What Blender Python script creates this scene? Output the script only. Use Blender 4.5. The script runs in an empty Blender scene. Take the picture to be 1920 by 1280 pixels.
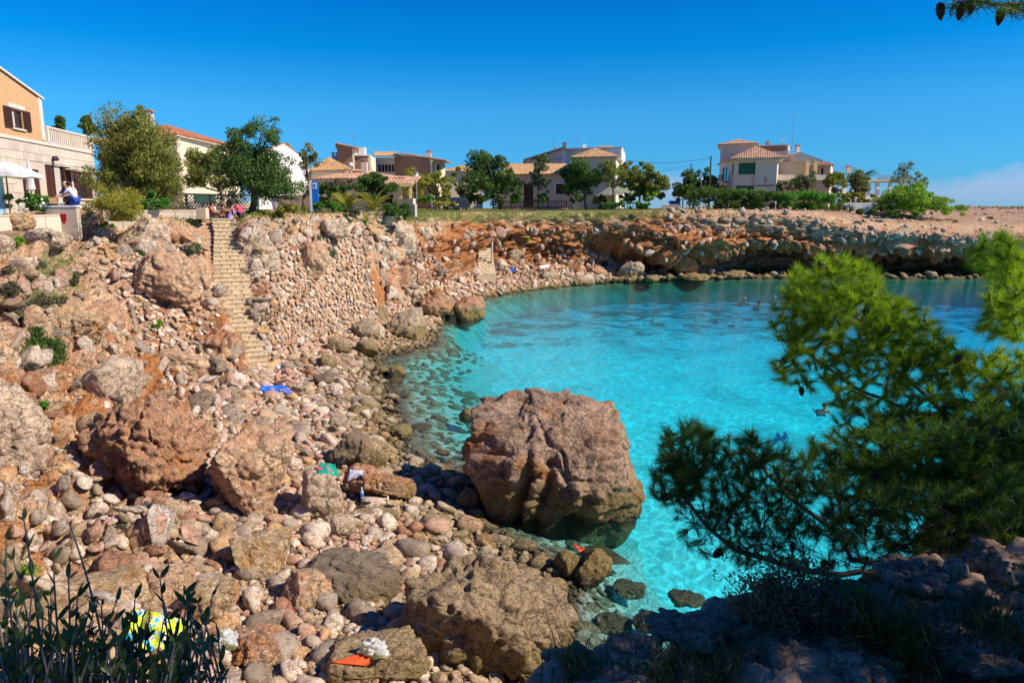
import bpy, bmesh, math, random
import numpy as np
from mathutils import Vector, Matrix, noise as mnoise
from mathutils.bvhtree import BVHTree
from mathutils.geometry import tessellate_polygon

scene = bpy.context.scene
COL = scene.collection
R = math.radians
# ------------------------------------------------------------ camera
HC = 8.0                       # camera height above the sea
PITCH = math.atan(252 / 1400)
cam_data = bpy.data.cameras.new('camera')
cam = bpy.data.objects.new('camera', cam_data)
COL.objects.link(cam)
cam.location = (0, 0, HC)
cam.rotation_euler = (math.pi / 2 - PITCH, 0, 0)
cam_data.sensor_width = 36
cam_data.lens = 36 * 1400 / 1920
cam_data.clip_start = 0.05
cam_data.clip_end = 20000
scene.camera = cam
# ------------------------------------------------------------ sun and sky
SUN_EL, SUN_AZ = R(40), R(105)          # azimuth measured clockwise from +Y (the view direction)
SUNV = Vector((math.sin(SUN_AZ) * math.cos(SUN_EL), math.cos(SUN_AZ) * math.cos(SUN_EL), math.sin(SUN_EL)))
sd = bpy.data.lights.new('sun', 'SUN')
sd.energy = 5.0
sd.angle = R(0.53)
sd.color = (1.0, 0.90, 0.74)
sun = bpy.data.objects.new('sun', sd)
COL.objects.link(sun)
sun.rotation_euler = SUNV.to_track_quat('Z', 'Y').to_euler()
world = bpy.data.worlds.new('World')
scene.world = world
world.use_nodes = True
wn, wl = world.node_tree.nodes, world.node_tree.links
wn.clear()
wo = wn.new('ShaderNodeOutputWorld')
bg = wn.new('ShaderNodeBackground')
bg.inputs['Strength'].default_value = 0.068
sky = wn.new('ShaderNodeTexSky')
sky.sky_type = 'NISHITA'
sky.sun_disc = False
sky.sun_elevation = SUN_EL
sky.sun_rotation = SUN_AZ
sky.air_density = 1.0
sky.dust_density = 0.0
sky.ozone_density = 3.0
hs = wn.new('ShaderNodeHueSaturation')
hs.inputs['Hue'].default_value = 0.5
hs.inputs['Saturation'].default_value = 1.0
hs.inputs['Value'].default_value = 1.0
wl.new(sky.outputs[0], hs.inputs['Color'])
# low bank of pinkish cloud over the sea, all the way round the horizon
tc = wn.new('ShaderNodeTexCoord')
sp = wn.new('ShaderNodeSeparateXYZ')
wl.new(tc.outputs['Generated'], sp.inputs[0])
mp = wn.new('ShaderNodeMapping')
mp.inputs['Scale'].default_value = (9, 9, 16)
wl.new(tc.outputs['Generated'], mp.inputs[0])
cn = wn.new('ShaderNodeTexNoise')
cn.inputs['Scale'].default_value = 1.0
cn.inputs['Detail'].default_value = 7
cn.inputs['Roughness'].default_value = 0.55
wl.new(mp.outputs[0], cn.inputs['Vector'])
mp2 = wn.new('ShaderNodeMapping')
mp2.inputs['Scale'].default_value = (2.2, 2.2, 0.0)
mp2.inputs['Location'].default_value = (0.35, 0.0, 0.0)
wl.new(tc.outputs['Generated'], mp2.inputs[0])
cn2 = wn.new('ShaderNodeTexNoise')
cn2.inputs['Scale'].default_value = 1.0
cn2.inputs['Detail'].default_value = 2
wl.new(mp2.outputs[0], cn2.inputs['Vector'])
def wmath(op, a, b):
    n = wn.new('ShaderNodeMath'); n.operation = op
    for i, v in enumerate((a, b)):
        if isinstance(v, (int, float)): n.inputs[i].default_value = v
        else: wl.new(v, n.inputs[i])
    return n.outputs[0]
top = wmath('ADD', wmath('MULTIPLY', cn.outputs['Fac'], 0.075), wmath('MULTIPLY', cn2.outputs['Fac'], 0.10))
# cloud where elevation is under the lumpy top line
dif = wmath('SUBTRACT', wmath('SUBTRACT', top, 0.050), sp.outputs['Z'])
cm = wn.new('ShaderNodeMapRange')
cm.inputs['From Min'].default_value = 0.0
cm.inputs['From Max'].default_value = 0.014
cm.inputs['To Min'].default_value = 0.0
cm.inputs['To Max'].default_value = 0.75
wl.new(dif, cm.inputs['Value'])
fade = wn.new('ShaderNodeMapRange')
fade.inputs['From Min'].default_value = 0.0
fade.inputs['From Max'].default_value = 0.05
fade.inputs['To Min'].default_value = 0.35
fade.inputs['To Max'].default_value = 1.0
wl.new(sp.outputs['Z'], fade.inputs['Value'])
cfac = wmath('MULTIPLY', cm.outputs[0], fade.outputs[0])
# deeply polarised blue, paler towards the horizon
tr_ = wn.new('ShaderNodeValToRGB')
te = tr_.color_ramp.elements
te.new(0.5); te.new(0.5); te.new(0.5)
for e_, (p_, c_) in zip(te, [(0.0, (0.12, 0.43, 0.92, 1)), (0.12, (0.11, 0.56, 0.93, 1)), (0.19, (0.005, 0.50, 0.94, 1)), (0.30, (0.0, 0.36, 0.95, 1)), (0.6, (0.06, 0.40, 1.0, 1))]):
    e_.position = p_; e_.color = c_
wl.new(sp.outputs['Z'], tr_.inputs[0])
tm = wn.new('ShaderNodeMix'); tm.data_type = 'RGBA'; tm.blend_type = 'MULTIPLY'
tm.inputs[0].default_value = 1.0
wl.new(hs.outputs[0], tm.inputs[6]); wl.new(tr_.outputs[0], tm.inputs[7])
tv = wn.new('ShaderNodeVectorMath'); tv.operation = 'SCALE'
tv.inputs['Scale'].default_value = 1.65
wl.new(tm.outputs[2], tv.inputs[0])
cmix = wn.new('ShaderNodeMix'); cmix.data_type = 'RGBA'
wl.new(cfac, cmix.inputs[0])
wl.new(tv.outputs[0], cmix.inputs[6])
cmix.inputs[7].default_value = (6.2, 6.2, 8.8, 1)
wl.new(cmix.outputs[2], bg.inputs['Color'])
wl.new(bg.outputs[0], wo.inputs['Surface'])
# ------------------------------------------------------------ picture settings
scene.render.engine = 'CYCLES'
scene.cycles.use_denoising = True
scene.cycles.max_bounces = 6
scene.cycles.diffuse_bounces = 2
scene.cycles.glossy_bounces = 2
scene.cycles.transmission_bounces = 4
scene.cycles.transparent_max_bounces = 12
scene.cycles.sample_clamp_indirect = 4
scene.view_settings.view_transform = 'Standard'
scene.view_settings.look = 'None'
scene.view_settings.exposure = 0.38
scene.view_settings.gamma = 1.0
scene.view_settings.use_curve_mapping = False

# ============================================================ helpers
cP, sP = math.cos(PITCH), math.sin(PITCH)
def ray(px, py):
    dx, dy = (px - 960) / 1400, (640 - py) / 1400
    return Vector((dx, cP + dy * sP, -sP + dy * cP))
def W(px, py, z=None, d=None):
    """World point seen at photograph pixel (px, py), at height z or at forward distance d."""
    r = ray(px, py)
    t = (z - HC) / r.z if z is not None else d / r.y
    return Vector((r.x * t, r.y * t, HC + r.z * t))
def mpp(d):            # metres per photograph pixel at forward distance d
    return d / 1400

def _h(ix, iy, iz, s):
    with np.errstate(over='ignore'):
        h = (ix.astype(np.int64) * 374761393 + iy.astype(np.int64) * 668265263 + iz.astype(np.int64) * 2147483647 + s * 974634777) & 0xffffffff
        h = ((h ^ (h >> 13)) * 1274126177) & 0xffffffff
        h = ((h ^ (h >> 16)) * 2246822519) & 0xffffffff
        h = h ^ (h >> 15)
    return (h & 0xffffff) / float(0xffffff)
def vnoise(P, s=0):
    """value noise in -1..1 on an (n,3) array"""
    I = np.floor(P).astype(np.int64); F = P - I
    F = F * F * F * (F * (F * 6 - 15) + 10)
    x, y, z = I[:, 0], I[:, 1], I[:, 2]; fx, fy, fz = F[:, 0], F[:, 1], F[:, 2]
    def c(a, b, d): return _h(x + a, y + b, z + d, s)
    a = c(0,0,0)*(1-fx)+c(1,0,0)*fx; b = c(0,1,0)*(1-fx)+c(1,1,0)*fx
    e = c(0,0,1)*(1-fx)+c(1,0,1)*fx; g = c(0,1,1)*(1-fx)+c(1,1,1)*fx
    return ((a*(1-fy)+b*fy)*(1-fz) + (e*(1-fy)+g*fy)*fz) * 2 - 1
def fbm(P, oct=4, s=0, gain=0.5, ridged=False):
    t = np.zeros(len(P)); a = 1.0; n = 0
    for o in range(oct):
        v = vnoise(P * 2.03 ** o + 17.3 * o, s + o)
        if ridged: v = 1 - 2 * np.abs(v)
        t += a * v; n += a; a *= gain
    return t / n
def worley(P, s=0):
    """F1, F2, cell hash"""
    I = np.floor(P).astype(np.int64)
    f1 = np.full(len(P), 9.0); f2 = np.full(len(P), 9.0); cid = np.zeros(len(P))
    for a in (-1, 0, 1):
        for b in (-1, 0, 1):
            for c in (-1, 0, 1):
                x, y, z = I[:, 0]+a, I[:, 1]+b, I[:, 2]+c
                q = np.stack([x+_h(x,y,z,s+1), y+_h(x,y,z,s+2), z+_h(x,y,z,s+3)], 1)
                d = np.sqrt(((P - q) ** 2).sum(1))
                m = d < f1
                f2 = np.where(m, f1, np.minimum(f2, d))
                cid = np.where(m, _h(x, y, z, s+4), cid)
                f1 = np.where(m, d, f1)
    return f1, f2, cid
def sstep(a, b, x):
    t = np.clip((x - a) / (b - a), 0, 1)
    return t * t * (3 - 2 * t)

# ---- objects
def link(o, parent=None):
    COL.objects.link(o)
    if parent is not None: o.parent = parent
    return o
def tag(o, label=None, cat=None, group=None, kind=None):
    if label: o['label'] = label
    if cat: o['category'] = cat
    if group: o['group'] = group
    if kind: o['kind'] = kind
    return o
def empty(name, loc, rz=0.0, **k):
    o = bpy.data.objects.new(name, None)
    o.empty_display_size = 0.2
    o.location = loc; o.rotation_euler = (0, 0, rz)
    link(o); tag(o, **k)
    return o
def mesh_np(name, V, F, mat=None, smooth=False):
    """V (n,3); F (m,3) or (m,4) int array"""
    me = bpy.data.meshes.new(name)
    V = np.asarray(V, dtype=np.float32); F = np.asarray(F, dtype=np.int32)
    me.vertices.add(len(V)); me.vertices.foreach_set('co', V.ravel())
    k = F.shape[1]
    me.loops.add(F.size); me.loops.foreach_set('vertex_index', F.ravel())
    me.polygons.add(len(F))
    me.polygons.foreach_set('loop_start', np.arange(0, F.size, k, dtype=np.int32))
    me.polygons.foreach_set('loop_total', np.full(len(F), k, dtype=np.int32))
    if smooth: me.polygons.foreach_set('use_smooth', np.ones(len(F), dtype=bool))
    me.update(calc_edges=True)
    if mat is not None: me.materials.append(mat)
    return me
def obj(name, me, parent=None, **k):
    o = bpy.data.objects.new(name, me); link(o, parent); tag(o, **k); return o
def attr_f(me, name, vals):
    a = me.attributes.new(name, 'FLOAT', 'POINT')
    a.data.foreach_set('value', np.asarray(vals, dtype=np.float32))

class MB:
    """collects simple solids; build() makes one mesh object"""
    def __init__(s): s.v = []; s.f = []
    def add(s, vs, fs):
        n = len(s.v); s.v += [tuple(v) for v in vs]; s.f += [tuple(i + n for i in f) for f in fs]; return s
    def box(s, c, d, rz=0.0, rx=0.0, ry=0.0):
        m = Matrix.Translation(c) @ Matrix.Rotation(rz, 4, 'Z') @ Matrix.Rotation(rx, 4, 'X') @ Matrix.Rotation(ry, 4, 'Y')
        h = [x / 2 for x in d]
        vs = [m @ Vector((a * h[0], b * h[1], e * h[2])) for a in (-1, 1) for b in (-1, 1) for e in (-1, 1)]
        return s.add(vs, [(0,1,3,2),(4,6,7,5),(0,4,5,1),(2,3,7,6),(0,2,6,4),(1,5,7,3)])
    def tube(s, pts, rs, n=6, cap=True):
        pts = [Vector(p) for p in pts]
        if isinstance(rs, (int, float)): rs = [rs] * len(pts)
        vs = []; fs = []
        for i, p in enumerate(pts):
            t = (pts[min(i+1, len(pts)-1)] - pts[max(i-1, 0)])
            if t.length < 1e-9: t = Vector((0, 0, 1))
            t.normalize()
            a = t.cross(Vector((0, 0, 1)) if abs(t.z) < 0.9 else Vector((1, 0, 0))).normalized(); b = t.cross(a)
            for k in range(n):
                an = 2 * math.pi * k / n
                vs.append(p + (a * math.cos(an) + b * math.sin(an)) * rs[i])
        for i in range(len(pts) - 1):
            for k in range(n):
                fs.append((i*n+k, i*n+(k+1)%n, (i+1)*n+(k+1)%n, (i+1)*n+k))
        if cap:
            fs.append(tuple(range(n))); fs.append(tuple((len(pts)-1)*n + k for k in reversed(range(n))))
        return s.add(vs, fs)
    def lathe(s, c, prof, n=16, sx=1, sy=1):
        vs = []; fs = []
        for r, z in prof:
            for k in range(n):
                an = 2 * math.pi * k / n
                vs.append((c[0] + r * sx * math.cos(an), c[1] + r * sy * math.sin(an), c[2] + z))
        for i in range(len(prof) - 1):
            for k in range(n):
                fs.append((i*n+k, i*n+(k+1)%n, (i+1)*n+(k+1)%n, (i+1)*n+k))
        fs.append(tuple(range(n))[::-1]); fs.append(tuple((len(prof)-1)*n + k for k in range(n)))
        return s.add(vs, fs)
    def prism(s, poly, vec):
        n = len(poly); v = Vector(vec)
        vs = [Vector(p) for p in poly] + [Vector(p) + v for p in poly]
        fs = [tuple(range(n)), tuple(range(2*n-1, n-1, -1))] + [(i, (i+1)%n, n+(i+1)%n, n+i) for i in range(n)]
        return s.add(vs, fs)
    def mesh(s, name, mat=None, smooth=False):
        me = bpy.data.meshes.new(name); me.from_pydata(s.v, [], s.f)
        bm = bmesh.new(); bm.from_mesh(me); bmesh.ops.recalc_face_normals(bm, faces=bm.faces); bm.to_mesh(me); bm.free()
        if mat is not None: me.materials.append(mat)
        if smooth:
            for p in me.polygons: p.use_smooth = True
        return me
    def build(s, name, mat, parent=None, smooth=False, **k):
        return obj(name, s.mesh(name, mat, smooth), parent, **k)
# ============================================================ materials
class NT:
    def __init__(s, name):
        s.m = bpy.data.materials.new(name); s.m.use_nodes = True
        s.t = s.m.node_tree; s.t.nodes.clear()
        s.out = s.t.nodes.new('ShaderNodeOutputMaterial')
    def n(s, typ, props=None, **ins):
        nd = s.t.nodes.new('ShaderNode' + typ)
        for k, v in (props or {}).items(): setattr(nd, k, v)
        for k, v in ins.items():
            key = k.replace('_', ' ')
            if key.isdigit(): key = int(key)
            elif key[0] == 'i' and key[1:].isdigit(): key = int(key[1:])
            s.put(nd.inputs[key], v)
        return nd
    def put(s, sock, v):
        if isinstance(v, bpy.types.NodeSocket): s.t.links.new(v, sock)
        elif isinstance(v, bpy.types.Node): s.t.links.new(v.outputs[0], sock)
        else:
            if isinstance(v, tuple) and len(v) == 3 and sock.type == 'RGBA': v = (*v, 1)
            sock.default_value = v
    def math(s, op, a, b=0.0, clamp=False):
        nd = s.t.nodes.new('ShaderNodeMath'); nd.operation = op; nd.use_clamp = clamp
        s.put(nd.inputs[0], a); s.put(nd.inputs[1], b); return nd.outputs[0]
    def mix(s, f, a, b, mode='MIX'):
        nd = s.t.nodes.new('ShaderNodeMix'); nd.data_type = 'RGBA'; nd.blend_type = mode
        s.put(nd.inputs[0], f); s.put(nd.inputs[6], a); s.put(nd.inputs[7], b); return nd.outputs[2]
    def ramp(s, f, stops, interp='LINEAR'):
        nd = s.t.nodes.new('ShaderNodeValToRGB'); nd.color_ramp.interpolation = interp
        e = nd.color_ramp.elements
        while len(e) < len(stops): e.new(0.5)
        for i, (p, c) in enumerate(stops):
            e[i].position = p
            e[i].color = (c, c, c, 1) if isinstance(c, (int, float)) else (*c, 1)
        s.put(nd.inputs[0], f); return nd.outputs[0]
    def mr(s, v, a, b, c=0.0, d=1.0, smooth=False):
        nd = s.t.nodes.new('ShaderNodeMapRange')
        if smooth: nd.interpolation_type = 'SMOOTHSTEP'
        for i, x in enumerate((v, a, b, c, d)): s.put(nd.inputs[i], x)
        return nd.outputs[0]
    def noise(s, vec, scale, detail=4, rough=0.5, dist=0.0):
        nd = s.n('TexNoise', None, Scale=scale, Detail=detail, Roughness=rough, Distortion=dist)
        s.put(nd.inputs['Vector'], vec); return nd.outputs['Fac']
    def vor(s, vec, scale, feature='F1', out='Distance', rnd=1.0):
        nd = s.n('TexVoronoi', {'feature': feature}, Scale=scale, Randomness=rnd)
        s.put(nd.inputs['Vector'], vec); return nd.outputs[out]
    def pos(s): return s.n('NewGeometry').outputs['Position']
    def objc(s): return s.n('TexCoord').outputs['Object']
    def gen(s, what): return s.n('NewGeometry').outputs[what]
    def bump(s, h, strength=0.5, dist=0.05, normal=None):
        nd = s.n('Bump', None, Strength=strength, Distance=dist, Height=h)
        if normal is not None: s.put(nd.inputs['Normal'], normal)
        return nd.outputs[0]
    def bsdf(s, color, rough=0.8, normal=None, metallic=0.0, spec=0.4, **k):
        nd = s.n('BsdfPrincipled', None, Base_Color=color, Roughness=rough, Metallic=metallic)
        nd.inputs['Specular IOR Level'].default_value = spec
        if normal is not None: s.put(nd.inputs['Normal'], normal)
        for kk, v in k.items(): s.put(nd.inputs[kk.replace('_', ' ')], v)
        s.t.links.new(nd.outputs[0], s.out.inputs['Surface']); return nd
def plain(name, col, rough=0.7, var=0.12, scale=3.0, bump=0.15, metallic=0.0, bs=20.0, spec=0.4):
    t = NT(name); p = t.pos()
    n = t.noise(p, scale, 5, 0.6)
    c = t.mix(1.0, col, t.ramp(n, [(0.25, 1 - var * 2), (0.75, 1 + var)]), 'MULTIPLY')
    t.bsdf(c, rough, t.bump(t.noise(p, bs, 4), bump, 0.02) if bump else None, metallic, spec)
    return t.m

CREAM, PINK, GREY, ORNG, REDD, OCHR, DARK = (0.72,0.49,0.29), (0.62,0.34,0.19), (0.34,0.235,0.165), (0.50,0.155,0.04), (0.26,0.07,0.025), (0.50,0.29,0.09), (0.10,0.075,0.055)
def weed(t, p):
    sp_ = t.n('SeparateXYZ', None, Vector=p); yy = t.math('ADD', sp_.outputs['Y'], t.math('MULTIPLY', sp_.outputs['X'], -0.22))
    reg = t.mr(yy, 42, 60, 0.0, 1.0, True); pm = t.noise(t.n('Mapping', None, Vector=p, Scale=(0.8, 1.0, 0)).outputs[0], 0.30, 10, 0.78, 1.1)
    return t.ramp(t.math('ADD', pm, t.math('MULTIPLY', reg, 0.15)), [(0.60, 0.0), (0.70, 0.9)])
def rock(name, base=PINK, second=CREAM, stain=ORNG, stain_amt=0.35, sc=1.0, algae=0.55, use_attr=False, island=False, pit=1.0, grain_dir=None, bd=1.0):
    t = NT(name)
    p = t.pos() if (use_attr or island) else t.objc()
    wz = t.n('SeparateXYZ', None, Vector=t.pos()).outputs['Z']
    if grain_dir:
        p2 = t.n('Mapping', None, Vector=p, Scale=grain_dir, Rotation=(0.3, 0.5, 0.6)).outputs[0]
    else: p2 = p
    n1 = t.noise(p2, 0.9 * sc, 6, 0.62, 0.4)
    n2 = t.noise(p2, 4.5 * sc, 8, 0.7, 0.2)
    n3 = t.noise(p2, 22 * sc, 6, 0.7)
    c = t.mix(t.ramp(n1, [(0.40, 0.0), (0.60, 1.0)]), base, second)
    c = t.mix(t.ramp(n2, [(0.46, 0.0), (0.64, 0.85)]), c, GREY)
    st = t.noise(t.n('Mapping', None, Vector=p, Location=(7, 3, 1), Scale=(1, 1, 0.6)).outputs[0], 0.8 * sc, 7, 0.66, 0.7)
    lo = 0.72 - stain_amt * 0.5
    if use_attr:
        iron = t.n('Attribute', {'attribute_name': 'iron'}).outputs['Fac']
        st = t.math('ADD', st, t.math('MULTIPLY', iron, 0.42))
    c = t.mix(t.ramp(st, [(lo, 0.0), (lo + 0.12, 0.92)]), c, t.mix(n2, stain, t.mix(n3, REDD, OCHR)))
    if island:
        rnd = t.math('FRACT', t.math('ADD', t.gen('Random Per Island'), t.math('MULTIPLY', t.n('ObjectInfo').outputs['Random'], 7.31)))
        hue = t.ramp(rnd, [(0.0, (1.08,0.90,0.74)), (0.20, (0.88,0.55,0.42)), (0.36, (0.72,0.55,0.36)), (0.50, (1.12,0.98,0.82)), (0.64, (0.62,0.54,0.46)), (0.76, (0.95,0.60,0.30)), (0.83, (0.60,0.28,0.17)), (0.89, (0.40,0.34,0.27)), (0.97, (1.05,0.96,0.88))], 'CONSTANT')
        c = t.mix(0.80, c, t.mix(1.0, hue, t.mix(t.ramp(n2, [(0.35, 0.0), (0.62, 1.0)]), (0.36,0.33,0.30), (0.80,0.76,0.72)), 'MULTIPLY'))
    # pits, grain and cracks take a darker colour
    pits = t.ramp(t.noise(p2, 15 * sc, 5, 0.75, 0.6), [(0.33, 0.0), (0.47, 1.0)])
    c = t.mix(t.math('MULTIPLY', t.math('SUBTRACT', 1.0, pits), 0.62 * pit), c, (0.11, 0.075, 0.05))
    c = t.mix(1.0, c, t.ramp(n3, [(0.2, 0.62), (0.5, 1.0), (0.8, 1.28)]), 'MULTIPLY')
    # cracks: thin broken lines, strongest along the bedding; pale scars where flakes broke off
    wob = t.n('TexNoise', None, Scale=2.2 * sc, Detail=5, Roughness=.65, Vector=p2).outputs['Color']
    cv = t.n('Mapping', None, Vector=t.mix(0.45, p2, wob, 'ADD'), Scale=(1, 1, 1.9)).outputs[0]
    ck = t.vor(cv, 1.5 * sc, 'DISTANCE_TO_EDGE')
    crack = t.math('MULTIPLY', t.mr(ck, 0.0, 0.045, 1.0, 0.0), t.mr(n1, 0.42, 0.56, 0.0, 1.0))
    c = t.mix(t.math('MULTIPLY', crack, 0.7), c, (0.07, 0.05, 0.035))
    scar = t.ramp(t.noise(t.n('Mapping', None, Vector=p2, Location=(3, 9, 4)).outputs[0], 1.7 * sc, 7, 0.72, 1.2), [(0.60, 0.0), (0.66, 0.55)])
    c = t.mix(scar, c, (0.74, 0.60, 0.46))
    if use_attr:
        gr = t.n('Attribute', {'attribute_name': 'grass'}).outputs['Fac']
        gn = t.noise(t.pos(), 1.3, 6, 0.7)
        gm = t.ramp(t.math('ADD', gr, t.math('MULTIPLY', t.math('SUBTRACT', gn, 0.5), 1.1)), [(0.45, 0.0), (0.62, 1.0)])
        gcol = t.ramp(t.noise(t.pos(), 3.3, 5, 0.7), [(0.25, (0.10,0.13,0.025)), (0.45, (0.16,0.19,0.04)), (0.60, (0.26,0.21,0.09)), (0.75, (0.30,0.20,0.10))])
        c = t.mix(gm, c, gcol)
        so = t.n('Attribute', {'attribute_name': 'soil'}).outputs['Fac']
        scol = t.ramp(t.noise(t.pos(), 1.6, 7, 0.7), [(0.28, (0.16,0.11,0.07)), (0.42, (0.32,0.19,0.11)), (0.55, (0.44,0.28,0.17)), (0.7, (0.52,0.38,0.26))])
        c = t.mix(t.ramp(t.math('ADD', so, t.math('MULTIPLY', t.math('SUBTRACT', gn, 0.5), 0.9)), [(0.45, 0.0), (0.6, 1.0)]), c, scol)
    if algae:
        zz = t.math('ADD', wz, t.math('MULTIPLY', t.math('SUBTRACT', n2, 0.5), 0.9))
        c = t.mix(t.mr(zz, algae, algae + 0.5, 0.75, 0.0), c, t.mix(n3, (0.11,0.08,0.02), (0.30,0.22,0.055)))
        c = t.mix(t.math('MULTIPLY', t.mr(zz, 0.05, 0.22, 0.85, 0.0), t.mr(wz, -0.45, -0.1, 0.0, 1.0)), c, (0.06, 0.046, 0.025))
        if use_attr:   # under water: pale pebbly sand with brown weedy stones
            un = t.ramp(t.math('ADD', t.math('ADD', t.noise(p, 1.1, 6, 0.7, 0.5), t.math('MULTIPLY', n3, 0.12)), t.mr(wz, -1.2, -0.3, -0.16, 0.02)), [(0.50, (0.80,0.76,0.66)), (0.58, (0.55,0.47,0.33)), (0.68, (0.17,0.12,0.06))])
            c = t.mix(t.mr(wz, -0.35, -0.05, 1.0, 0.0), c, un)
            fy = t.mr(t.math('ADD', t.n('SeparateXYZ', None, Vector=p).outputs['Y'], t.math('MULTIPLY', t.noise(p, .35, 6, .7), 26.0)), 62, 96, 1.0, 0.0)
            c = t.mix(t.math('MULTIPLY', t.mr(wz, -0.35, -0.05, 1.0, 0.0), t.math('SUBTRACT', 1.0, fy)), c, t.mix(n1, (0.07, 0.09, 0.05), (0.26, 0.27, 0.16)))
            c = t.mix(t.math('MULTIPLY', fy, t.mr(t.math('ADD', wz, t.math('MULTIPLY', n1, 0.5)), -0.75, -0.25, 1.0, 0.0)), c, t.mix(weed(t, p), t.mix(n2, (0.66, 0.63, 0.55), (0.84, 0.81, 0.74)), (0.09, 0.13, 0.08)))
    rough = t.mr(wz, 0.0, 0.12, 0.25, 0.88) if algae else 0.88
    h = t.math('SUBTRACT', t.math('ADD', t.math('MULTIPLY', n2, 1.0), t.math('MULTIPLY', pits, 0.35 * pit)), t.math('MULTIPLY', crack, 0.55))
    nb = t.bump(h, 0.9, 0.10 / sc ** 0.5 * bd)
    h2 = t.math('ADD', t.noise(p2, 34 * sc, 5, 0.75), t.math('MULTIPLY', t.vor(p2, 12 * sc), 0.35))
    nb = t.bump(h2, 0.75, 0.03 / sc ** 0.5 * bd, nb)
    t.bsdf(c, rough, nb, 0, 0.25)
    return t.m
M = {}
M['terrain'] = rock('terrain_rock', PINK, CREAM, ORNG, 0.30, 1.0, 0.35, use_attr=True)
M['pebble'] = rock('pebble_stone', CREAM, PINK, OCHR, 0.10, 3.0, 0.12, island=True, pit=0.5, bd=0.5)
M['wall_stone'] = rock('wall_stone', CREAM, PINK, ORNG, 0.2, 2.5, 0, island=True, pit=0.5, bd=0.6)
M['rock_pink'] = rock('rock_pink', PINK, CREAM, ORNG, 0.20, 1.4)
M['rock_orange'] = rock('rock_orange', (0.46,0.23,0.12), PINK, ORNG, 0.40, 1.4)
M['rock_tan'] = rock('rock_tan', (0.46,0.33,0.17), (0.34,0.24,0.13), OCHR, 0.12, 1.4, pit=1.5)
M['rock_rib'] = rock('rock_rib', (0.36,0.27,0.18), (0.24,0.18,0.12), OCHR, 0.06, 1.5, pit=1.3, grain_dir=(0.5, 4.0, 4.0))
M['rock_ochre'] = rock('rock_ochre', (0.52,0.38,0.20), CREAM, (0.55,0.28,0.07), 0.42, 1.2)
M['rock_grey'] = rock('rock_grey', (0.38,0.28,0.18), (0.54,0.42,0.28), OCHR, 0.12, 1.3, algae=0.75)
M['rock_white'] = rock('rock_white', (0.68,0.50,0.36), (0.72,0.54,0.36), ORNG, 0.26, 1.2)
M['rock_big'] = rock('rock_big', (0.64,0.42,0.28), (0.42,0.27,0.18), (0.48,0.19,0.06), 0.42, 1.3, algae=0.7, pit=1.7, bd=1.7)
M['rock_ledge'] = rock('rock_ledge', (0.48,0.31,0.20), (0.68,0.47,0.33), (0.48,0.25,0.12), 0.1, 3.0, algae=0, pit=1.3)
# ============================================================ the cove: one lofted sheet (seabed rim, beach, cliffs, plateau rim)
C0 = Vector((13, 40, 0))
def pt(e):
    if len(e) == 4 and e[0] == 'w': return Vector(e[1:])
    if e[2] == 'c':
        r = ray(e[0], 388); return Vector((r.x / r.y * e[3][0], e[3][0], e[3][1]))
    px, py, kind, v = e
    return W(px, py, z=v) if kind == 'z' else W(px, py, d=v)
def w(x, y, z): return ('w', x, y, z)
def z(px, py, v): return (px, py, 'z', v)
def d(px, py, v): return (px, py, 'd', v)
def c(px, dd, zz): return (px, 0, 'c', (dd, zz))
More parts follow.
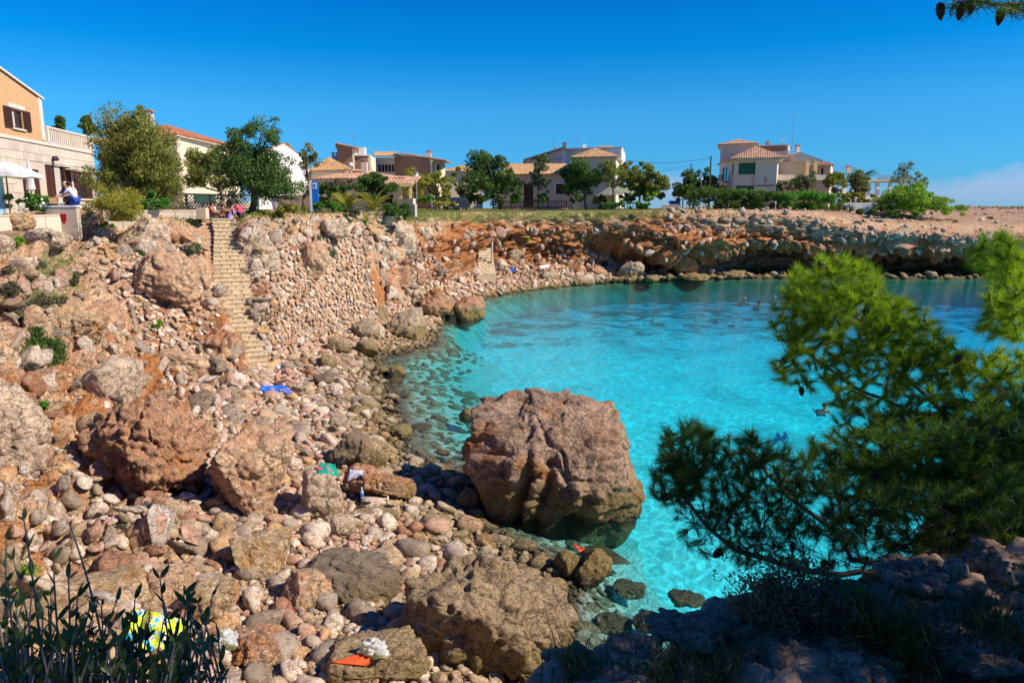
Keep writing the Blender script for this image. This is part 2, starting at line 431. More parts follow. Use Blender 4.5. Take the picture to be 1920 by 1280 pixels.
# every section: shore, beach, base, low, mid, high, top, plateau 1, plateau 2 ; offshore fall (dist, depth)
SEC = [
 ([w(44,9,0), w(44,8.7,.3), w(44,8.4,.8), w(44,8,2), w(44,7.5,3.6), w(44,7,5), w(44,6,6), w(44,1,6.2), w(44,-14,6.6)], (6,3.0)),
 ([w(16,8,0), w(16,7.7,.3), w(16,7.4,.8), w(15.8,7,2), w(15.5,6.4,3.6), w(15.3,5.6,5), w(15,4.8,5.9), w(14,0,6.0), w(13,-14,6.6)], (6,2.4)),
 ([w(5.2,8,0), w(5,7.6,.2), w(4.9,7.2,.6), w(4.8,6.4,2), w(4.5,5.4,3.6), w(4.2,4.6,5), w(4.1,3.9,5.75), w(3.8,0,6.0), w(3.8,-14,6.6)], (6,1.3)),
 ([w(1.6,9.6,0), w(1.1,8.8,.3), w(0.6,7.8,.6), w(0.5,6.6,1.8), w(0.4,5.2,3.4), w(0.3,3.4,5), w(0.2,2.6,5.6), w(0,0,5.9), w(0,-14,6.6)], (6,1.0)),
 ([w(1.0,11.3,0), z(800,1200,.45), w(-2.5,8.6,.8), w(-3.2,7.0,1.6), w(-3.4,5.2,3.2), w(-3.2,3.2,4.9), w(-3.0,2.2,5.6), w(-3,-1,6.0), w(-3,-14,6.6)], (6,1.0)),
 ([z(1050,1165,0), z(720,1200,.55), z(380,1260,.95), w(-6.8,7.4,1.9), w(-7.6,5.6,3.4), w(-7.6,3.8,5.0), w(-7.6,2.4,6.0), w(-8,-1,6.3), w(-8,-14,6.8)], (6,1.1)),
 ([z(1050,1075,0), z(780,1090,.5), z(460,1110,.9), w(-7.8,11.2,1.5), w(-9.2,11.3,3.0), w(-10.6,10.2,4.7), w(-12,8.8,6.2), w(-15,6,6.6), w(-20,-4,7)], (6,1.6)),
 ([z(905,985,0), z(720,975,.5), z(430,985,.9), d(210,960,15.6), d(60,860,16.4), d(-40,740,17.2), w(-14.5,17.2,5.9), w(-17,15,6.5), w(-26,8,7)], (6,1.8)),
 ([z(860,892,0), z(740,905,.4), z(440,870,1.0), d(300,800,21.0), d(170,680,22.5), d(60,560,23.5), d(20,470,26), d(-40,430,30), w(-40,26,7.3)], (6,1.6)),
 ([z(748,845,0), z(650,810,.45), z(450,760,1.05), d(345,680,28.2), d(270,600,30), d(200,500,31.5), d(150,440,33), d(60,420,36), d(-200,400,40)], (6,1.4)),
 ([z(733,775,0), z(640,745,.4), z(500,715,.95), d(400,640,32), d(370,560,33.5), d(310,480,35), d(270,420,36.5), d(220,408,40), d(40,399,46)], (6,1.4)),
 ([z(726,730,0), z(640,712,.4), z(480,696,.85), c(440,33.6,1.75), c(435,35.4,3.5), c(428,37.2,5.3), c(417,39.2,7.15), d(405,403,40.5), d(330,395,49)], (6,1.4)),
 ([z(706,692,0), z(640,688,.4), z(520,680,.9), d(505,610,35), d(495,545,36.5), d(480,480,37.4), d(470,411,39.5), d(455,402,42), d(400,394,54)], (6,1.4)),
 ([z(712,672,0), z(675,655,.45), z(610,632,1.0), d(600,580,41.0), d(585,520,41.8), d(575,465,42.8), d(565,407,44.5), d(560,399,48), d(520,393,60)], (6,1.4)),
 ([z(800,645,0), z(745,630,.4), d(710,598,45.8), d(700,550,46.8), d(690,500,47.8), d(685,450,49), d(680,405,50.5), d(670,398,54), d(650,392.5,66)], (5,1.6)),
 ([z(828,605,0), z(812,590,.35), d(795,570,55.5), d(778,520,56.6), d(772,480,57.4), d(770,440,58.4), d(772,403,59.5), d(765,397,63), d(745,392,76)], (4,2.2)),
 ([z(905,560,0), z(892,548,.5), d(870,533,69.5), d(855,505,70.6), d(845,470,71.6), d(838,435,72.6), d(832,400,73.8), d(825,395.5,77), d(815,391.5,90)], (4,2.4)),
 ([z(1000,543,0), z(985,533,.5), d(965,518,76.8), d(955,488,78.4), d(952,458,78.6), d(952,430,78.8), d(950,402,79.6), d(945,395.5,83), d(940,391,96)], (4,2.6)),
 ([z(1100,533,0), z(1095,524,.5), d(1092,508,81.5), d(1090,486,83.8), d(1090,462,83.4), d(1090,430,82.2), d(1090,398,83.0), d(1090,394.5,87), d(1090,391,98)], (4,2.8)),
 ([z(1200,527,0), z(1200,521,.4), d(1200,512,86.0), d(1200,490,87.5), d(1200,468,83.6), d(1200,434,82.6), d(1200,397,83.8), d(1200,393.5,88), d(1200,391,99)], (4,3.0)),
 ([z(1310,524,0), z(1310,518,.4), d(1308,508,85.6), d(1300,492,83.4), d(1292,470,81.6), d(1288,436,82.6), d(1288,396,84.2), d(1288,393.5,88), d(1288,391,99)], (4,3.0)),
 ([z(1400,522,0), z(1400,518,.2), d(1400,506,94.0), d(1400,470,95.0), d(1400,462,85.4), d(1400,430,84.8), d(1400,398,85.6), d(1400,393.8,89), d(1400,391,99)], (4,3.2)),
 ([z(1520,522,0), z(1520,518,.2), d(1520,506,95.0), d(1520,472,96.0), d(1520,466,85.6), d(1520,432,85.0), d(1520,402,85.8), d(1520,394.2,90), d(1520,391,99)], (4,3.2)),
 ([z(1650,522,0), z(1650,518,.2), d(1650,508,95.0), d(1650,476,96), d(1650,470,86.6), d(1650,446,85.0), d(1650,428,85.6), d(1650,404,92), d(1650,391,101)], (4,3.2)),
 ([z(1830,522,0), z(1830,518,.2), d(1830,508,94), d(1830,480,95), d(1830,474,86.4), d(1830,452,84.6), d(1830,434,85.2), d(1830,405,97), d(1830,391,110)], (4,3.4)),
 ([z(2050,524,0), z(2050,519,.2), d(2050,505,88), d(2050,485,88), d(2050,470,86), d(2050,450,85.6), d(2050,436,87), d(2050,406,100), d(2050,391,116)], (4,3.6)),
 ([w(120,96,0), w(120,96.5,.3), w(120,97,.9), w(120,98,1.8), w(120,98.6,2.8), w(120,99,4), w(120,100,5), w(121,110,6.3), w(124,130,7.3)], (4,3.8)),
 ([w(230,150,0), w(230,150.5,.3), w(230,151,.9), w(230,151.5,1.8), w(230,152.6,2.8), w(230,153,4), w(230,154,5), w(226,166,6.3), w(220,190,7.3)], (4,3.8)),
]
CTRL = []
for pts, (od, oz) in SEC:
    P = [pt(e) for e in pts]
    sh = P[0]; dr = (C0 - sh); dr.z = 0
    if sh.y < 10 and sh.x > 3: dr = Vector((-.1, 1, 0))
    if sh.x > 100: dr = Vector((0.3, -1, 0))
    dr.normalize()
    P = [sh + dr * od + Vector((0, 0, -oz)), sh + dr * od * 0.35 + Vector((0, 0, -oz * 0.30))] + P
    CTRL.append([[*p] for p in P])
CTRL = np.array(CTRL)               # (sections, 11, 3)
NROW = [8, 8, 12, 34, 34, 36, 36, 36, 18, 8]
def crom(A, i, t):
    """Catmull-Rom along axis 0, centripetal-free but damped"""
    n = len(A); p0, p1, p2, p3 = A[max(i-1,0)], A[i], A[i+1], A[min(i+2,n-1)]
    m1, m2 = (p2 - p0) * 0.42, (p3 - p1) * 0.42
    L = np.linalg.norm(p2 - p1, axis=-1, keepdims=True)
    for m in (m1, m2):
        ml = np.linalg.norm(m, axis=-1, keepdims=True)
        m *= np.minimum(1.0, 1.6 * L / np.maximum(ml, 1e-6))
    t2, t3 = t*t, t*t*t
    return p1*(2*t3-3*t2+1) + m1*(t3-2*t2+t) + p2*(-2*t3+3*t2) + m2*(t3-t2)
cols = []; scol = []
for i in range(len(CTRL) - 1):
    dist = max(CTRL[i, 4, 1], 9) if i < len(CTRL) - 4 else 160
    L = max(np.linalg.norm(CTRL[i+1, 4] - CTRL[i, 4]), np.linalg.norm(CTRL[i+1, 7] - CTRL[i, 7]))
    n = int(np.clip(L / (dist * 0.0048), 6, 58))
    if i < 2: n = 14
    for j in range(n):
        cols.append(crom(CTRL, i, j / n)); scol.append(i + j / n)
cols.append(CTRL[-1]); scol.append(len(CTRL) - 1.0)
cols = np.array(cols)               # (nc, 11, 3)
A = cols.transpose(1, 0, 2)
rows = []; krow = []
for k in range(10):
    for j in range(NROW[k]):
        rows.append(crom(A, k, j / NROW[k])); krow.append(k + j / NROW[k])
rows.append(A[-1]); krow.append(10.0)
G = np.array(rows)                  # (nr, nc, 3)
nr, nc = G.shape[:2]
SS = np.broadcast_to(np.array(scol)[None, :], (nr, nc)); KK = np.broadcast_to(np.array(krow)[:, None], (nr, nc))
def gnormal(G):
    du = np.gradient(G, axis=1); dv = np.gradient(G, axis=0)
    n = np.cross(du, dv); n /= np.maximum(np.linalg.norm(n, axis=2, keepdims=True), 1e-9)
    return n
NRM = gnormal(G)
if NRM[:, :, 2].mean() < 0: NRM = -NRM
P = G.reshape(-1, 3); S_ = SS.ravel(); K_ = KK.ravel(); Nn = NRM.reshape(-1, 3)
far = sstep(14.5, 16.5, S_)                    # the far cliff
slope = 1 - np.abs(Nn[:, 2])
face = sstep(3.9, 4.6, K_) * (1 - sstep(7.9, 8.5, K_))
# calmer where the stairs run
stair = np.exp(-((S_ - 11.0) / 0.45) ** 2) * sstep(3.2, 4.0, K_)
wallR = sstep(12.05, 12.35, S_) * (1 - sstep(14.3, 14.7, S_)) * sstep(4.1, 4.5, K_) * (1 - sstep(7.0, 7.5, K_))
wallL = sstep(8.9, 9.3, S_) * (1 - sstep(10.1, 10.4, S_)) * sstep(5.0, 5.5, K_) * (1 - sstep(7.2, 7.6, K_))
calm = np.clip(stair + 0.75 * wallR + 0.75 * wallL, 0, 1)
w1, w1b, _i = worley(P * np.array([.45, .45, .62]) + fbm(P * .5, 2, 5)[:, None] * .5, 3)
w2, w2b, _i = worley(P * np.array([1.25, 1.25, 1.6]) + fbm(P * 1.1, 2, 8)[:, None] * .4, 13)
w3, w3b, _i = worley(P * np.array([3.4, 3.4, 4.2]), 23)
fb = fbm(P * 0.28, 4, 31); fb2 = fbm(P * 1.6, 5, 41)
strat = fbm(P * np.array([.16, .16, 1.3]) + fb[:, None] * .3, 4, 51)
strat = np.sign(strat) * np.abs(strat) ** 0.6
amp = face * (1 - calm)
near = (1 - far)
wB1, wB2, cB = worley(P * np.array([.33, .33, .95]) + fbm(P * .35, 2, 61)[:, None] * .35, 63); wC1, wC2, cC = worley(P * np.array([.8, .8, 1.5]) + fbm(P, 2, 64)[:, None] * .25, 65)
crk = np.clip(w2b - w2, 0, .25) / .25
disp = amp * near * (0.45 * (cC - .5) + 0.60 * fb + 0.85 * (0.55 - w1) + 0.55 * (0.5 - w2) + 0.20 * (0.5 - w3) + 0.28 * fb2 - 0.16 * (1 - crk))
topf = 1 - sstep(6.3, 6.95, K_)
jnt = np.clip(wB2 - wB1, 0, .10) / .10; w4_, w4b_, c4_ = worley(P * np.array([1.3, 1.3, 1.7]), 77); disp += amp * far * (.55 * (c4_ - .5) - .22 * (1 - np.clip(w4b_ - w4_, 0, .12) / .12))
disp += -0.25 * amp * far * (1 - topf)
disp += amp * far * (.25 + .75 * topf) * (1.5 * (cB - .5) + .7 * (cC - .5) - .5 * (1 - jnt) + 0.45 * strat + 0.7 * (0.5 - w1) + 0.85 * (0.5 - w2) + 0.30 * fb2 + 0.6 * fb - 0.3 * (1 - crk))
beach = (1 - sstep(4.0, 4.6, K_))
disp += beach * (0.10 * fb + 0.07 * (0.5 - w2) + 0.04 * (0.5 - w3))
plate = sstep(8.0, 8.6, K_)
disp += plate * (0.05 * fb2) + plate * far * (.22 * (0.5 - w1) + .16 * (0.5 - w2)) * sstep(20, 22, S_)
disp *= 1 - 0.97 * stair
disp += wallR * 0.10 * fb + wallL * 0.15 * fb
Pd = P + Nn * disp[:, None]
G2 = Pd.reshape(nr, nc, 3)
N2 = gnormal(G2)
if N2[:, :, 2].mean() < 0: N2 = -N2
idx = np.arange(nr * nc).reshape(nr, nc)
F = np.stack([idx[:-1, :-1], idx[:-1, 1:], idx[1:, 1:], idx[1:, :-1]], -1).reshape(-1, 4)
iron = np.zeros(len(P))
def blob(s, k, rs, rk, a=1.0):
    global iron
    iron = np.maximum(iron, a * np.exp(-((S_ - s) / rs) ** 2 - ((K_ - k) / rk) ** 2))
for b in [(7.6,4.8,.7,1.0,1), (8.6,5.0,.5,.8,.8), (9.9,5.6,.35,1.2,.9), (10.3,4.8,.4,.9,1.1), (14.2,4.6,.28,1.4,1.0), (14.9,6.4,.4,1.3,1.2), (15.5,5.6,.5,1.4,.9),
          (16.5,6.3,.8,1.2,1.1), (17.5,5.8,1.0,1.3,1.2), (18.4,6.2,.8,1.1,1.1), (19.4,6.0,.9,1.7,1.35), (20.2,5.9,.5,1.1,1.2), (21.3,6.3,.7,.7,1.1), (22,6.2,.5,.4,.7), (6.0,5.5,.6,1.2,.5), (7.0,6.2,.6,.8,.5), (18.3,7,.5,.5,.9), (22.6,5.9,.7,.6,.8), (23.6,6.1,.6,.5,.7)]:
    blob(*b)
grass = sstep(7.1, 7.7, K_) * (sstep(13.6, 14.6, S_) * (1 - sstep(19.0, 20.4, S_))) * 0.62 + plate * sstep(19.0, 20.4, S_) * (1 - sstep(21, 22, S_)) * .35
grass = np.maximum(grass, plate * 0.55 * (S_ < 14))
grass = np.maximum(grass, 0.35 * sstep(7.0, 7.6, K_) * (S_ < 16) * (S_ > 5))
grass = np.maximum(grass, 0.62 * np.exp(-((S_ - 8.3) / .8) ** 2 - ((K_ - 7.2) / .9) ** 2))
grass *= 1 - 0.8 * sstep(21.5, 23, S_)
soil = plate * sstep(19.4, 21, S_) * 0.6
soil = np.maximum(soil, 0.5 * beach * sstep(2.6, 3.2, K_) * 0.0)
soil = np.maximum(soil, plate * 0.45 * (S_ < 12))
me = mesh_np('cliff', Pd, F, M['terrain'])
attr_f(me, 'iron', iron); attr_f(me, 'grass', grass); attr_f(me, 'soil', soil)
me.polygons.foreach_set('use_smooth', np.ones(len(F), dtype=bool))
cliff = obj('cliff', me, kind='structure', label='rocky limestone cliffs and beach rim enclosing the turquoise cove')
BV = BVHTree.FromPolygons([tuple(v) for v in Pd.tolist()], F.tolist())

def hit(px, py, maxd=400):
    r = ray(px, py).normalized()
    loc, n, i, dist = BV.ray_cast(Vector((0, 0, HC)), r, maxd)
    return loc, n
def ground(x, y, zdef=7.4):
    loc, n, i, dist = BV.ray_cast(Vector((x, y, 30)), Vector((0, 0, -1)), 60)
    return loc.z if loc else zdef
def surf(s, k):
    """point and normal of the loft at section s, row k"""
    c = np.interp(s, scol, np.arange(nc)); r_ = np.interp(k, krow, np.arange(nr))
    ci, ri = int(round(c)), int(round(r_))
    return Vector(G2[ri, ci]), Vector(N2[ri, ci])

# ---- plateau behind the rim, out to the far shore
rim = [tuple(G2[-1, j]) for j in range(0, nc, 6)] + [tuple(G2[-1, nc-1])]
def pl_z(x, y): return 7.42
outer = [(330, 240, 6.0), (300, 330, 6.3), (150, 420, 7.0), (-400, 600, 7.4), (-500, 100, 7.4), (-400, -200, 7.2), (60, -120, 6.6)]
poly = [Vector(p) for p in rim] + [Vector(p) for p in outer]
tris = tessellate_polygon([[Vector((p.x, p.y, 0)) for p in poly]])
gm = bpy.data.meshes.new('ground'); gm.from_pydata([tuple(p) for p in poly], [], [tuple(t) for t in tris])
bm = bmesh.new(); bm.from_mesh(gm); bmesh.ops.recalc_face_normals(bm, faces=bm.faces)
if sum(f.normal.z for f in bm.faces) < 0: bmesh.ops.reverse_faces(bm, faces=bm.faces)
bm.to_mesh(gm); bm.free()
t = NT('plateau_soil'); p = t.pos()
c = t.ramp(t.noise(p, 0.35, 8, 0.7), [(0.30, (0.13,0.15,0.045)), (0.45, (0.24,0.19,0.10)), (0.60, (0.38,0.27,0.18)), (0.75, (0.45,0.35,0.26))])
t.bsdf(c, 0.95, t.bump(t.noise(p, 3, 8, 0.7), 0.8, 0.3)); M['plateau'] = t.m
gm.materials.append(M['plateau'])
obj('ground', gm, kind='structure', label='dry flat plateau ground stretching inland behind the cove')

# ---- seabed and water
def grid_mesh(name, xs, ys, zf, mat):
    X, Y = np.meshgrid(xs, ys); Q = np.stack([X.ravel(), Y.ravel(), np.zeros(X.size)], 1)
    Q[:, 2] = zf(Q); i = np.arange(X.size).reshape(X.shape)
    Fq = np.stack([i[:-1,:-1], i[:-1,1:], i[1:,1:], i[1:,:-1]], -1).reshape(-1, 4)
    return mesh_np(name, Q, Fq, mat, True)
def sea_z(Q):
    dd = Q[:, 1]
    base = -1.15 - 0.010 * np.clip(dd - 12, 0, 70) - 0.02 * np.clip(Q[:, 0], 0, 60)
    return base + 0.22 * fbm(Q * np.array([.5, .5, 0]) , 4, 7) + 0.05 * fbm(Q * np.array([2.2, 2.2, 0]), 3, 9)
t = NT('seabed_sand'); p = t.pos()
n1 = t.noise(p, 0.16, 5, 0.65, 0.8); n2 = t.noise(p, 2.2, 6, 0.6)
sepp = t.n('SeparateXYZ', None, Vector=p)
c = t.mix(n2, (0.54, 0.53, 0.48), (0.78, 0.76, 0.70))
# bright network of caustic light painted into the sand colour
caustic_net = t.vor(t.n('Mapping', None, Vector=t.mix(0.35, p, t.n('TexNoise', None, Scale=1.3, Detail=2).outputs['Color'], 'ADD'), Scale=(1, 1.0, 0.0)).outputs[0], 1.9, 'DISTANCE_TO_EDGE')
c = t.mix(t.mr(caustic_net, 0.0, 0.13, 1.0, 0.0), c, (0.97, 0.96, 0.92))
big = t.noise(p, 0.11, 6, 0.6, 1.0)
c = t.mix(t.ramp(big, [(0.50, 0.0), (0.64, 0.55)]), c, (0.30, 0.36, 0.33))
edge = t.ramp(t.noise(p, 0.55, 8, 0.7, 1.2), [(0.60, 0.0), (0.68, 0.8)])
c = t.mix(t.math('MULTIPLY', edge, t.mr(sepp.outputs['X'], -4.0, 5.0, 1.0, 0.12)), c, (0.10, 0.085, 0.07))
# posidonia meadow patches towards the far cliff
pat = weed(t, p)
c = t.mix(pat, c, t.mix(n2, (0.05, 0.10, 0.07), (0.16, 0.19, 0.12)))
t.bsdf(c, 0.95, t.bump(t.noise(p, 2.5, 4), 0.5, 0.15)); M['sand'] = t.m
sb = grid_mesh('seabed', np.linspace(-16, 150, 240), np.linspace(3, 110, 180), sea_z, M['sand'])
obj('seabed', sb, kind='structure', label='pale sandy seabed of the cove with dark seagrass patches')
# far seabed keeps the open sea deep blue
fm = MB().box((1200, 0, -30.5), (9000, 9000, 1)).mesh('sea_floor', plain('deep_floor', (0.01, 0.05, 0.12), bump=0))
obj('sea_floor', fm, kind='structure', label='deep dark floor of the open sea')
t = NT('sea_water'); p = t.pos()
mpn = t.n('Mapping', None, Vector=p, Scale=(1.0, 0.8, 1), Rotation=(0, 0, 0.35)).outputs[0]
wv = t.noise(mpn, 5.0, 6, 0.66, 0.6)
wv2 = t.noise(mpn, 0.7, 3, 0.5, 0.2)
wv3 = t.vor(t.mix(0.25, mpn, t.n('TexNoise', None, Scale=1.2, Detail=2, Vector=mpn).outputs['Color'], 'ADD'), 1.7, 'SMOOTH_F1')
hgt = t.math('ADD', t.math('MULTIPLY', wv, 0.6), t.math('ADD', t.math('MULTIPLY', wv2, 0.45), t.math('MULTIPLY', wv3, 0.5)))
nb = t.bump(hgt, 0.75, 0.16)
fr = t.n('Fresnel', None, IOR=1.17, Normal=t.bump(hgt, 0.45, 0.16)).outputs[0]
tr = t.n('BsdfTransparent', None, Color=(0.97, 1.0, 1.0)).outputs[0]
gl = t.n('BsdfGlossy', None, Color=(1, 1, 1), Roughness=0.06, Normal=nb).outputs[0]
mx = t.n('MixShader', None, i0=fr, i1=tr, i2=gl)
t.t.links.new(mx.outputs[0], t.out.inputs['Surface'])
va = t.n('VolumeAbsorption', None, Color=(0.0, 0.938, 0.995), Density=0.52)
t.t.links.new(va.outputs[0], t.out.inputs['Volume'])
M['water'] = t.m
wm = MB().box((1200, 0, -15.001), (8600, 8600, 30.002)).mesh('water', M['water'])
obj('water', wm, kind='structure', label='calm clear turquoise sea water filling the cove')
# ============================================================ rocks
def ico(sub):
    bm = bmesh.new(); bmesh.ops.create_icosphere(bm, subdivisions=sub, radius=1.0)
    V = np.array([v.co[:] for v in bm.verts]); F = np.array([[v.index for v in f.verts] for f in bm.faces]); bm.free()
    return V, F
ICO = {k: ico(k) for k in (1, 2, 3, 4, 5, 6, 7)}
def rock_shape(sub, seed, cuts=7, cutd=(0.55, 0.85), rough=0.10, cells=0.10, box=0.0, dims=(1, 1, 1)):
    V, F = ICO[sub]; V = V.copy(); rg = np.random.RandomState(seed)
    if box:                                   # towards a rounded block
        m = np.abs(V).max(1, keepdims=True); V = V * (1 - box) + (V / m) * 0.82 * box
    for _ in range(cuts):                     # flat broken faces
        n = rg.normal(size=3); n /= np.linalg.norm(n); q = rg.uniform(*cutd)
        dd = V @ n - q
        V -= np.where(dd > 0, dd * 0.88, 0)[:, None] * n
    V *= np.array(dims)
    nn = V / np.linalg.norm(V, axis=1, keepdims=True)
    sc = max(dims); o = rg.uniform(0, 50, 3)
    Q = V / sc
    if rough or cells:
        a = fbm(Q * 1.6 + o, 3, seed) * rough * 1.1 + fbm(Q * 5 + o, 4, seed + 1) * rough * 0.55
        ax_ = rg.normal(size=3); ax_ /= np.linalg.norm(ax_); bd_ = fbm(Q * 1.2 + o + np.outer(Q @ ax_, ax_) * 5, 4, seed + 7); a += rough * .42 * np.sign(bd_) * np.abs(bd_) ** .55
        if sub >= 4:
            wp = fbm(Q * 3 + o, 2)[:, None] * .3; f1, f2, fc = worley(Q * 2.6 + o + wp, seed); g1, g2, gc = worley(Q * 6.5 + o + wp, seed + 2)
            fk = np.clip((f2 - f1) / .12, 0, 1); gk = np.clip((g2 - g1) / .12, 0, 1)
            a += cells * 0.9 * (fc - .5) * fk - cells * .45 * (1 - fk) + cells * 0.42 * (gc - .5) * gk - cells * .16 * (1 - gk) + rough * 0.30 * fbm(Q * 16 + o, 3, seed + 5, 0.6)
            pit = vnoise(Q * 7 + o, seed + 9); a -= cells * 0.45 * sstep(0.45, 0.8, pit)
        V = V + nn * (a * sc)[:, None]
    return V, F
def rock_mesh(name, seed, dims, mat, sub=5, smooth=True, **k):
    V, F = rock_shape(sub, seed, dims=dims, **k)
    return mesh_np(name, V, F, mat, smooth)
def boulder(name, label, px, pyb, wpx, hpx, mat, seed, zz=None, dd=None, dep=0.9, rot=(0, 0, 0), sub=5, sink=0.15, cat='boulder', group=None, up=1.0, **k):
    sub = min(sub, 6 if wpx >= 95 else (5 if wpx >= 52 else 4))
    """px: centre column, pyb: foot row, wpx/hpx: size in photograph pixels"""
    if dd is not None: p = W(px, pyb, d=dd)
    elif zz is not None: p = W(px, pyb, z=zz)
    else:
        p, n = hit(px, pyb)
    t = (p - Vector((0, 0, HC))).length
    el = math.atan2(HC - p.z, math.hypot(p.x, p.y))
    wm = wpx / 1400 * t; dm = wm * dep
    hm = max(0.25 * wm, (hpx / 1400 * t - 0.55 * dm * math.sin(el)) / math.cos(el)) * up
    me = rock_mesh(name, seed, (wm * 0.54, dm * 0.54, hm * 0.58), M[mat] if isinstance(mat, str) else mat, sub, **k)
    o = obj(name, me, None, label=label, cat=cat, group=group)
    fwd = Vector((p.x, p.y, 0)).normalized()
    c = p + fwd * dm * 0.42
    o.location = (c.x, c.y, p.z + hm * (0.5 - sink))
    o.rotation_euler = (R(rot[0]), R(rot[1]), R(rot[2]) - math.atan2(fwd.x, fwd.y))
    return o

# ---- the great boulder standing in the shallows
def great_boulder():
    base = W(1045, 1003, z=-0.35); t = (base - Vector((0, 0, HC))).length; u = t * 0.98 / 1400
    H = 3.5
    V, F = ICO[7]; V = V.copy()
    # silhouette half-widths against height 0..1 (left, right offsets from the foot column, photograph px)
    hh = np.array([0, .10, .20, .30, .45, .62, .80, .92, 1.0])
    L = np.array([112, 118, 124, 132, 150, 163, 170, 168, 160]) * u
    Rr = np.array([95, 128, 152, 160, 160, 146, 132, 128, 124]) * u
    m = np.abs(V).max(1, keepdims=True); B = V * 0.12 + (V / m) * 0.88
    B /= np.abs(B).max(0)
    zz = (B[:, 2] + 1) / 2
    l = np.interp(zz, hh, L); r = np.interp(zz, hh, Rr)
    fr = np.interp(zz, hh, [1.0, 1.1, 1.25, 1.35, 1.5, 1.5, 1.4, 1.2, 1.0]); bk = np.interp(zz, hh, [1.6, 1.7, 1.8, 1.9, 2.0, 2.0, 1.9, 1.8, 1.6])
    x = np.where(B[:, 0] < 0, B[:, 0] * l, B[:, 0] * r)
    y = np.where(B[:, 1] < 0, B[:, 1] * fr, B[:, 1] * bk)
    # tilted top: highest at the back left, falling to the right
    top = 1.0 - 0.06 * (x / 2.2) - 0.02 * np.clip(x, 0, 3) + 0.055 * y - 0.09 * np.clip(-x - 1.25, 0, 2)
    z_ = zz * H * np.where(zz > 0.3, top, 1)
    P = np.stack([x, y, z_], 1)
    rgg = np.random.RandomState(4); pc = np.array([0.1, .3, H * .5])
    for nrm_, q_ in (((.15, -.75, .62), 1.55), ((-.25, -.95, .1), 1.7), ((.35, -.9, -.2), 1.75), ((0.05, -.25, .96), 1.62), ((-.12, -.98, -.1), 1.66)):
        nrm_ = np.array(nrm_); nrm_ /= np.linalg.norm(nrm_); d_ = (P - pc) @ nrm_ - q_; P = P - np.where(d_ > 0, d_ * .85, 0)[:, None] * nrm_
    cen = np.array([0.1, 0.3, H * 0.5]); nn = P - cen; nn /= np.linalg.norm(nn, axis=1, keepdims=True)
    f1, f2, _c1 = worley(P * .85 + fbm(P * .9, 2)[:, None] * .5 + 3, 5); g1, g2, _c2 = worley(P * 2.3 + 9 + fbm(P * 2, 2)[:, None] * .3, 6); h1, h2, _ = worley(P * 6.5, 8)
    fk = np.clip((f2 - f1) / .14, 0, 1); gk = np.clip((g2 - g1) / .14, 0, 1)
    a = 0.20 * (_c1 - .5) * fk - .09 * (1 - fk) + 0.055 * (_c2 - .5) * gk - .03 * (1 - gk) + 0.24 * fbm(P * .8, 4, 3) + 0.09 * fbm(P * 4, 5, 9, 0.62) - 0.05 * np.abs(fbm(P * 7, 3, 19)) 
    a -= 0.10 * sstep(0.30, 0.8, vnoise(P * 1.7 + 4, 12)) * sstep(0.2, 0.5, zz)
    bedn = fbm(P * np.array([.5, .5, 3.2]) + 5, 4, 55); a += 0.10 * np.sign(bedn) * np.abs(bedn) ** .5 * sstep(.1, .3, zz)
    # long vertical gullies down the near face
    for gx, gw, gd in ((-0.95, 0.14, 0.42), (-0.35, 0.16, 0.22), (0.75, 0.2, 0.18)):
        gl = np.exp(-((x - gx - 0.22 * (zz - .5) * 2 + 0.1 * np.sin(z_ * 2.1 + gx)) / gw) ** 2) * (y < 0.2) * sstep(0.98, 0.75, zz)
        a -= gd * gl
    a += 0.30 * np.exp(-((x - 0.95) / .45) ** 2 - ((z_ - 1.35) / .35) ** 2) * (y < 0.3)      # nose-like lump and the hollow under it
    a -= 0.34 * np.exp(-((x - 0.55) / .45) ** 2 - ((z_ - 0.80) / .32) ** 2) * (y < 0.3)
    P = P + nn * a[:, None]
    me = mesh_np('boulder', P, F, M['rock_big'], True)
    o = obj('boulder', me, None, label='great craggy pink and brown boulder standing alone at the water edge, mid-cove', cat='boulder')
    o.location = (base.x, base.y + 1.1, -0.95)
    o.rotation_euler = (0, 0, -math.atan2(base.x, base.y))
    return o
GREAT = great_boulder()

B = boulder
# ---- named boulders of the near beach
B('boulder', 'big rough pinkish grey boulder leaning against the orange outcrop', 470, 962, 172, 185, 'rock_pink', 11, zz=1.0, dep=0.95, sub=6, box=0.75, cuts=8, rough=0.09, cells=0.08, rot=(0, 8, 12))
B('rock_outcrop', 'rust-orange and brown crumbling outcrop at the foot of the left slope', 300, 930, 205, 200, 'rock_orange', 12, zz=1.3, dep=1.0, sub=6, box=0.3, cuts=6, rough=0.16, cells=0.17, rot=(-10, 0, 20), cat='rock outcrop')
B('boulder', 'yellow and orange stained angular slab below the big pinkish boulder', 500, 1092, 152, 120, 'rock_ochre', 13, zz=.75, dep=0.8, sub=6, box=0.3, cuts=14, cutd=(.45, .75), rough=0.05, cells=0.04, rot=(0, -14, 25))
B('boulder', 'flat brown-tan boulder with ribbed grooves in the middle of the near beach', 676, 1150, 208, 118, 'rock_rib', 14, zz=.5, dep=0.7, sub=6, box=0.4, cuts=8, rough=0.07, cells=0.06, rot=(0, 12, -20), up=.8)
B('boulder', 'largest pitted tan boulder at the bottom edge of the beach beside the clear shallows', 905, 1300, 318, 250, 'rock_tan', 15, zz=.2, dep=0.95, sub=7, box=0.5, cuts=10, cutd=(.6, .88), rough=0.09, cells=0.10, rot=(8, -4, 15))
B('boulder', 'tan broken block under the orange cloth at the bottom of the beach', 705, 1300, 175, 100, 'rock_tan', 16, zz=.5, dep=.7, sub=6, box=0.4, cuts=8, rough=0.09, cells=0.08)
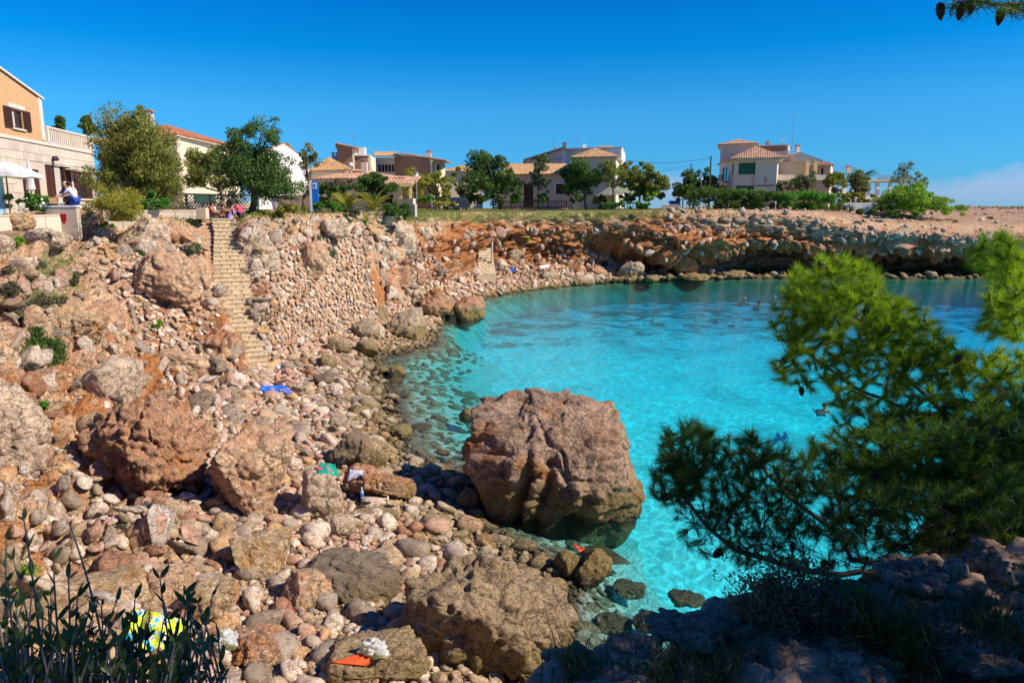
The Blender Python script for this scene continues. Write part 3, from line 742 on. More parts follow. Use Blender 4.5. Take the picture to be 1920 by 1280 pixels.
B('boulder', 'round red-brown boulder beside the bright yellow beach towel', 325, 1145, 82, 82, 'rock_pink', 17, zz=1.0, box=0.2, rough=0.06, cells=0.05)
B('boulder', 'tan slanted rock with a reddish foot right of the round red-brown boulder', 395, 1185, 105, 92, 'rock_ochre', 18, zz=.9, box=0.5, rot=(0, -25, 10))
B('boulder', 'wide smooth sandy-coloured rock slab behind the yellow beach towel', 150, 1205, 235, 150, 'rock_ochre', 19, zz=1.2, dep=.9, sub=6, box=.5, cuts=6, rough=.05, cells=.03, up=.5)
B('boulder', 'pale pink rock with the green towel spread on its top', 604, 968, 82, 105, 'rock_white', 20, zz=.75, dep=1.0, box=.5, cuts=7, rough=.08, rot=(0, 8, 5), sub=6)
B('boulder', 'long jagged orange-brown rock beside the striped white towel', 716, 934, 132, 62, 'rock_orange', 21, zz=.6, dep=.55, sub=6, box=.3, cuts=8, rough=.10, cells=.10, rot=(0, 14, -8))
B('boulder', 'dark brown peaked boulder half in its own shade behind the green towel', 655, 876, 75, 72, 'rock_rib', 22, zz=.6, box=.3, cuts=8, rough=.08, rot=(0, -15, 0))
B('boulder', 'olive tan smooth-faced boulder right of the dark peaked one', 700, 884, 70, 66, 'rock_tan', 23, zz=.45, box=.3, cuts=8, rough=.05, rot=(0, 20, 10))
B('boulder', 'small bright ochre rounded stone below the big pinkish boulder', 420, 1008, 42, 48, 'rock_ochre', 24, box=.1, rough=.04, sub=3, cat='stone')
B('boulder', 'rounded pale pink rock above the round red-brown boulder', 292, 1072, 72, 60, 'rock_pink', 25, zz=1.1, box=.2, rough=.05)
B('boulder', 'mottled purple-pink boulder left of the ribbed boulder', 575, 1160, 92, 92, 'rock_pink', 26, zz=.6, box=.3, cuts=9, rough=.10, cells=.10)
B('boulder', 'reddish pitted rock below the white plastic bag', 480, 1262, 105, 72, 'rock_orange', 27, zz=.8, box=.3, rough=.12, cells=.12, sub=6)
B('boulder', 'weathered pale round rock right of the yellow-stained slab', 635, 1010, 62, 46, 'rock_white', 28, zz=.65, box=.2, rough=.06)
B('boulder', 'flat whitish grey slab lying among pebbles below the long orange-brown rock', 700, 985, 92, 50, 'rock_white', 29, zz=.45, box=.4, rough=.05, up=.5)
B('boulder', 'wedge-shaped brown rock at the tide line with orange sandals on top', 1108, 1108, 62, 82, 'rock_tan', 30, zz=-.15, box=.4, cuts=9, cutd=(.5, .8), rough=.05, rot=(0, 22, 20), dep=1.1, sub=6)
B('boulder', 'lumpy olive rock between the great boulder and the largest tan boulder', 1062, 1092, 62, 58, 'rock_tan', 31, zz=-.1, box=.2, rough=.10, cells=.10, sub=6)
B('boulder', 'low weed-covered reef rock just awash right of the great boulder foot', 1135, 1064, 95, 36, 'rock_grey', 32, zz=-.28, box=.2, rough=.08, rot=(0, 12, 25), up=.7)
B('boulder', 'dark weedy rock breaking the shallows nearest the ledge', 1222, 1196, 80, 42, 'rock_grey', 33, zz=-.3, box=.3, rough=.10, rot=(0, 14, 15))
B('boulder', 'dark submerged rock in the clear shallows, the more distant one', 1285, 1142, 62, 34, 'rock_grey', 34, zz=-.35, box=.3, rough=.10)
B('boulder', 'sunken brown rock in the shallows beside the wedge-shaped rock', 1180, 1122, 62, 30, 'rock_grey', 35, zz=-.42, box=.3, rough=.10)
B('boulder', 'sunken dark rock close to the side of the largest tan boulder', 1150, 1192, 72, 36, 'rock_grey', 36, zz=-.42, box=.3, rough=.10)
B('boulder', 'small dark rock peeping out of the water left of the great boulder top', 880, 792, 46, 34, 'rock_grey', 37, zz=-.2, box=.2, rough=.08)
B('boulder', 'wet dark rock in the shade at the left foot of the great boulder', 880, 955, 50, 42, 'rock_pink', 38, zz=.05, box=.2, rough=.06)
# ---- left slope
B('boulder', 'grey-white smooth block jutting from the left slope', 205, 790, 118, 130, 'rock_white', 41, dd=20.5, box=.7, cuts=8, rough=.05, cells=.03, rot=(8, 12, 20), sub=6)
B('boulder', 'pale cream block on the far left edge of the slope', 15, 880, 120, 170, 'rock_white', 42, dd=15.5, box=.5, cuts=8, rough=.06, sub=6)
B('boulder', 'round tan boulder with a flat top perched on the scrubby left slope', 148, 642, 98, 66, 'rock_ochre', 43, box=.2, cuts=5, rough=.05, sub=6)
B('boulder', 'slim upright slab of rock standing in dark scrub on the left slope', 70, 636, 34, 64, 'rock_pink', 44, box=.3, cuts=6, rough=.04, dep=.6, rot=(0, -12, 0))
B('boulder', 'long pink slab lying on the slope above the pebbles, left of the stair foot', 342, 702, 86, 46, 'rock_pink', 45, box=.5, cuts=6, rough=.05, rot=(0, 14, 0), sub=6)
B('rock_outcrop', 'dark red knobbly conglomerate outcrop hugging the left side of the lower stairs', 418, 692, 82, 92, 'rock_orange', 46, dd=30.6, box=.2, rough=.16, cells=.22, cat='rock outcrop', sub=6)
B('rock_outcrop', 'big rounded pink outcrop overhanging below the upper stairs on the left', 325, 580, 125, 110, 'rock_pink', 47, dd=32.0, box=.2, cuts=6, rough=.12, cells=.10, rot=(0, 18, 0), cat='rock outcrop', sub=6)
B('boulder', 'smooth white boulder on the rim at the top of the left stone wall', 92, 462, 66, 34, 'rock_white', 48, box=.2, cuts=4, rough=.04)
B('boulder', 'pale lumpy boulder right of the smooth white one on the rim', 150, 442, 58, 40, 'rock_white', 49, box=.2, cuts=5, rough=.09, cells=.08)
B('boulder', 'rounded pale boulder cut by the left edge of the picture on the upper slope', 6, 478, 44, 36, 'rock_white', 50, box=.1, rough=.04)
B('boulder', 'whitish boulder among grey scrub on the upper left slope', 46, 522, 44, 42, 'rock_white', 51, box=.3, rough=.07)
B('boulder', 'pinkish rock ridge below the rim left of the stairs', 285, 470, 60, 62, 'rock_white', 52, box=.3, rough=.12, cells=.10, rot=(0, 25, 0))
B('boulder', 'orange-tinted lump low on the slope left of the stairs', 375, 540, 48, 60, 'rock_pink', 53, dd=34.4, box=.3, rough=.12, cells=.10)
# ---- right of the stairs, the stone-walled bank
B('rock_outcrop', 'pale bulging outcrop at the top of the bank just right of the stairs', 484, 508, 72, 92, 'rock_white', 61, dd=37.4, box=.3, rough=.12, cells=.12, cat='rock outcrop', sub=6)
B('rock_outcrop', 'long pink tongue of rock hanging down the middle of the stone-walled bank', 588, 520, 52, 72, 'rock_pink', 62, dd=41.6, box=.3, rough=.06, rot=(0, 18, 0), cat='rock outcrop', sub=6)
B('rock_outcrop', 'craggy pale outcrop crowning the right end of the stone-walled bank', 742, 478, 78, 72, 'rock_white', 63, dd=53.5, box=.3, rough=.12, cells=.12, cat='rock outcrop', sub=6)
B('rock_outcrop', 'dark-pitted rounded outcrop below the crowning crag on the bank', 730, 505, 62, 52, 'rock_pink', 64, dd=52, box=.2, rough=.12, cells=.12, cat='rock outcrop')
B('rock_outcrop', 'deep orange gully of soft rock at the right end of the stone-walled bank', 750, 555, 40, 70, 'rock_orange', 65, dd=52.5, box=.2, rough=.12, cells=.12, cat='rock outcrop')
B('boulder', 'small whitish crag on the rim above the stone-walled bank', 668, 412, 22, 22, 'rock_white', 66, box=.3, rough=.1)
B('boulder', 'grassy topped pale crag on the rim, the larger one by the dark round bush', 718, 425, 46, 30, 'rock_white', 67, box=.3, rough=.12, cells=.1)
B('boulder', 'row crag of broken pale rock on the rim left of the larger crag', 628, 440, 50, 40, 'rock_white', 68, dd=44.8, box=.3, rough=.14, cells=.12)
for i, (px_, py_, w_, lb) in enumerate(((25, 432, 60, 'leftmost rough rock below the cafe terrace wall'), (75, 428, 46, 'second rough rock below the cafe terrace wall'), (120, 424, 44, 'third rough rock below the cafe terrace wall'), (162, 424, 40, 'fourth rough rock below the cafe terrace wall, next to the feathery shrub'))):
    B('boulder', lb, px_, py_, w_, 30, 'rock_pink' if i % 2 else 'rock_ochre', 140 + i, box=.3, rough=.14, cells=.12)
# shore rocks below the bank
for i, (lb, px_, py_, w_, h_, mt, zz_) in enumerate([
    ('large grey boulder with a yellow weedy foot at the water below the stone-walled bank', 768, 640, 82, 68, 'rock_grey', .1),
    ('red-topped headland rock reaching furthest into the cove', 876, 604, 70, 62, 'rock_orange', -.1),
    ('reddish rock wedged behind the headland rock', 814, 592, 76, 58, 'rock_orange', .4),
    ('grey slanted boulder on the bank foot left of the large grey one', 686, 640, 52, 48, 'rock_grey', .5),
    ('brown rounded boulder at the bank foot, third from the water', 650, 612, 40, 40, 'rock_tan', 1.1),
    ('broad brown boulder at the bank foot above the slanted grey one', 700, 606, 62, 40, 'rock_tan', .9),
    ('yellow-footed boulder on the shore under the slanted grey one', 690, 668, 46, 36, 'rock_grey', .25),
    ('tan boulder in the jumble of rocks below the bank middle', 636, 662, 44, 34, 'rock_tan', .55),
    ('brown boulder near the shore between stairs and the yellow-footed boulder', 617, 690, 40, 34, 'rock_tan', .5),
    ('weedy ochre rock standing by itself in the shallows', 746, 712, 36, 30, 'rock_grey', -.15),
    ('ochre twin rock on the waterline left of the lone shallows rock', 716, 706, 34, 22, 'rock_grey', -.1),
    ('dark brown shore rock below the twin rocks', 700, 752, 28, 24, 'rock_grey', 0),
    ('dark weed-covered flat rock awash in the bay of the pebble beach', 738, 724, 40, 16, 'rock_grey', -.2),
    ('small dark awash rock by the flat weed-covered one', 750, 750, 36, 18, 'rock_grey', -.22),
    ('yellowish flat reef at the pebble beach tip', 738, 828, 66, 34, 'rock_grey', -.05),
    ('pale brown boulder in the middle of the beach jumble behind the sunbather', 610, 722, 40, 30, 'rock_rib', .6),
    ('ochre boulder by the water below the beach jumble', 668, 790, 40, 34, 'rock_grey', .2),
    ('round ochre boulder touching the water right of its neighbour', 706, 806, 38, 30, 'rock_grey', .05),
    ('tiny pale stone above water in the shallows left of the great boulder', 832, 856, 24, 16, 'rock_white', -.08),
    ('low dark reef in the shallows left of the great boulder', 790, 812, 50, 18, 'rock_grey', -.25),
]):
    B('boulder', lb, px_, py_, w_, h_, mt, 70 + i, zz=zz_, box=.25, cuts=8, rough=.09, cells=.09, rot=(0, (i * 37) % 30 - 15, i * 50))
# rocks along the far cliff foot
for i, (lb, px_, py_, w_, h_, mt) in enumerate([
    ('big dark grey slanted boulder at the cave mouth under the far cliff', 1178, 528, 62, 40, 'rock_grey'),
    ('small grey rock at the right end of the slanted boulder by the cave', 1220, 530, 34, 16, 'rock_grey'),
    ('orange and brown square boulder left of the cave under the far cliff', 1120, 528, 56, 34, 'rock_orange'),
    ('orange-topped boulder on the far shore, second from the cave', 1076, 530, 44, 40, 'rock_orange'),
    ('grey weedy boulder on the far shore below the white boat-shaped towel', 1024, 536, 42, 36, 'rock_grey'),
    ('pale squat boulder on the far shore left of the grey weedy one', 985, 540, 36, 20, 'rock_grey'),
    ('flat ochre rock at the foot of the far steps', 905, 524, 50, 14, 'rock_ochre'),
    ('white triangular rock right of the far steps', 940, 510, 24, 28, 'rock_white'),
    ('tan rounded boulder in the far rockfall', 965, 492, 34, 28, 'rock_tan'),
    ('dark flat rock in the far cliff cave under the orange bulge', 1300, 527, 60, 16, 'rock_grey'),
    ('grey rock against the back wall of the far cave', 1370, 524, 50, 20, 'rock_grey'),
]):
    B('boulder', lb, px_, py_, w_, h_, mt, 100 + i, zz=0.0 if py_ > 525 else None, box=.3, cuts=8, rough=.1, cells=.1, rot=(0, (i * 41) % 30 - 15, i * 50))
# tumbled rockfall on the far bank, one by one
rng = random.Random(5)
fallv = [rock_mesh('fallen_rock', 200 + i, (1, .85, .75), M['rock_pink'], 3, cuts=10, cutd=(.45,.8), rough=.12, cells=0) for i in range(5)]
fallg = [rock_mesh('fallen_rock', 210 + i, (1, .85, .75), M['rock_white'], 3, cuts=10, cutd=(.45,.8), rough=.12, cells=0) for i in range(4)]
cnt = 0
while cnt < 90:
    px_ = rng.uniform(930, 1160); py_ = rng.uniform(455, 530)
    if py_ < 452 + abs(px_ - 1030) * 0.25: continue
    p, n = hit(px_, py_)
    if p is None: continue
    s = rng.uniform(.25, .62)
    o = obj('fallen_rock', rng.choice(fallv + fallg), None, label='fallen pinkish rock in the rockfall under the far cliff', cat='rock', group='fallen rocks under the far cliff')
    o.location = p + n * s * .2; o.scale = (s, s * rng.uniform(.7, 1.1), s * rng.uniform(.7, 1.1)); o.rotation_euler = [rng.uniform(0, 6.3) for _ in range(3)]
    cnt += 1
U1 = 'first second third fourth fifth sixth seventh eighth ninth tenth eleventh twelfth thirteenth fourteenth fifteenth sixteenth seventeenth eighteenth nineteenth'.split()
ORD = U1 + ['twentieth'] + ['twenty-' + u for u in U1[:9]] + ['thirtieth'] + ['thirty-' + u for u in U1[:9]] + ['fortieth']
# blocky ledges along the far rim, right part
for i in range(34):
    px_ = 1300 + i * 15 + rng.uniform(-4, 4); row = i % 2
    py_ = 406 + (px_ - 1300) * .018 + row * 16 + rng.uniform(-2, 3)
    p, n = hit(px_, py_)
    if p is None: continue
    o = obj('ledge_block', rock_mesh('ledge_block', 240 + i, (1, .7, .42), M['rock_grey'], 3, box=.6, rough=.07, cells=0), None,
            label=ORD[i] + ' weathered block from the left along the right half of the far rim', cat='rock', group='limestone blocks along the far cliff rim')
    s = rng.uniform(.55, .95); o.location = p - Vector((0, 0, .18)); o.scale = (s, s, s * .9); o.rotation_euler = (0, 0, rng.uniform(-.2, .2))
# ============================================================ loose stones of the beach and stones of the dry walls
M['knob'] = rock('rock_knob', PINK, CREAM, ORNG, 0.40, 1.6, algae=0.4, island=True)
M['sunk'] = rock('sunken_stone', (0.30,0.25,0.14), (0.14,0.11,0.06), OCHR, 0.1, 2.5, algae=0, island=False)
PEB = []
for i in range(10):
    V, F = rock_shape(2, 300 + i, cuts=7 + 5 * (i % 2), cutd=(.58 - .16 * (i % 2), .9), rough=.15, cells=0, dims=(1, .78 + .02 * i, .62 + .03 * (i % 4)))
    PEB.append((V, F))
PEBL = [(rock_shape(1, 330 + i, cuts=0, rough=.10, cells=0, dims=(1, .8, .66))) for i in range(6)]
def peb_meshes(mat): return [mesh_np('stone', V, F, mat, True) for V, F in PEB]
def rotm(r):
    return np.array(Matrix(((1,0,0),(0,1,0),(0,0,1))).to_3x3() @ r.to_matrix())
from mathutils import Euler, Quaternion
def joined(name, items, mat, shapes, parent=None, **k):
    """items: (loc, quaternion, scale3) ; one mesh of many stones"""
    Vs = []; Fs = []; n = 0
    for i, (loc, q, s) in enumerate(items):
        V, F = shapes[i % len(shapes)]
        Vs.append((V * np.array(s)) @ np.array(q.to_matrix()).T + np.array(loc)); Fs.append(F + n); n += len(V)
    me = mesh_np(name, np.concatenate(Vs), np.concatenate(Fs), mat, True)
    return obj(name, me, parent, **k)
def ssize(p, s):
    q = p - Vector((0, 0, HC)); return s / q.length
rng = random.Random(11)
items = []
nq = 0
occ = {}
def free(p, r, f=0.72):
    c = 0.35; ix, iy = int(p.x // c), int(p.y // c)
    for a in (-1, 0, 1):
        for b in (-1, 0, 1):
            for (q, rr) in occ.get((ix + a, iy + b), ()):
                if (q - p).length < (r + rr) * f: return False
    occ.setdefault((ix, iy), []).append((p.copy(), r)); return True
# visible beach: sample photograph-independent section space, dense where near
def try_stones(n, smin, smax, s0, s1, k0, k1, f=0.72, power=2.2):
    for _ in range(n):
        s = rng.uniform(s0, s1); k = rng.uniform(k0, k1)
        p, nn = surf(s, k)
        p = p + Vector((rng.uniform(-.12, .12), rng.uniform(-.12, .12), 0))
        r = smin + (smax - smin) * rng.random() ** power
        if free(p, r, f):
            q = Quaternion((0, 0, 1), rng.uniform(0, 6.3)) if False else nn.to_track_quat('Z', 'Y') @ Euler((rng.uniform(-.5, .5), rng.uniform(-.5, .5), rng.uniform(0, 6.3))).to_quaternion()
            items.append((p + nn * r * .18, q, r * rng.uniform(.85, 1.2)))
try_stones(900, .22, .42, 4.0, 12.5, 2.0, 4.3, .8, 1.6)
try_stones(9000, .10, .22, 3.4, 8.6, 1.9, 4.25, .74, 1.6)
try_stones(9000, .12, .24, 8.4, 14.5, 1.9, 4.4, .72, 1.8)
try_stones(14000, .045, .11, 3.4, 7.6, 1.9, 4.15, .70, 1.3)
try_stones(7000, .07, .13, 7.5, 10.5, 2.0, 4.3, .70, 1.3)
try_stones(2600, .10, .26, 5.5, 10.0, 4.1, 5.2, .75, 1.8)
try_stones(2500, .18, .42, 14.3, 18.5, 1.9, 4.6, .72, 1.6)

# knobs and broken bedrock on the slopes
KN = [rock_shape(3, 360 + i, cuts=13, cutd=(.38, .8), rough=.20, cells=0, dims=(1, .8 + .03 * i, .6 + .05 * (i % 4))) for i in range(8)]
kn = []
def knobs(n, s0, s1, k0, k1, r0, r1, pw=2.0):
    for _ in range(n):
        s = rng.uniform(s0, s1); k = rng.uniform(k0, k1)
        if abs(s - 11.0) < .42 or (12.2 < s < 14.2 and 4.6 < k < 6.9 and rng.random() < .96): continue
        if 8.8 < s < 10.4 and 5.0 < k < 7.1 and rng.random() < .85: continue
        p, nn = surf(s, k); r = r0 + (r1 - r0) * rng.random() ** pw
        q = nn.to_track_quat('Z', 'Y') @ Euler((rng.uniform(-.6, .6), rng.uniform(-.6, .6), rng.uniform(0, 6.3))).to_quaternion()
        kn.append((p + nn * r * rng.uniform(-.1, .25), q, (r * rng.uniform(.9, 1.5), r, r * rng.uniform(.7, 1.1))))
knobs(900, 5.6, 9.2, 4.05, 7.6, .07, .5, 2.6); knobs(900, 9.0, 11.9, 4.1, 7.6, .08, .6, 2.8); knobs(420, 11.3, 14.6, 6.6, 7.8, .12, .5); knobs(260, 14.0, 15.6, 4.2, 7.6, .15, .7)
knobs(160, 15.5, 24.5, 6.8, 7.5, .15, .5, 1.8); knobs(160, 15.5, 22, 4.2, 6.0, .2, .6); knobs(420, 8.3, 14.5, 2.6, 4.4, .15, .38)
knobs(130, 16, 24.6, 5.9, 6.9, .25, .8); knobs(360, 17.6, 25, 2.3, 4.1, .2, .8); knobs(420, 19.6, 25.2, 7.2, 9.8, .1, .55, 2.4)
kn.sort(key=lambda it: -(it[2][1] / (it[0] - Vector((0, 0, HC))).length))
KN2 = [rock_shape(2, 380 + i, cuts=13, cutd=(.38, .8), rough=.22, cells=0, dims=(1, .8 + .03 * i, .6 + .05 * (i % 4))) for i in range(8)]
kob = joined('bedrock_knobs', kn[:450], M['knob'], KN, cliff, kind='stuff'); joined('bedrock_knobs', kn[450:], M['knob'], KN2, cliff, kind='stuff')
nrest0 = len(items)
try_stones(1500, .10, .30, 3.2, 8.2, .7, 1.95, .8, 1.8); try_stones(900, .15, .40, 8.0, 14.5, .5, 1.95, .8, 1.8)
sunk = items[nrest0:]; del items[nrest0:]
def peblabel(p):
    if p.y < 13: return 'small rounded limestone cobble on the nearest part of the pebble beach', 'cobbles on the nearest part of the beach'
    if p.y < 20: return 'rounded pale cobble on the beach between the great boulder and the left slope', 'cobbles on the middle of the beach'
    return 'pale cobble on the far part of the pebble beach below the stairs', 'cobbles below the stairs'
def inview(p, m=0):
    y = p.y * cP - (p.z - HC) * sP
    if y < 1: return False
    zc = p.y * sP + (p.z - HC) * cP
    u = 960 + 1400 * p.x / y; v = 640 - 1400 * zc / y
    return -m < u < 1920 + m and -m < v < 1280 + m
items.sort(key=lambda it: -ssize(it[0], it[2]) * (1 if inview(it[0]) else 0.01))
import re as _re
NAMED = [o for o in COL.objects if o.get('category') in ('boulder', 'rock outcrop') and inview(o.location)]
_cut = _re.compile(r' (?:leaning|at|in|below|beside|with|on|right|left|of|behind|near|from|jutting|standing|under|lying|above|cut|just|around|touching|between|perched|close|among|overhanging|hugging|reaching|hanging|crowning|hanging|by|wedged|over|breaking|peeping|the) ')
SHORT = {}
for o in NAMED:
    lb = o['label']; cuts_ = [m.start() for m in _cut.finditer(lb)] + [len(lb)]
    for cpos in cuts_:
        s_ = lb[:cpos]
        if sum(q['label'].startswith(s_ + ' ') or q['label'] == s_ for q in NAMED) == 1 and len(s_.split()) >= 2: break
    SHORT[o.name] = s_
used_lab = {}
def cobble_label(p):
    best = sorted(NAMED, key=lambda o: (Vector(o.location) - p).length - max(o.dimensions) * .3)[0]
    dx = p.x / p.y - best.location.x / best.location.y; side = 'right of' if dx > 0 else 'left of'
    if abs(dx) * p.y < max(best.dimensions) * .3: side = 'in front of' if p.y < best.location.y else 'behind'
    key = (best.name, side); used_lab[key] = used_lab.get(key, 0) + 1
    s_ = ' '.join(SHORT[best.name].split()[:9])
    return U1[min(used_lab[key] - 1, 18)] + ' biggest cobble ' + side + ' the ' + s_, 'rounded cobbles of the beach'
pm = peb_meshes(M['pebble'])
for i, (p, q, r) in enumerate(items[:290]):
    lb, gr = cobble_label(p)
    o = obj('cobble', pm[i % 10], None, label=lb, cat='stone', group=gr)
    o.location = p; o.rotation_mode = 'QUATERNION'; o.rotation_quaternion = q; o.scale = (r * 1.1, r, r * .95)
rest = items[290:]
joined('pebbles', [(p, q, (r * 1.12, r, r * .92)) for p, q, r in rest], M['pebble'], PEB, label='rounded pale pink and cream pebbles covering the beach', kind='stuff')
joined('sunken_stones', [(p - Vector((0, 0, r * .3)), q, (r * 1.15, r, r * .7)) for p, q, r in sunk], M['sunk'], PEB, label='weed-covered stones lying under the clear shallows', kind='stuff')
print('pebbles', len(items))
# coarse gravel between: small, in patches
gi = []
for _ in range(4500):
    s = rng.uniform(3.6, 7.8); k = rng.uniform(2.1, 4.1)
    p, nn = surf(s, k); p = p + Vector((rng.uniform(-.1, .1), rng.uniform(-.1, .1), 0)); r = rng.uniform(.02, .05)
    if inview(p, 60): gi.append((p, Euler((rng.random()*6, rng.random()*6, rng.random()*6)).to_quaternion(), (r, r, r)))
joined('gravel', gi, M['pebble'], PEBL, label='fine shingle filling the gaps between the beach stones', kind='stuff')

NAMED = [o for o in NAMED if o.location.y > 60] or NAMED
for o in [q for q in COL.objects if q.get('group') == 'fallen rocks under the far cliff']:
    best = sorted(NAMED, key=lambda q: (Vector(q.location) - o.location).length)[0]; dx = o.location.x - best.location.x; dz = o.location.z - best.location.z
    side = ('right of' if dx > 0 else 'left of') if abs(dx) > abs(dz) else ('above' if dz > 0 else 'below')
    key = (best.name, 'f' + side); used_lab[key] = used_lab.get(key, 0) + 1
    o['label'] = U1[min(used_lab[key] - 1, 18)] + ' fallen rock ' + side + ' the ' + ' '.join(SHORT[best.name].split()[:10])
# ---- dry stone walls: every stone fitted against the bank
def stone_wall(label, s0, s1, k0, k1, step, r0, r1, sortkey=True, mat='wall_stone', f=0.78, lift=.25, jit=1.0):
    root = empty('dry_stone_wall', surf((s0+s1)/2, k0)[0], label=label, cat='stone wall')
    its = []; occ.clear()
    c0 = np.interp(s0, scol, np.arange(nc)); c1 = np.interp(s1, scol, np.arange(nc))
    n = int((c1 - c0) * (np.interp(k1, krow, np.arange(nr)) - np.interp(k0, krow, np.arange(nr))) * 1.2)
    n = min(n, 9000)
    grid3 = {}
    for _ in range(n):
        cc = rng.uniform(c0, c1); k = rng.uniform(k0, k1); rr = int(np.interp(k, krow, np.arange(nr)))
        p = Vector(G2[rr, int(cc)]); nn = Vector(N2[rr, int(cc)])
        p = p + Vector((rng.uniform(-.1, .1), 0, rng.uniform(-.1, .1))); r = rng.uniform(r0, r1)
        key = (int(p.x / .4), int(p.y / .4), int(p.z / .4)); ok = True
        for a in (-1, 0, 1):
            for b in (-1, 0, 1):
                for c in (-1, 0, 1):
                    for q, qr in grid3.get((key[0]+a, key[1]+b, key[2]+c), ()):
                        if (q - p).length < (r + qr) * f: ok = False; break
                    if not ok: break
                if not ok: break
            if not ok: break
        if not ok: continue
        grid3.setdefault(key, []).append((p, r))
        q = nn.to_track_quat('Z', 'Y') @ Euler((rng.uniform(-.2, .2), rng.uniform(-.2, .2), rng.uniform(0, 6.3))).to_quaternion()
        its.append((p + nn * r * lift, q, r))
    its.sort(key=lambda it: -ssize(it[0], it[2]))
    ms = peb_meshes(M[mat])
    L0 = root.location.copy()
    for i, (p, q, r) in enumerate(its[:290]):
        o = obj('stone', ms[i % 10], root)
        o.location = p - L0; o.rotation_mode = 'QUATERNION'; o.rotation_quaternion = q; o.scale = (r * 1.15, r * 1.1, r * .8)
    if len(its) > 290:
        joined('stone_infill', [(p - L0, q, (r * 1.15, r * 1.1, r * .8)) for p, q, r in its[290:]], M[mat], PEB, root, kind='stuff')
    print(label, len(its))
stone_wall('tall bank wall of fitted pale rubble stones right of the stairs', 11.55, 14.05, 4.25, 7.3, .2, .10, .17)
stone_wall('rubble stone retaining wall below the rim left of the stairs', 8.75, 10.35, 5.0, 7.2, .2, .11, .20)
stone_wall('patch of ochre rubble walling beside the far steps', 14.7, 15.55, 4.3, 6.0, .25, .14, .22)
stone_wall('low rough wall of large rounded ochre stones on the near left slope', 6.3, 7.9, 4.15, 5.6, .3, .14, .30)
# ============================================================ buildings
def XY(px, dd):
    r = ray(px, 388); return Vector((r.x / r.y * dd, dd))
def ZT(py, dd):
    r = ray(960, py); return HC + r.z / r.y * dd
M['st_orange'] = plain('stucco_orange', (0.62, 0.36, 0.18), .9, .06, 1.2, .2)
M['st_tan'] = plain('stucco_brown', (0.27, 0.17, 0.105), .9, .06, .8, .2)
M['st_cream'] = plain('stucco_cream', (0.80, 0.66, 0.46), .9, .05, .8, .2)
M['st_pink'] = plain('stucco_pink', (0.70, 0.52, 0.41), .9, .05, .8, .2)
M['st_white'] = plain('stucco_white', (0.80, 0.76, 0.72), .9, .04, .8, .2)
M['st_beige'] = plain('stucco_beige', (0.74, 0.60, 0.44), .9, .05, .8, .2)
M['st_yellow'] = plain('stucco_yellow', (0.70, 0.50, 0.22), .9, .05, .8, .2)
M['trim'] = plain('pale_trim', (0.70, 0.62, 0.52), .85, .05, 2)
M['green'] = plain('green_paint', (0.012, 0.14, 0.075), .5, .06, 2, .05)
M['brown'] = plain('dark_brown_wood', (0.075, 0.028, 0.018), .6, .12, 4, .1)
M['glass'] = plain('window_dark_glass', (0.03, 0.035, 0.04), .08, .05, 2, 0, spec=.6)
M['curtain'] = plain('white_curtain', (0.55, 0.50, 0.45), .9, .08, 3, .1)
M['dark'] = plain('dark_opening', (0.03, 0.022, 0.02), .9, .1)
M['iron'] = plain('dark_iron', (0.03, 0.03, 0.035), .6, .1, metallic=.3)
M['concrete'] = plain('pale_concrete', (0.50, 0.42, 0.33), .9, .1, 2, .3)
M['bench'] = plain('sandstone_block', (0.66, 0.50, 0.33), .9, .08, 3, .3)
M['white'] = plain('white_paint', (0.80, 0.80, 0.80), .5, .03)
M['blue'] = plain('blue_paint', (0.01, 0.17, 0.62), .4, .05, 2, 0)
M['grey'] = plain('grey_metal', (0.30, 0.31, 0.32), .5, .08, metallic=.3)
def roofmat(name, a, b):
    t = NT(name); p = t.pos()
    c = t.mix(t.noise(p, 1.2, 5, .6), a, b)
    c = t.mix(1.0, c, t.ramp(t.vor(p, 3.3, out='Color'), [(0.2, 0.72), (0.8, 1.2)]), 'MULTIPLY')
    t.bsdf(c, .9, t.bump(t.noise(p, 14, 3), .4, .02)); return t.m
M['roof_red'] = roofmat('roof_tile_red', (0.42, 0.13, 0.06), (0.50, 0.20, 0.10))
M['roof_ochre'] = roofmat('roof_tile_ochre', (0.55, 0.33, 0.14), (0.48, 0.26, 0.13))
M['roof_pink'] = roofmat('roof_tile_pink', (0.52, 0.30, 0.19), (0.44, 0.24, 0.15))
# stone facing of the left building: separate slabs
t = NT('facade_stone'); p = t.pos()
rnd = t.math('FRACT', t.math('MULTIPLY', t.n('ObjectInfo').outputs['Random'], 9.7))
c = t.mix(t.noise(p, 2.0, 6, .65), (0.54, 0.47, 0.39), (0.74, 0.67, 0.58))
c = t.mix(1.0, c, t.ramp(rnd, [(0, (0.82,0.76,0.72)), (0.5, (1.0,0.97,0.93)), (1, (1.12,1.0,0.9))]), 'MULTIPLY')
t.bsdf(c, .9, t.bump(t.noise(p, 9, 6, .7), .5, .03)); M['facade'] = t.m

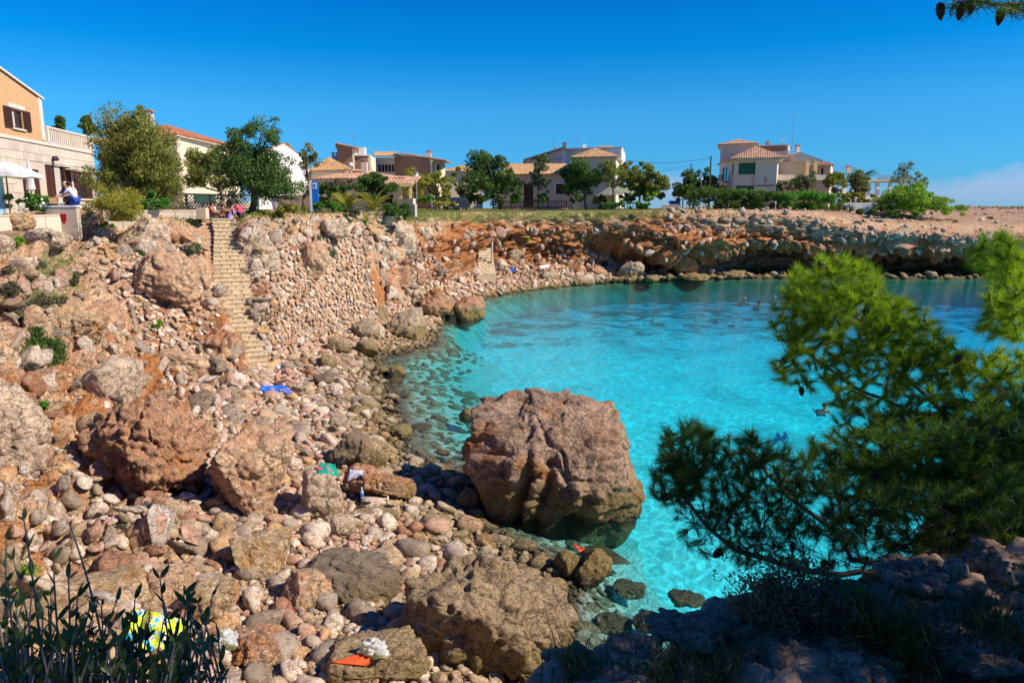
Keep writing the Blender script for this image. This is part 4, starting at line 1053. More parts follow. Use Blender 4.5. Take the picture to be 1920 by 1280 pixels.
def wall(name, a, b, z0, z1, mat, parent, opens=(), th=0.22, z1b=None, **k):
    """upright wall from a to b (left to right seen from outside), with real openings (u0,u1,v0,v1) in metres"""
    a = Vector(a[:2]); b = Vector(b[:2]); L = (b - a).length; dr = (b - a) / L; n = Vector((dr.y, -dr.x))
    us = sorted({0.0, L, *[o[0] for o in opens], *[o[1] for o in opens]}); vs = sorted({0.0, z1 - z0, *[o[2] for o in opens], *[o[3] for o in opens]})
    mb = MB()
    def q(u, v, dp=0.0):
        x = a + dr * u - n * dp
        zz = z0 + v
        if z1b is not None and abs(v - (z1 - z0)) < 1e-6: zz = z1 + (z1b - z1) * u / L
        return (x.x, x.y, zz)
    for i in range(len(us) - 1):
        for j in range(len(vs) - 1):
            uc, vc = (us[i] + us[i+1]) / 2, (vs[j] + vs[j+1]) / 2
            if any(o[0] < uc < o[1] and o[2] < vc < o[3] for o in opens): continue
            for dp in (0, th):
                mb.add([q(us[i], vs[j], dp), q(us[i+1], vs[j], dp), q(us[i+1], vs[j+1], dp), q(us[i], vs[j+1], dp)], [(0,1,2,3)])
    for o in opens:
        u0, u1, v0, v1 = o
        for (p0, p1) in (((u0,v0),(u1,v0)), ((u1,v0),(u1,v1)), ((u1,v1),(u0,v1)), ((u0,v1),(u0,v0))):
            mb.add([q(*p0), q(*p1), q(*p1, th), q(*p0, th)], [(0,1,2,3)])
    top = z1 - z0
    mb.add([q(0, 0), q(L, 0), q(L, 0, th), q(0, 0, th)], [(0,1,2,3)]); mb.add([q(0, top), q(L, top), q(L, top, th), q(0, top, th)], [(0,1,2,3)])
    mb.add([q(0, 0), q(0, top), q(0, top, th), q(0, 0, th)], [(0,1,2,3)]); mb.add([q(L, 0), q(L, top), q(L, top, th), q(L, 0, th)], [(0,1,2,3)])
    me = bpy.data.meshes.new(name); me.from_pydata(mb.v, [], mb.f); me.materials.append(mat)
    return obj(name, me, parent, **k)
def lay(a, b, u, v, z0, dp=0.0):
    a = Vector(a[:2]); b = Vector(b[:2]); L = (b - a).length; dr = (b - a) / L; n = Vector((dr.y, -dr.x))
    x = a + dr * u + n * dp; return Vector((x.x, x.y, z0 + v)), math.atan2(dr.y, dr.x)
def window(a, b, z0, o, parent, kind='glass', mat=None, frame='trim'):
    """o = (u0,u1,v0,v1): fills an opening; kind glass | shutter | door | dark"""
    u0, u1, v0, v1 = o; w_, h_ = u1 - u0, v1 - v0; uc, vc = (u0 + u1) / 2, (v0 + v1) / 2
    c, rz = lay(a, b, uc, vc, z0, -0.10)
    if kind == 'dark':
        c, rz = lay(a, b, uc, vc, z0, -0.19)
        return MB().box(c, (w_, .04, h_), rz).build('opening', M['dark'], parent)
    if kind in ('shutter', 'door'):
        f = MB().box(c, (w_ + .02, .05, h_ + .02), rz).build('door' if kind == 'door' else 'shutter', mat, parent)
        n = max(2, int(round(w_ / .55))); mb = MB()
        for i in range(n):
            for s in (-1, 1):
                cc, _ = lay(a, b, u0 + (i + .5 + s * .46) * w_ / n, vc, z0, -0.065); mb.box(cc, (.05, .05, h_ * .98), rz)
        k = max(3, int(h_ / .16)) if kind == 'shutter' else 3
        for j in range(k):
            cc, _ = lay(a, b, uc, v0 + (j + .5) * h_ / k, z0, -0.072); mb.box(cc, (w_ * .98, .035, h_ / k * .55 if kind == 'shutter' else .07), rz, rx=.35 if kind == 'shutter' else 0)
        mb.build('slats', mat, f); return f
    f = MB()
    for du in (u0 + .03, u1 - .03, uc):
        cc, _ = lay(a, b, du, vc, z0, -0.09); f.box(cc, (.06, .07, h_), rz)
    for dv in (v0 + .03, v1 - .03):
        cc, _ = lay(a, b, uc, dv, z0, -0.088); f.box(cc, (w_ - .002, .065, .06), rz)
    fo = f.build('window', M[frame] if isinstance(frame, str) else frame, parent)
    MB().box(lay(a, b, uc, vc, z0, -0.14)[0], (w_, .02, h_), rz).build('pane', M['glass'], fo)
    return fo
def sill(a, b, z0, o, parent, mat='trim'):
    c, rz = lay(a, b, (o[0] + o[1]) / 2, o[2] - .05, z0, 0.04); MB().box(c, (o[1] - o[0] + .2, .12, .08), rz).build('sill', M[mat], parent)
def clipline(poly, u):
    vs = []
    for i in range(len(poly)):
        (a, b), (c, d_) = poly[i], poly[(i+1) % len(poly)]
        if (a - u) * (c - u) < 0: vs.append(b + (d_ - b) * (u - a) / (c - a))
    return (min(vs), max(vs)) if len(vs) >= 2 else None
def roof(name, pts, mat, parent, sp=0.28, th=0.10, rib=0.055):
    """a tiled roof plane: pts[0]->pts[1] is the eave; slab with barrel-tile rows running up the slope"""
    P = [Vector(p) for p in pts]; ex = (P[1] - P[0]).normalized(); nrm = ex.cross(P[2] - P[0]).normalized()
    if nrm.z < 0: nrm = -nrm
    ey = nrm.cross(ex)
    if (P[2] - P[0]).dot(ey) < 0: ey = -ey
    loc = [((p - P[0]).dot(ex), (p - P[0]).dot(ey)) for p in P]
    mb = MB(); mb.prism([p - nrm * th for p in P], nrm * th)
    u0, u1 = min(l[0] for l in loc), max(l[0] for l in loc); n = max(2, int((u1 - u0) / sp))
    for i in range(n):
        u = u0 + (i + .5) * (u1 - u0) / n; c = clipline(loc, u)
        if not c or c[1] - c[0] < .1: continue
        A_ = P[0] + ex * u + ey * (c[0] - .04); B_ = P[0] + ex * u + ey * c[1]
        hw = sp * .30; up = rib
        vs = []
        for q in (A_, B_):
            vs += [q - ex * hw + nrm * .004, q - ex * hw * .6 + nrm * up, q + ex * hw * .6 + nrm * up, q + ex * hw + nrm * .004]
        mb.add(vs, [(0,1,5,4), (1,2,6,5), (2,3,7,6), (3,2,1,0), (4,5,6,7)])
    return mb.build(name, mat, parent)
def hip(name, fp, z, rise, mat, parent, over=.4, ridge=.3):
    """hip roof over the quadrilateral footprint fp (2D points)"""
    c = sum((Vector(p) for p in fp), Vector((0, 0))) / 4
    E = [Vector(p) + (Vector(p) - c).normalized() * over * 1.4 for p in fp]
    la, lb = (E[1] - E[0]).length, (E[2] - E[1]).length
    if la >= lb: m0, m1 = (E[0] + E[3]) / 2, (E[1] + E[2]) / 2; fr = min(.48, lb / la / 2)
    else: m0, m1 = (E[0] + E[1]) / 2, (E[3] + E[2]) / 2; fr = min(.48, la / lb / 2)
    r0 = m0.lerp(m1, fr); r1 = m1.lerp(m0, fr)
    e = [(p.x, p.y, z) for p in E]; a = (r0.x, r0.y, z + rise); b = (r1.x, r1.y, z + rise)
    MB().prism([(p.x, p.y, z - .14) for p in E], (0, 0, .04)).build('eave', M['trim'], parent)
    R0 = roof(name, [e[0], e[1], b, a] if la >= lb else [e[0], e[1], a], mat, parent)
    roof(name, [e[1], e[2], b] if la >= lb else [e[1], e[2], b, a], mat, parent)
    roof(name, [e[2], e[3], a, b] if la >= lb else [e[2], e[3], b], mat, parent)
    roof(name, [e[3], e[0], a] if la >= lb else [e[3], e[0], a, b], mat, parent)
    return R0
def cap(fp, z, mat, parent, name='roof_slab', th=.15, over=0.0):
    c = sum((Vector(p) for p in fp), Vector((0, 0))) / len(fp)
    E = [Vector(p) + (Vector(p) - c).normalized() * over for p in fp]
    return MB().prism([(p.x, p.y, z) for p in E], (0, 0, th)).build(name, mat, parent)
def chimney(x, y, z, h, parent, mat='trim', w_=.6):
    o = MB().box((x, y, z + h / 2), (w_, w_, h)).build('chimney', M[mat], parent)
    mb = MB()
    for s in (-1, 1):
        for r_ in (-1, 1): mb.box((x + s * w_ * .38, y + r_ * w_ * .38, z + h + .11), (.1, .1, .22))
    mb.box((x, y, z + h + .25), (w_ * 1.25, w_ * 1.25, .08)); mb.build('cowl', M['roof_pink'], o)
    return o
def antenna(x, y, z, h, parent, dish=False):
    mb = MB().tube([(x, y, z), (x, y, z + h)], .025, 5)
    for i, dz in enumerate((.1, .3, .5)): mb.tube([(x - .5 + .1 * i, y, z + h - dz), (x + .5 - .1 * i, y, z + h - dz)], .014, 4)
    o = mb.build('antenna', M['grey'], parent)
    if dish: MB().lathe((x + .1, y - .12, z + h * .45), [(.02, -.06), (.3, .02), (.34, .06)], 12).build('satellite_dish', M['white'], o)
    return o
def L2(a, b): return (Vector(b[:2]) - Vector(a[:2])).length
def bld(label, px, dd): return empty('house', (XY(px, dd).x, dd, 7.4), label=label, cat='house')
def parent_keep(root):       # parts were built in world coordinates: shift them under the root once
    off = Vector(root.location)
    for o in root.children: o.location -= off

# --- left building: orange plaster above, stone-faced ground floor
rt = bld('two-storey building with orange plaster above and pale stone facing below, cut by the left edge', 60, 42)
a, b = XY(-170, 29.6), XY(184, 49.5); z0 = 7.35; zt = ZT(289, 49.5)
def uof(px):                                   # distance along the facade of photograph column px
    r = ray(px, 388); k = r.x / r.y; dr = (b - a) / (b - a).length
    return (k * a.y - a.x) / (dr.x - k * dr.y)
def vat(px, py): q = a + (b - a).normalized() * uof(px); return ZT(py, q.y) - z0
ops = [(uof(92), uof(140), .55, vat(115, 311)), (uof(143), uof(177), 1.15, vat(160, 322)), (uof(48), uof(58), .5, vat(52, 318)), (uof(68), uof(80), .6, vat(74, 318)), (uof(-40), uof(-6), 1.0, 2.9)]
wall('ground_floor_wall', a, b, z0, zt, M['facade'], rt, ops)
window(a, b, z0, ops[0], rt, 'dark'); o = ops[0]
window(a, b, z0, (o[0], o[0] + (o[1]-o[0]) * .36, o[2], o[3]), rt, 'door', M['brown'])
window(a, b, z0, (o[0] + (o[1]-o[0]) * .74, o[1], o[2], o[3]), rt, 'door', M['brown'])
MB().box(lay(a, b, o[0] + (o[1]-o[0]) * .5, (o[2]+o[3])/2, z0, -.13)[0], ((o[1]-o[0]) * .26, .03, o[3]-o[2]), lay(a, b, 0, 0, 0)[1]).build('curtain', M['curtain'], rt)
window(a, b, z0, ops[1], rt, 'dark'); o = ops[1]
for f0, f1 in ((0, .28), (.72, 1)): window(a, b, z0, (o[0] + (o[1]-o[0]) * f0, o[0] + (o[1]-o[0]) * f1, o[2], o[3]), rt, 'shutter', M['brown'])
window(a, b, z0, (o[0] + (o[1]-o[0]) * .3, o[0] + (o[1]-o[0]) * .7, o[2], o[3]), rt, 'glass', frame='brown'); sill(a, b, z0, o, rt)
for o in ops[2:4]: window(a, b, z0, o, rt, 'door', M['brown'])
window(a, b, z0, ops[4], rt, 'glass', frame='brown')
MB().box(lay(a, b, uof(137), vat(137, 318), z0, .35)[0], (1.1, .7, .07), lay(a, b, 0, 0, 0)[1]).build('door_canopy', M['trim'], rt)
MB().lathe(lay(a, b, uof(106), vat(106, 300), z0, .2)[0] , [(.02, .22), (.12, .2), (.2, .02), (.14, -.05)], 10).build('wall_lamp', M['iron'], rt)
# facing slabs, one by one
rg = random.Random(3); rowh = .42; zz_ = .1; L_ = (b - a).length; cnt = 0
slab_me = MB().box((0, 0, 0), (1, 1, 1)).mesh('slab', M['facade'])
rzf = lay(a, b, 0, 0, 0)[1]
while zz_ + rowh < zt - z0 - .03:
    u = uof(-30) + rg.uniform(0, .4)
    while u < L_ - .3:
        w_ = rg.uniform(.45, .95); w_ = min(w_, L_ - u - .02)
        if not any(o[0] - .02 < u + w_ and o[1] + .02 > u and o[2] - .02 < zz_ + rowh and o[3] + .02 > zz_ for o in ops):
            c, _ = lay(a, b, u + w_ / 2, zz_ + rowh / 2, z0, .01 + rg.uniform(0, .012))
            s = obj('slab', slab_me, rt); s.location = c; s.rotation_euler = (0, 0, rzf); s.scale = (w_ - .02, .035, rowh - .02); cnt += 1
        u += w_
    zz_ += rowh
wall('end_wall', b, b + Vector((-9, 3.5)), z0, zt, M['st_beige'], rt)
MB().prism([(*(a + Vector((.06, -.1))), zt), (*(b + Vector((.06, .1))), zt), (*(b + Vector((-9, 3.5))), zt), (*(a + Vector((-9, 3))), zt)], (0, 0, .16)).build('terrace_slab', M['trim'], rt)
c97 = a + (b - a).normalized() * uof(98)
zr, zl = ZT(187, c97.y), ZT(187, c97.y) + .9 + 1.5
opu = (L2(a, c97) - L2(c97, a + (b - a).normalized() * uof(27)), L2(a, c97) - L2(c97, a + (b - a).normalized() * uof(76)))
zb = zt + .16
up = wall('upper_wall', a, c97, zb, zl, M['st_orange'], rt, [(uof(40), uof(61), ZT(235, 38) - zb, ZT(199, 38) - zb)], z1b=zr)
# sloping top: leftwards higher
o = (uof(40), uof(61), ZT(235, 38) - zb, ZT(199, 38) - zb)
window(a, c97, zb, o, rt, 'glass', frame='brown'); sill(a, c97, zb, o, rt)
MB().box(lay(a, c97, (o[0]*.55 + o[1]*.45), (o[2]+o[3])/2, zb, -.115)[0], ((o[1]-o[0]) * .3, .02, o[3]-o[2]), rzf).build('curtain', M['curtain'], rt)
for u0, u1 in ((o[0] - (o[1]-o[0]) * .62, o[0] - .02), (o[1] + .02, o[1] + (o[1]-o[0]) * .62)):
    w_ = u1 - u0; cc, _ = lay(a, c97, (u0 + u1) / 2, (o[2] + o[3]) / 2, zb, .05)
    s = MB().box(cc, (w_, .04, o[3] - o[2] + .1), rzf).build('shutter', M['brown'], rt); mb = MB()
    for j in range(11): mb.box(lay(a, c97, (u0+u1)/2, o[2] + (j + .5) * (o[3]-o[2]) / 11, zb, .075)[0], (w_ * .84, .03, .05), rzf, rx=.4)
    mb.build('slats', M['brown'], s)
MB().box(lay(a, c97, (o[0]+o[1])/2, o[3] + .16, zb, .03)[0], (o[1]-o[0] + .5, .05, .2), rzf).build('lintel', M['trim'], rt)
dr = (b - a).normalized(); nn_ = Vector((dr.y, -dr.x))
for (uu, w_) in ((L2(a, c97) - .22, .42), (uof(5), .42)):
    MB().box((*(a + dr * uu + nn_ * .02), (zb + zr) / 2 + .1), (w_, .05, zr - zb), rzf).build('pilaster', M['trim'], rt)
wall('upper_end_wall', c97, c97 + Vector((-8, 3.1)), zb, zr, M['st_white'], rt)
v3 = lambda v, z: (v.x, v.y, z)
MB().prism([v3(c97 + nn_ * .12 + dr * .15, zr + .01), v3(c97 + nn_ * .12 + dr * .15 + Vector((-8, 3.2)), zr + .01), v3(a + nn_ * .12 + Vector((-8, 3)), zl + .01), v3(a + nn_ * .12, zl + .01)], (0, 0, .10)).build('roof', M['trim'], rt)
# balustrade on the terrace
ba = a + dr * (uof(98) + .15); Lb = L2(ba, b)
n = int(Lb / .27)
bme = MB().tube([(0, 0, 0), (0, 0, .8)], .045, 6).mesh('baluster', M['st_beige'])
for i in range(n):
    p = ba + dr * (i + .5) * Lb / n; s = obj('baluster', bme, rt); s.location = (p.x, p.y, zb)
MB().box((*(ba + dr * Lb / 2), zb + .86), (Lb, .14, .1), rzf).build('handrail', M['trim'], rt)
for q in (0.02, .98): MB().box((*(ba + dr * Lb * q), zb + .45), (.2, .2, .9), rzf).build('post', M['trim'], rt)
parent_keep(rt)

# --- house with the red tiled roof behind the tamarisk
rt = bld('cream house with red tiled roof, chimney and green shutters behind the tamarisk trees', 350, 52)
fp = [XY(196, 56), XY(341, 50), XY(452, 62), XY(330, 72)]
zt = ZT(256, 50); z0 = 7.35
wall('wall', fp[0], fp[1], z0, zt, M['st_pink'], rt)  # left wall's shade is put into its colour as pinkish stucco
LL = L2(fp[1], fp[2])
def uo(a_, b_, px):
    r = ray(px, 388); k = r.x / r.y; d_ = (b_ - a_).normalized(); return (k * a_.y - a_.x) / (d_.x - k * d_.y)
ops = [(uo(fp[1], fp[2], 362), uo(fp[1], fp[2], 400), 2.8, 4.4), (uo(fp[1], fp[2], 364), uo(fp[1], fp[2], 405), .25, 1.55), (uo(fp[1], fp[2], 430), uo(fp[1], fp[2], 444), .3, 1.9)]
wall('wall', fp[1], fp[2], z0, zt, M['st_cream'], rt, ops)
for o in ops: window(fp[1], fp[2], z0, o, rt, 'shutter', M['green'])
wall('wall', fp[2], fp[3], z0, zt, M['st_cream'], rt); wall('wall', fp[3], fp[0], z0, zt, M['st_cream'], rt)
hip('roof', fp, zt + .14, 1.5, M['roof_red'], rt)
q = XY(291, 54); chimney(q.x, q.y, ZT(262, 54), 1.7, rt, 'st_pink', .6)
parent_keep(rt)
# --- white gabled house
rt = bld('white house with a plain gable end behind the second tamarisk', 540, 75)
a, b, c = XY(486, 68), XY(582, 80), XY(560, 88); z0 = 7.35
zt = ZT(303, 80); zp = ZT(270, 74)
mb = MB(); m_ = a.lerp(b, .5)
mb.prism([v3(a, z0), v3(b, z0), v3(b, zt), v3(m_, zp), v3(a, zt)], (-4.2, 12, 0)); mb.build('wall', M['st_white'], rt)
for s0, s1 in ((a, m_), (b, m_)):
    e = (s0 - m_).normalized() * .3
    roof('roof', [v3(s0 + e + Vector((0, 0)), zt - .05), (s0.x + e.x - 4.2, s0.y + e.y + 12, zt - .05), (m_.x - 4.2, m_.y + 12, zp + .12), v3(m_, zp + .12)], M['roof_red'], rt, .35)
q = XY(543, 78); MB().box((q.x, q.y, ZT(280, 78)), (.7, .7, 1.1)).build('chimney', M['st_tan'], rt)
parent_keep(rt)
# --- orange roofed house behind the bare tree
rt = bld('low house with bright orange tiled roof left of the brown tower house', 620, 84)
fp = [XY(585, 84), XY(660, 82), XY(660, 92), XY(585, 94)]
for i in range(4): wall('wall', fp[i], fp[(i+1) % 4], 7.35, ZT(322, 84), M['st_beige'], rt, [(1.5, 2.6, 1.6, 2.8)] if i == 0 else ())
window(fp[0], fp[1], 7.35, (1.5, 2.6, 1.6, 2.8), rt, 'glass')
hip('roof', fp, ZT(320, 84), 1.5, M['roof_ochre'], rt); q = XY(632, 88); chimney(q.x, q.y, ZT(305, 88), .8, rt, 'st_white')
parent_keep(rt)
# --- brown tower house
rt = bld('brown plastered house with a slanting tower top', 680, 88)
a, b = XY(636, 86), XY(668, 86); z0 = 7.35
wall('tower_wall', a, b, z0, ZT(269, 86), M['st_tan'], rt, z1b=ZT(277, 86)); wall('tower_side', b, XY(673, 90), z0, ZT(277, 86), M['st_cream'], rt, [(1.2, 2.2, ZT(293, 88) - z0, ZT(284, 88) - z0)])
window(b, XY(673, 90), z0, (1.2, 2.2, ZT(293, 88) - z0, ZT(284, 88) - z0), rt, 'dark')
roof('roof', [v3(XY(676, 85.5), ZT(278, 86)), v3(XY(676, 92), ZT(278, 86)), v3(XY(634, 92), ZT(268, 86)), v3(XY(634, 85.5), ZT(268, 86))], M['roof_pink'], rt, .35)
wall('wall', b + Vector((0, .3)), XY(697, 86.3), z0, ZT(292, 86), M['st_tan'], rt)
o = (.5, 1.1, ZT(330, 88) - z0, ZT(312, 88) - z0)
wall('side_wall', XY(697, 86.3), XY(707, 90), z0, ZT(292, 86), M['st_cream'], rt, [o]); window(XY(697, 86.3), XY(707, 90), z0, o, rt, 'glass')
cap([b, XY(697, 86.3), XY(705, 95), XY(640, 95)], ZT(292, 86), M['trim'], rt)
q = XY(667, 88); antenna(q.x, q.y, ZT(276, 88), 1.5, rt); q = XY(678, 92); MB().box((q.x, q.y, ZT(290, 92) + .4), (1.4, 1, .8)).build('rooftop_block', M['st_white'], rt)
parent_keep(rt)
# --- brown house with five small arched windows
rt = bld('brown and cream house with a row of five small arched windows', 770, 90)
a, m_, b, c = XY(706, 92), XY(742, 92), XY(812, 87.5), XY(836, 94); z0 = 7.35
ops = [(uo(a, m_, 714 + i * 6.2) - .16, uo(a, m_, 714 + i * 6.2) + .17, ZT(322, 92) - z0, ZT(311, 92) - z0) for i in range(5)]
wall('arcade_wall', a, m_, z0, ZT(296, 92), M['st_pink'], rt, ops)
for o in ops:
    window(a, m_, z0, o, rt, 'dark')
    cc, rz = lay(a, m_, (o[0] + o[1]) / 2, o[3], z0, -.03)
    pts = [(math.cos(t_) * .165, 0, math.sin(t_) * .165) for t_ in [i * math.pi / 8 for i in range(9)]]
    mb = MB().prism(pts, (0, .04, 0)); aa = mb.build('arch', M['dark'], rt); aa.location = cc + Vector((0, -.05, 0)); aa.rotation_euler = (0, 0, rz)
wall('wall', m_, b, z0, ZT(290, 92), M['st_tan'], rt, z1b=ZT(300, 87.5))
o1, o2 = (.6, 1.3, ZT(322, 90) - z0, ZT(309, 90) - z0), (2.2, 4.2, ZT(324, 90) - z0, ZT(308, 90) - z0)
wall('side_wall', b, c, z0, ZT(302, 90), M['st_cream'], rt, [o1, o2]); window(b, c, z0, o1, rt, 'glass'); window(b, c, z0, o2, rt, 'dark')
roof('roof', [v3(XY(838, 86.5), ZT(302, 88)), v3(XY(848, 96), ZT(302, 92)), v3(XY(770, 99), ZT(288, 95)), v3(XY(741, 91.4), ZT(288.5, 92))], M['roof_pink'], rt, .35)
roof('roof', [v3(XY(704, 91.2), ZT(293, 92)), v3(XY(748, 91.2), ZT(293, 92)), v3(XY(742, 96), ZT(285, 96)), v3(XY(704, 96), ZT(285, 96))], M['roof_ochre'], rt, .35)
q = XY(806, 90); chimney(q.x, q.y, ZT(300, 90), .8, rt, 'st_pink', .55)
parent_keep(rt)
# --- low villa with a pink tiled roof and yellow porch
rt = bld('low cream villa with wide pink tiled roof and a yellow-posted porch', 700, 68)
fp = [XY(598, 68), XY(752, 66), XY(748, 78), XY(600, 80)]; z0 = 7.35; zt = ZT(338, 67)
ops = [(uo(fp[0], fp[1], 706), uo(fp[0], fp[1], 738), .2, 1.7), (uo(fp[0], fp[1], 650), uo(fp[0], fp[1], 664), .8, 1.6)]
wall('wall', fp[0], fp[1], z0, zt, M['st_cream'], rt, ops); window(fp[0], fp[1], z0, ops[0], rt, 'dark'); window(fp[0], fp[1], z0, ops[1], rt, 'glass')
wall('wall', fp[1], fp[2], z0, zt, M['st_cream'], rt); wall('wall', fp[3], fp[0], z0, zt, M['st_cream'], rt)
hip('roof', fp, zt + .14, .95, M['roof_pink'], rt, .6)
q = XY(686, 69); chimney(q.x, q.y, ZT(326, 69), 1.0, rt, 'st_pink', .5)
q = XY(661, 69); MB().tube([(q.x, q.y, ZT(325, 69)), (q.x, q.y, ZT(311, 69))], .03, 5).lathe((q.x, q.y - .05, ZT(309, 69)), [(.02, -.2), (.2, -.1), (.22, .1), (.02, .2)], 10).build('satellite_dish', M['white'], rt)
pa, pb_ = XY(704, 63.5), XY(764, 62)
for px_ in (706, 752, 770): 
    q = XY(px_, 63.3); MB().box((q.x, q.y, (z0 + ZT(346, 63)) / 2), (.22, .22, ZT(346, 63) - z0)).build('porch_post', M['st_yellow'], rt)
q0, q1 = XY(703, 62.8), XY(775, 62.8)
roof('porch_roof', [v3(q0, ZT(345, 63)), v3(q1, ZT(345, 63)), v3(q1 + Vector((.2, 4)), ZT(331, 67)), v3(q0 + Vector((.2, 4)), ZT(331, 67))], M['roof_pink'], rt)
MB().box((*((q0 + q1) / 2), ZT(345, 63) - .12), (L2(q0, q1), .12, .18), 0).build('porch_beam', M['st_yellow'], rt)
parent_keep(rt)
wl_ = wall('garden_wall', XY(736, 60), XY(775, 58), 7.3, ZT(373, 60), M['st_cream'], None, label='low cream garden wall in front of the yellow-posted porch', cat='wall')
wall('garden_wall', XY(748, 57), XY(778, 56), 7.3, ZT(383, 57), M['concrete'], None, label='grey plinth wall below the cream garden wall', cat='wall')
wall('garden_wall', XY(520, 62), XY(585, 60), 7.3, ZT(366, 61), M['st_pink'], None, label='pale pink garden wall left of the blue panel', cat='wall')
wall('garden_wall', XY(300, 46), XY(476, 56), 7.3, ZT(378, 48) , M['concrete'], None, label='low wall under the iron lattice fence of the red-roofed house', cat='wall')
# --- far roof behind the olives
rt = bld('distant low house with orange roof behind the olive trees', 855, 122)
fp = [XY(830, 122), XY(905, 122), XY(905, 134), XY(830, 134)]
for i in range(4): wall('wall', fp[i], fp[(i+1) % 4], 7.3, ZT(322, 122), M['st_cream'], rt)
hip('roof', fp, ZT(321, 122), 1.1, M['roof_ochre'], rt); parent_keep(rt)
# --- white modern house behind
rt = bld('tall white house with a lean-to pink gable behind the pink house', 1080, 110)
a, m_, b, c = XY(984, 112), XY(1056, 109), XY(1062, 110), XY(1163, 106); z0 = 7.35
wall('gable_wall', a, m_, z0, ZT(303, 111), M['st_pink'], rt, z1b=ZT(279, 109)); wall('wall', m_, b, z0, ZT(279, 109), M['st_white'], rt)
wall('wall', b, c, z0, ZT(278, 108), M['st_white'], rt); wall('wall', c, XY(1170, 120), z0, ZT(278, 108), M['st_white'], rt)
cap([a, m_, XY(1060, 122), XY(990, 124)], ZT(300, 111), M['st_white'], rt); cap([m_, c, XY(1170, 120), XY(1060, 122)], ZT(279.5, 108), M['trim'], rt, over=.1)
e0, e1 = XY(982, 111.5), XY(1057, 108.6); zz0, zz1 = ZT(301, 111), ZT(278, 109)
MB().prism([v3(e0, zz0), v3(e1, zz1), v3(e1, zz1 + .22), v3(e0, zz0 + .22)], (0, 9, 0)).build('roof', M['roof_ochre'], rt)
for px_, dish in ((1038, True), (1081, False), (1163, False)): q = XY(px_, 110); antenna(q.x, q.y, ZT(287 if px_ < 1050 else 278, 110), 1.5, rt, dish)
for px_, h_ in ((1057, .9), (1094, .6)): q = XY(px_, 109); MB().box((q.x, q.y, ZT(279, 109) + h_ / 2), (.5, .5, h_)).build('chimney', M['st_tan' if px_ < 1060 else 'st_white'], rt)
q = XY(1133, 107.5); MB().box((q.x, q.y, ZT(285, 107.5)), (2.0, .5, 1.6)).build('stair_turret', M['st_yellow'], rt)
parent_keep(rt)
# --- pink house with low tiled roof and cream block
rt = bld('pink house with low ochre tiled roof and a taller cream corner block', 1060, 96)
a, b = XY(938, 97), XY(1074, 95); z0 = 7.35; zt = ZT(326, 96)
ops = [(uo(a, b, 982), uo(a, b, 1000), .1, ZT(345, 96) - z0), (uo(a, b, 1042), uo(a, b, 1057), ZT(364, 96) - z0, ZT(345, 96) - z0)]
wall('wall', a, b, z0, zt, M['st_pink'], rt, ops); window(a, b, z0, ops[0], rt, 'door', M['brown']); window(a, b, z0, ops[1], rt, 'shutter', M['brown'])
o = ops[1]; cc, rz = lay(a, b, (o[0]+o[1])/2, (o[2]+o[3])/2, z0, .03)
mb = MB()
for s in (-1, 1): mb.box(cc + Vector((s * ((o[1]-o[0])/2 + .07), 0, 0)), (.14, .05, o[3]-o[2] + .28), rz)
mb.box(cc + Vector((0, 0, (o[3]-o[2])/2 + .07)), ((o[1]-o[0]), .05, .14), rz); mb.build('window_surround', M['white'], rt)
wall('wall', XY(938, 106), a, z0, zt, M['st_pink'], rt)
roof('roof', [v3(XY(934, 96.2), zt - .05), v3(XY(1072, 94.3), zt - .05), v3(XY(1060, 101), ZT(307, 101)), v3(XY(945, 103), ZT(307, 103))], M['roof_ochre'], rt, .34)
MB().box(lay(a, b, L2(a, b) / 2, zt - z0 - .12, z0, .25)[0], (L2(a, b), .5, .12), rz).build('eave', M['trim'], rt)
fp = [XY(1074, 94.5), XY(1153, 93), XY(1160, 103), XY(1078, 105)]; zt2 = ZT(297, 94)
oo = [(uo(fp[0], fp[1], 1120), uo(fp[0], fp[1], 1138), .2, 2.0)]
wall('block_wall', fp[0], fp[1], z0, zt2, M['st_cream'], rt, oo); window(fp[0], fp[1], z0, oo[0], rt, 'dark')
for i in (1, 2, 3): wall('block_wall', fp[i], fp[(i+1) % 4], z0, zt2, M['st_cream'], rt)
hip('roof', fp, zt2 + .14, 1.25, M['roof_ochre'], rt, .5)
parent_keep(rt)
# --- villa on the right
rt = bld('cream villa with green shutters, tiled roofs and a roof mast, right of the road', 1440, 105)
z0 = 7.35
a, b = XY(1372, 101), XY(1453, 99); zt = ZT(299, 100)
s0 = XY(1347, 110)
o1 = (uo(a, b, 1381), uo(a, b, 1413), ZT(327, 100) - z0, ZT(305, 100) - z0); o2 = (uo(a, b, 1378), uo(a, b, 1412), ZT(362, 100) - z0, ZT(348, 100) - z0)
wall('front_wall', a, b, z0, zt, M['st_beige'], rt, [o1, o2])
window(a, b, z0, o1, rt, 'shutter', M['green']); window(a, b, z0, o2, rt, 'shutter', M['green'])
u0 = uo(a, b, 1413)
cc, rz = lay(a, b, (u0 + L2(a, b)) / 2, (zt - z0) / 2, z0, .22)
MB().box(cc, (L2(a, b) - u0, .44, zt - z0 - .02), rz).build('wall_panel', M['st_beige'], rt)
MB().box(lay(a, b, (uo(a, b, 1415) + uo(a, b, 1446)) / 2, ZT(348.5, 100) - z0, z0, .47)[0], (uo(a, b, 1446) - uo(a, b, 1415), .06, .1), rz).build('ledge', M['brown'], rt)
nm = MB()
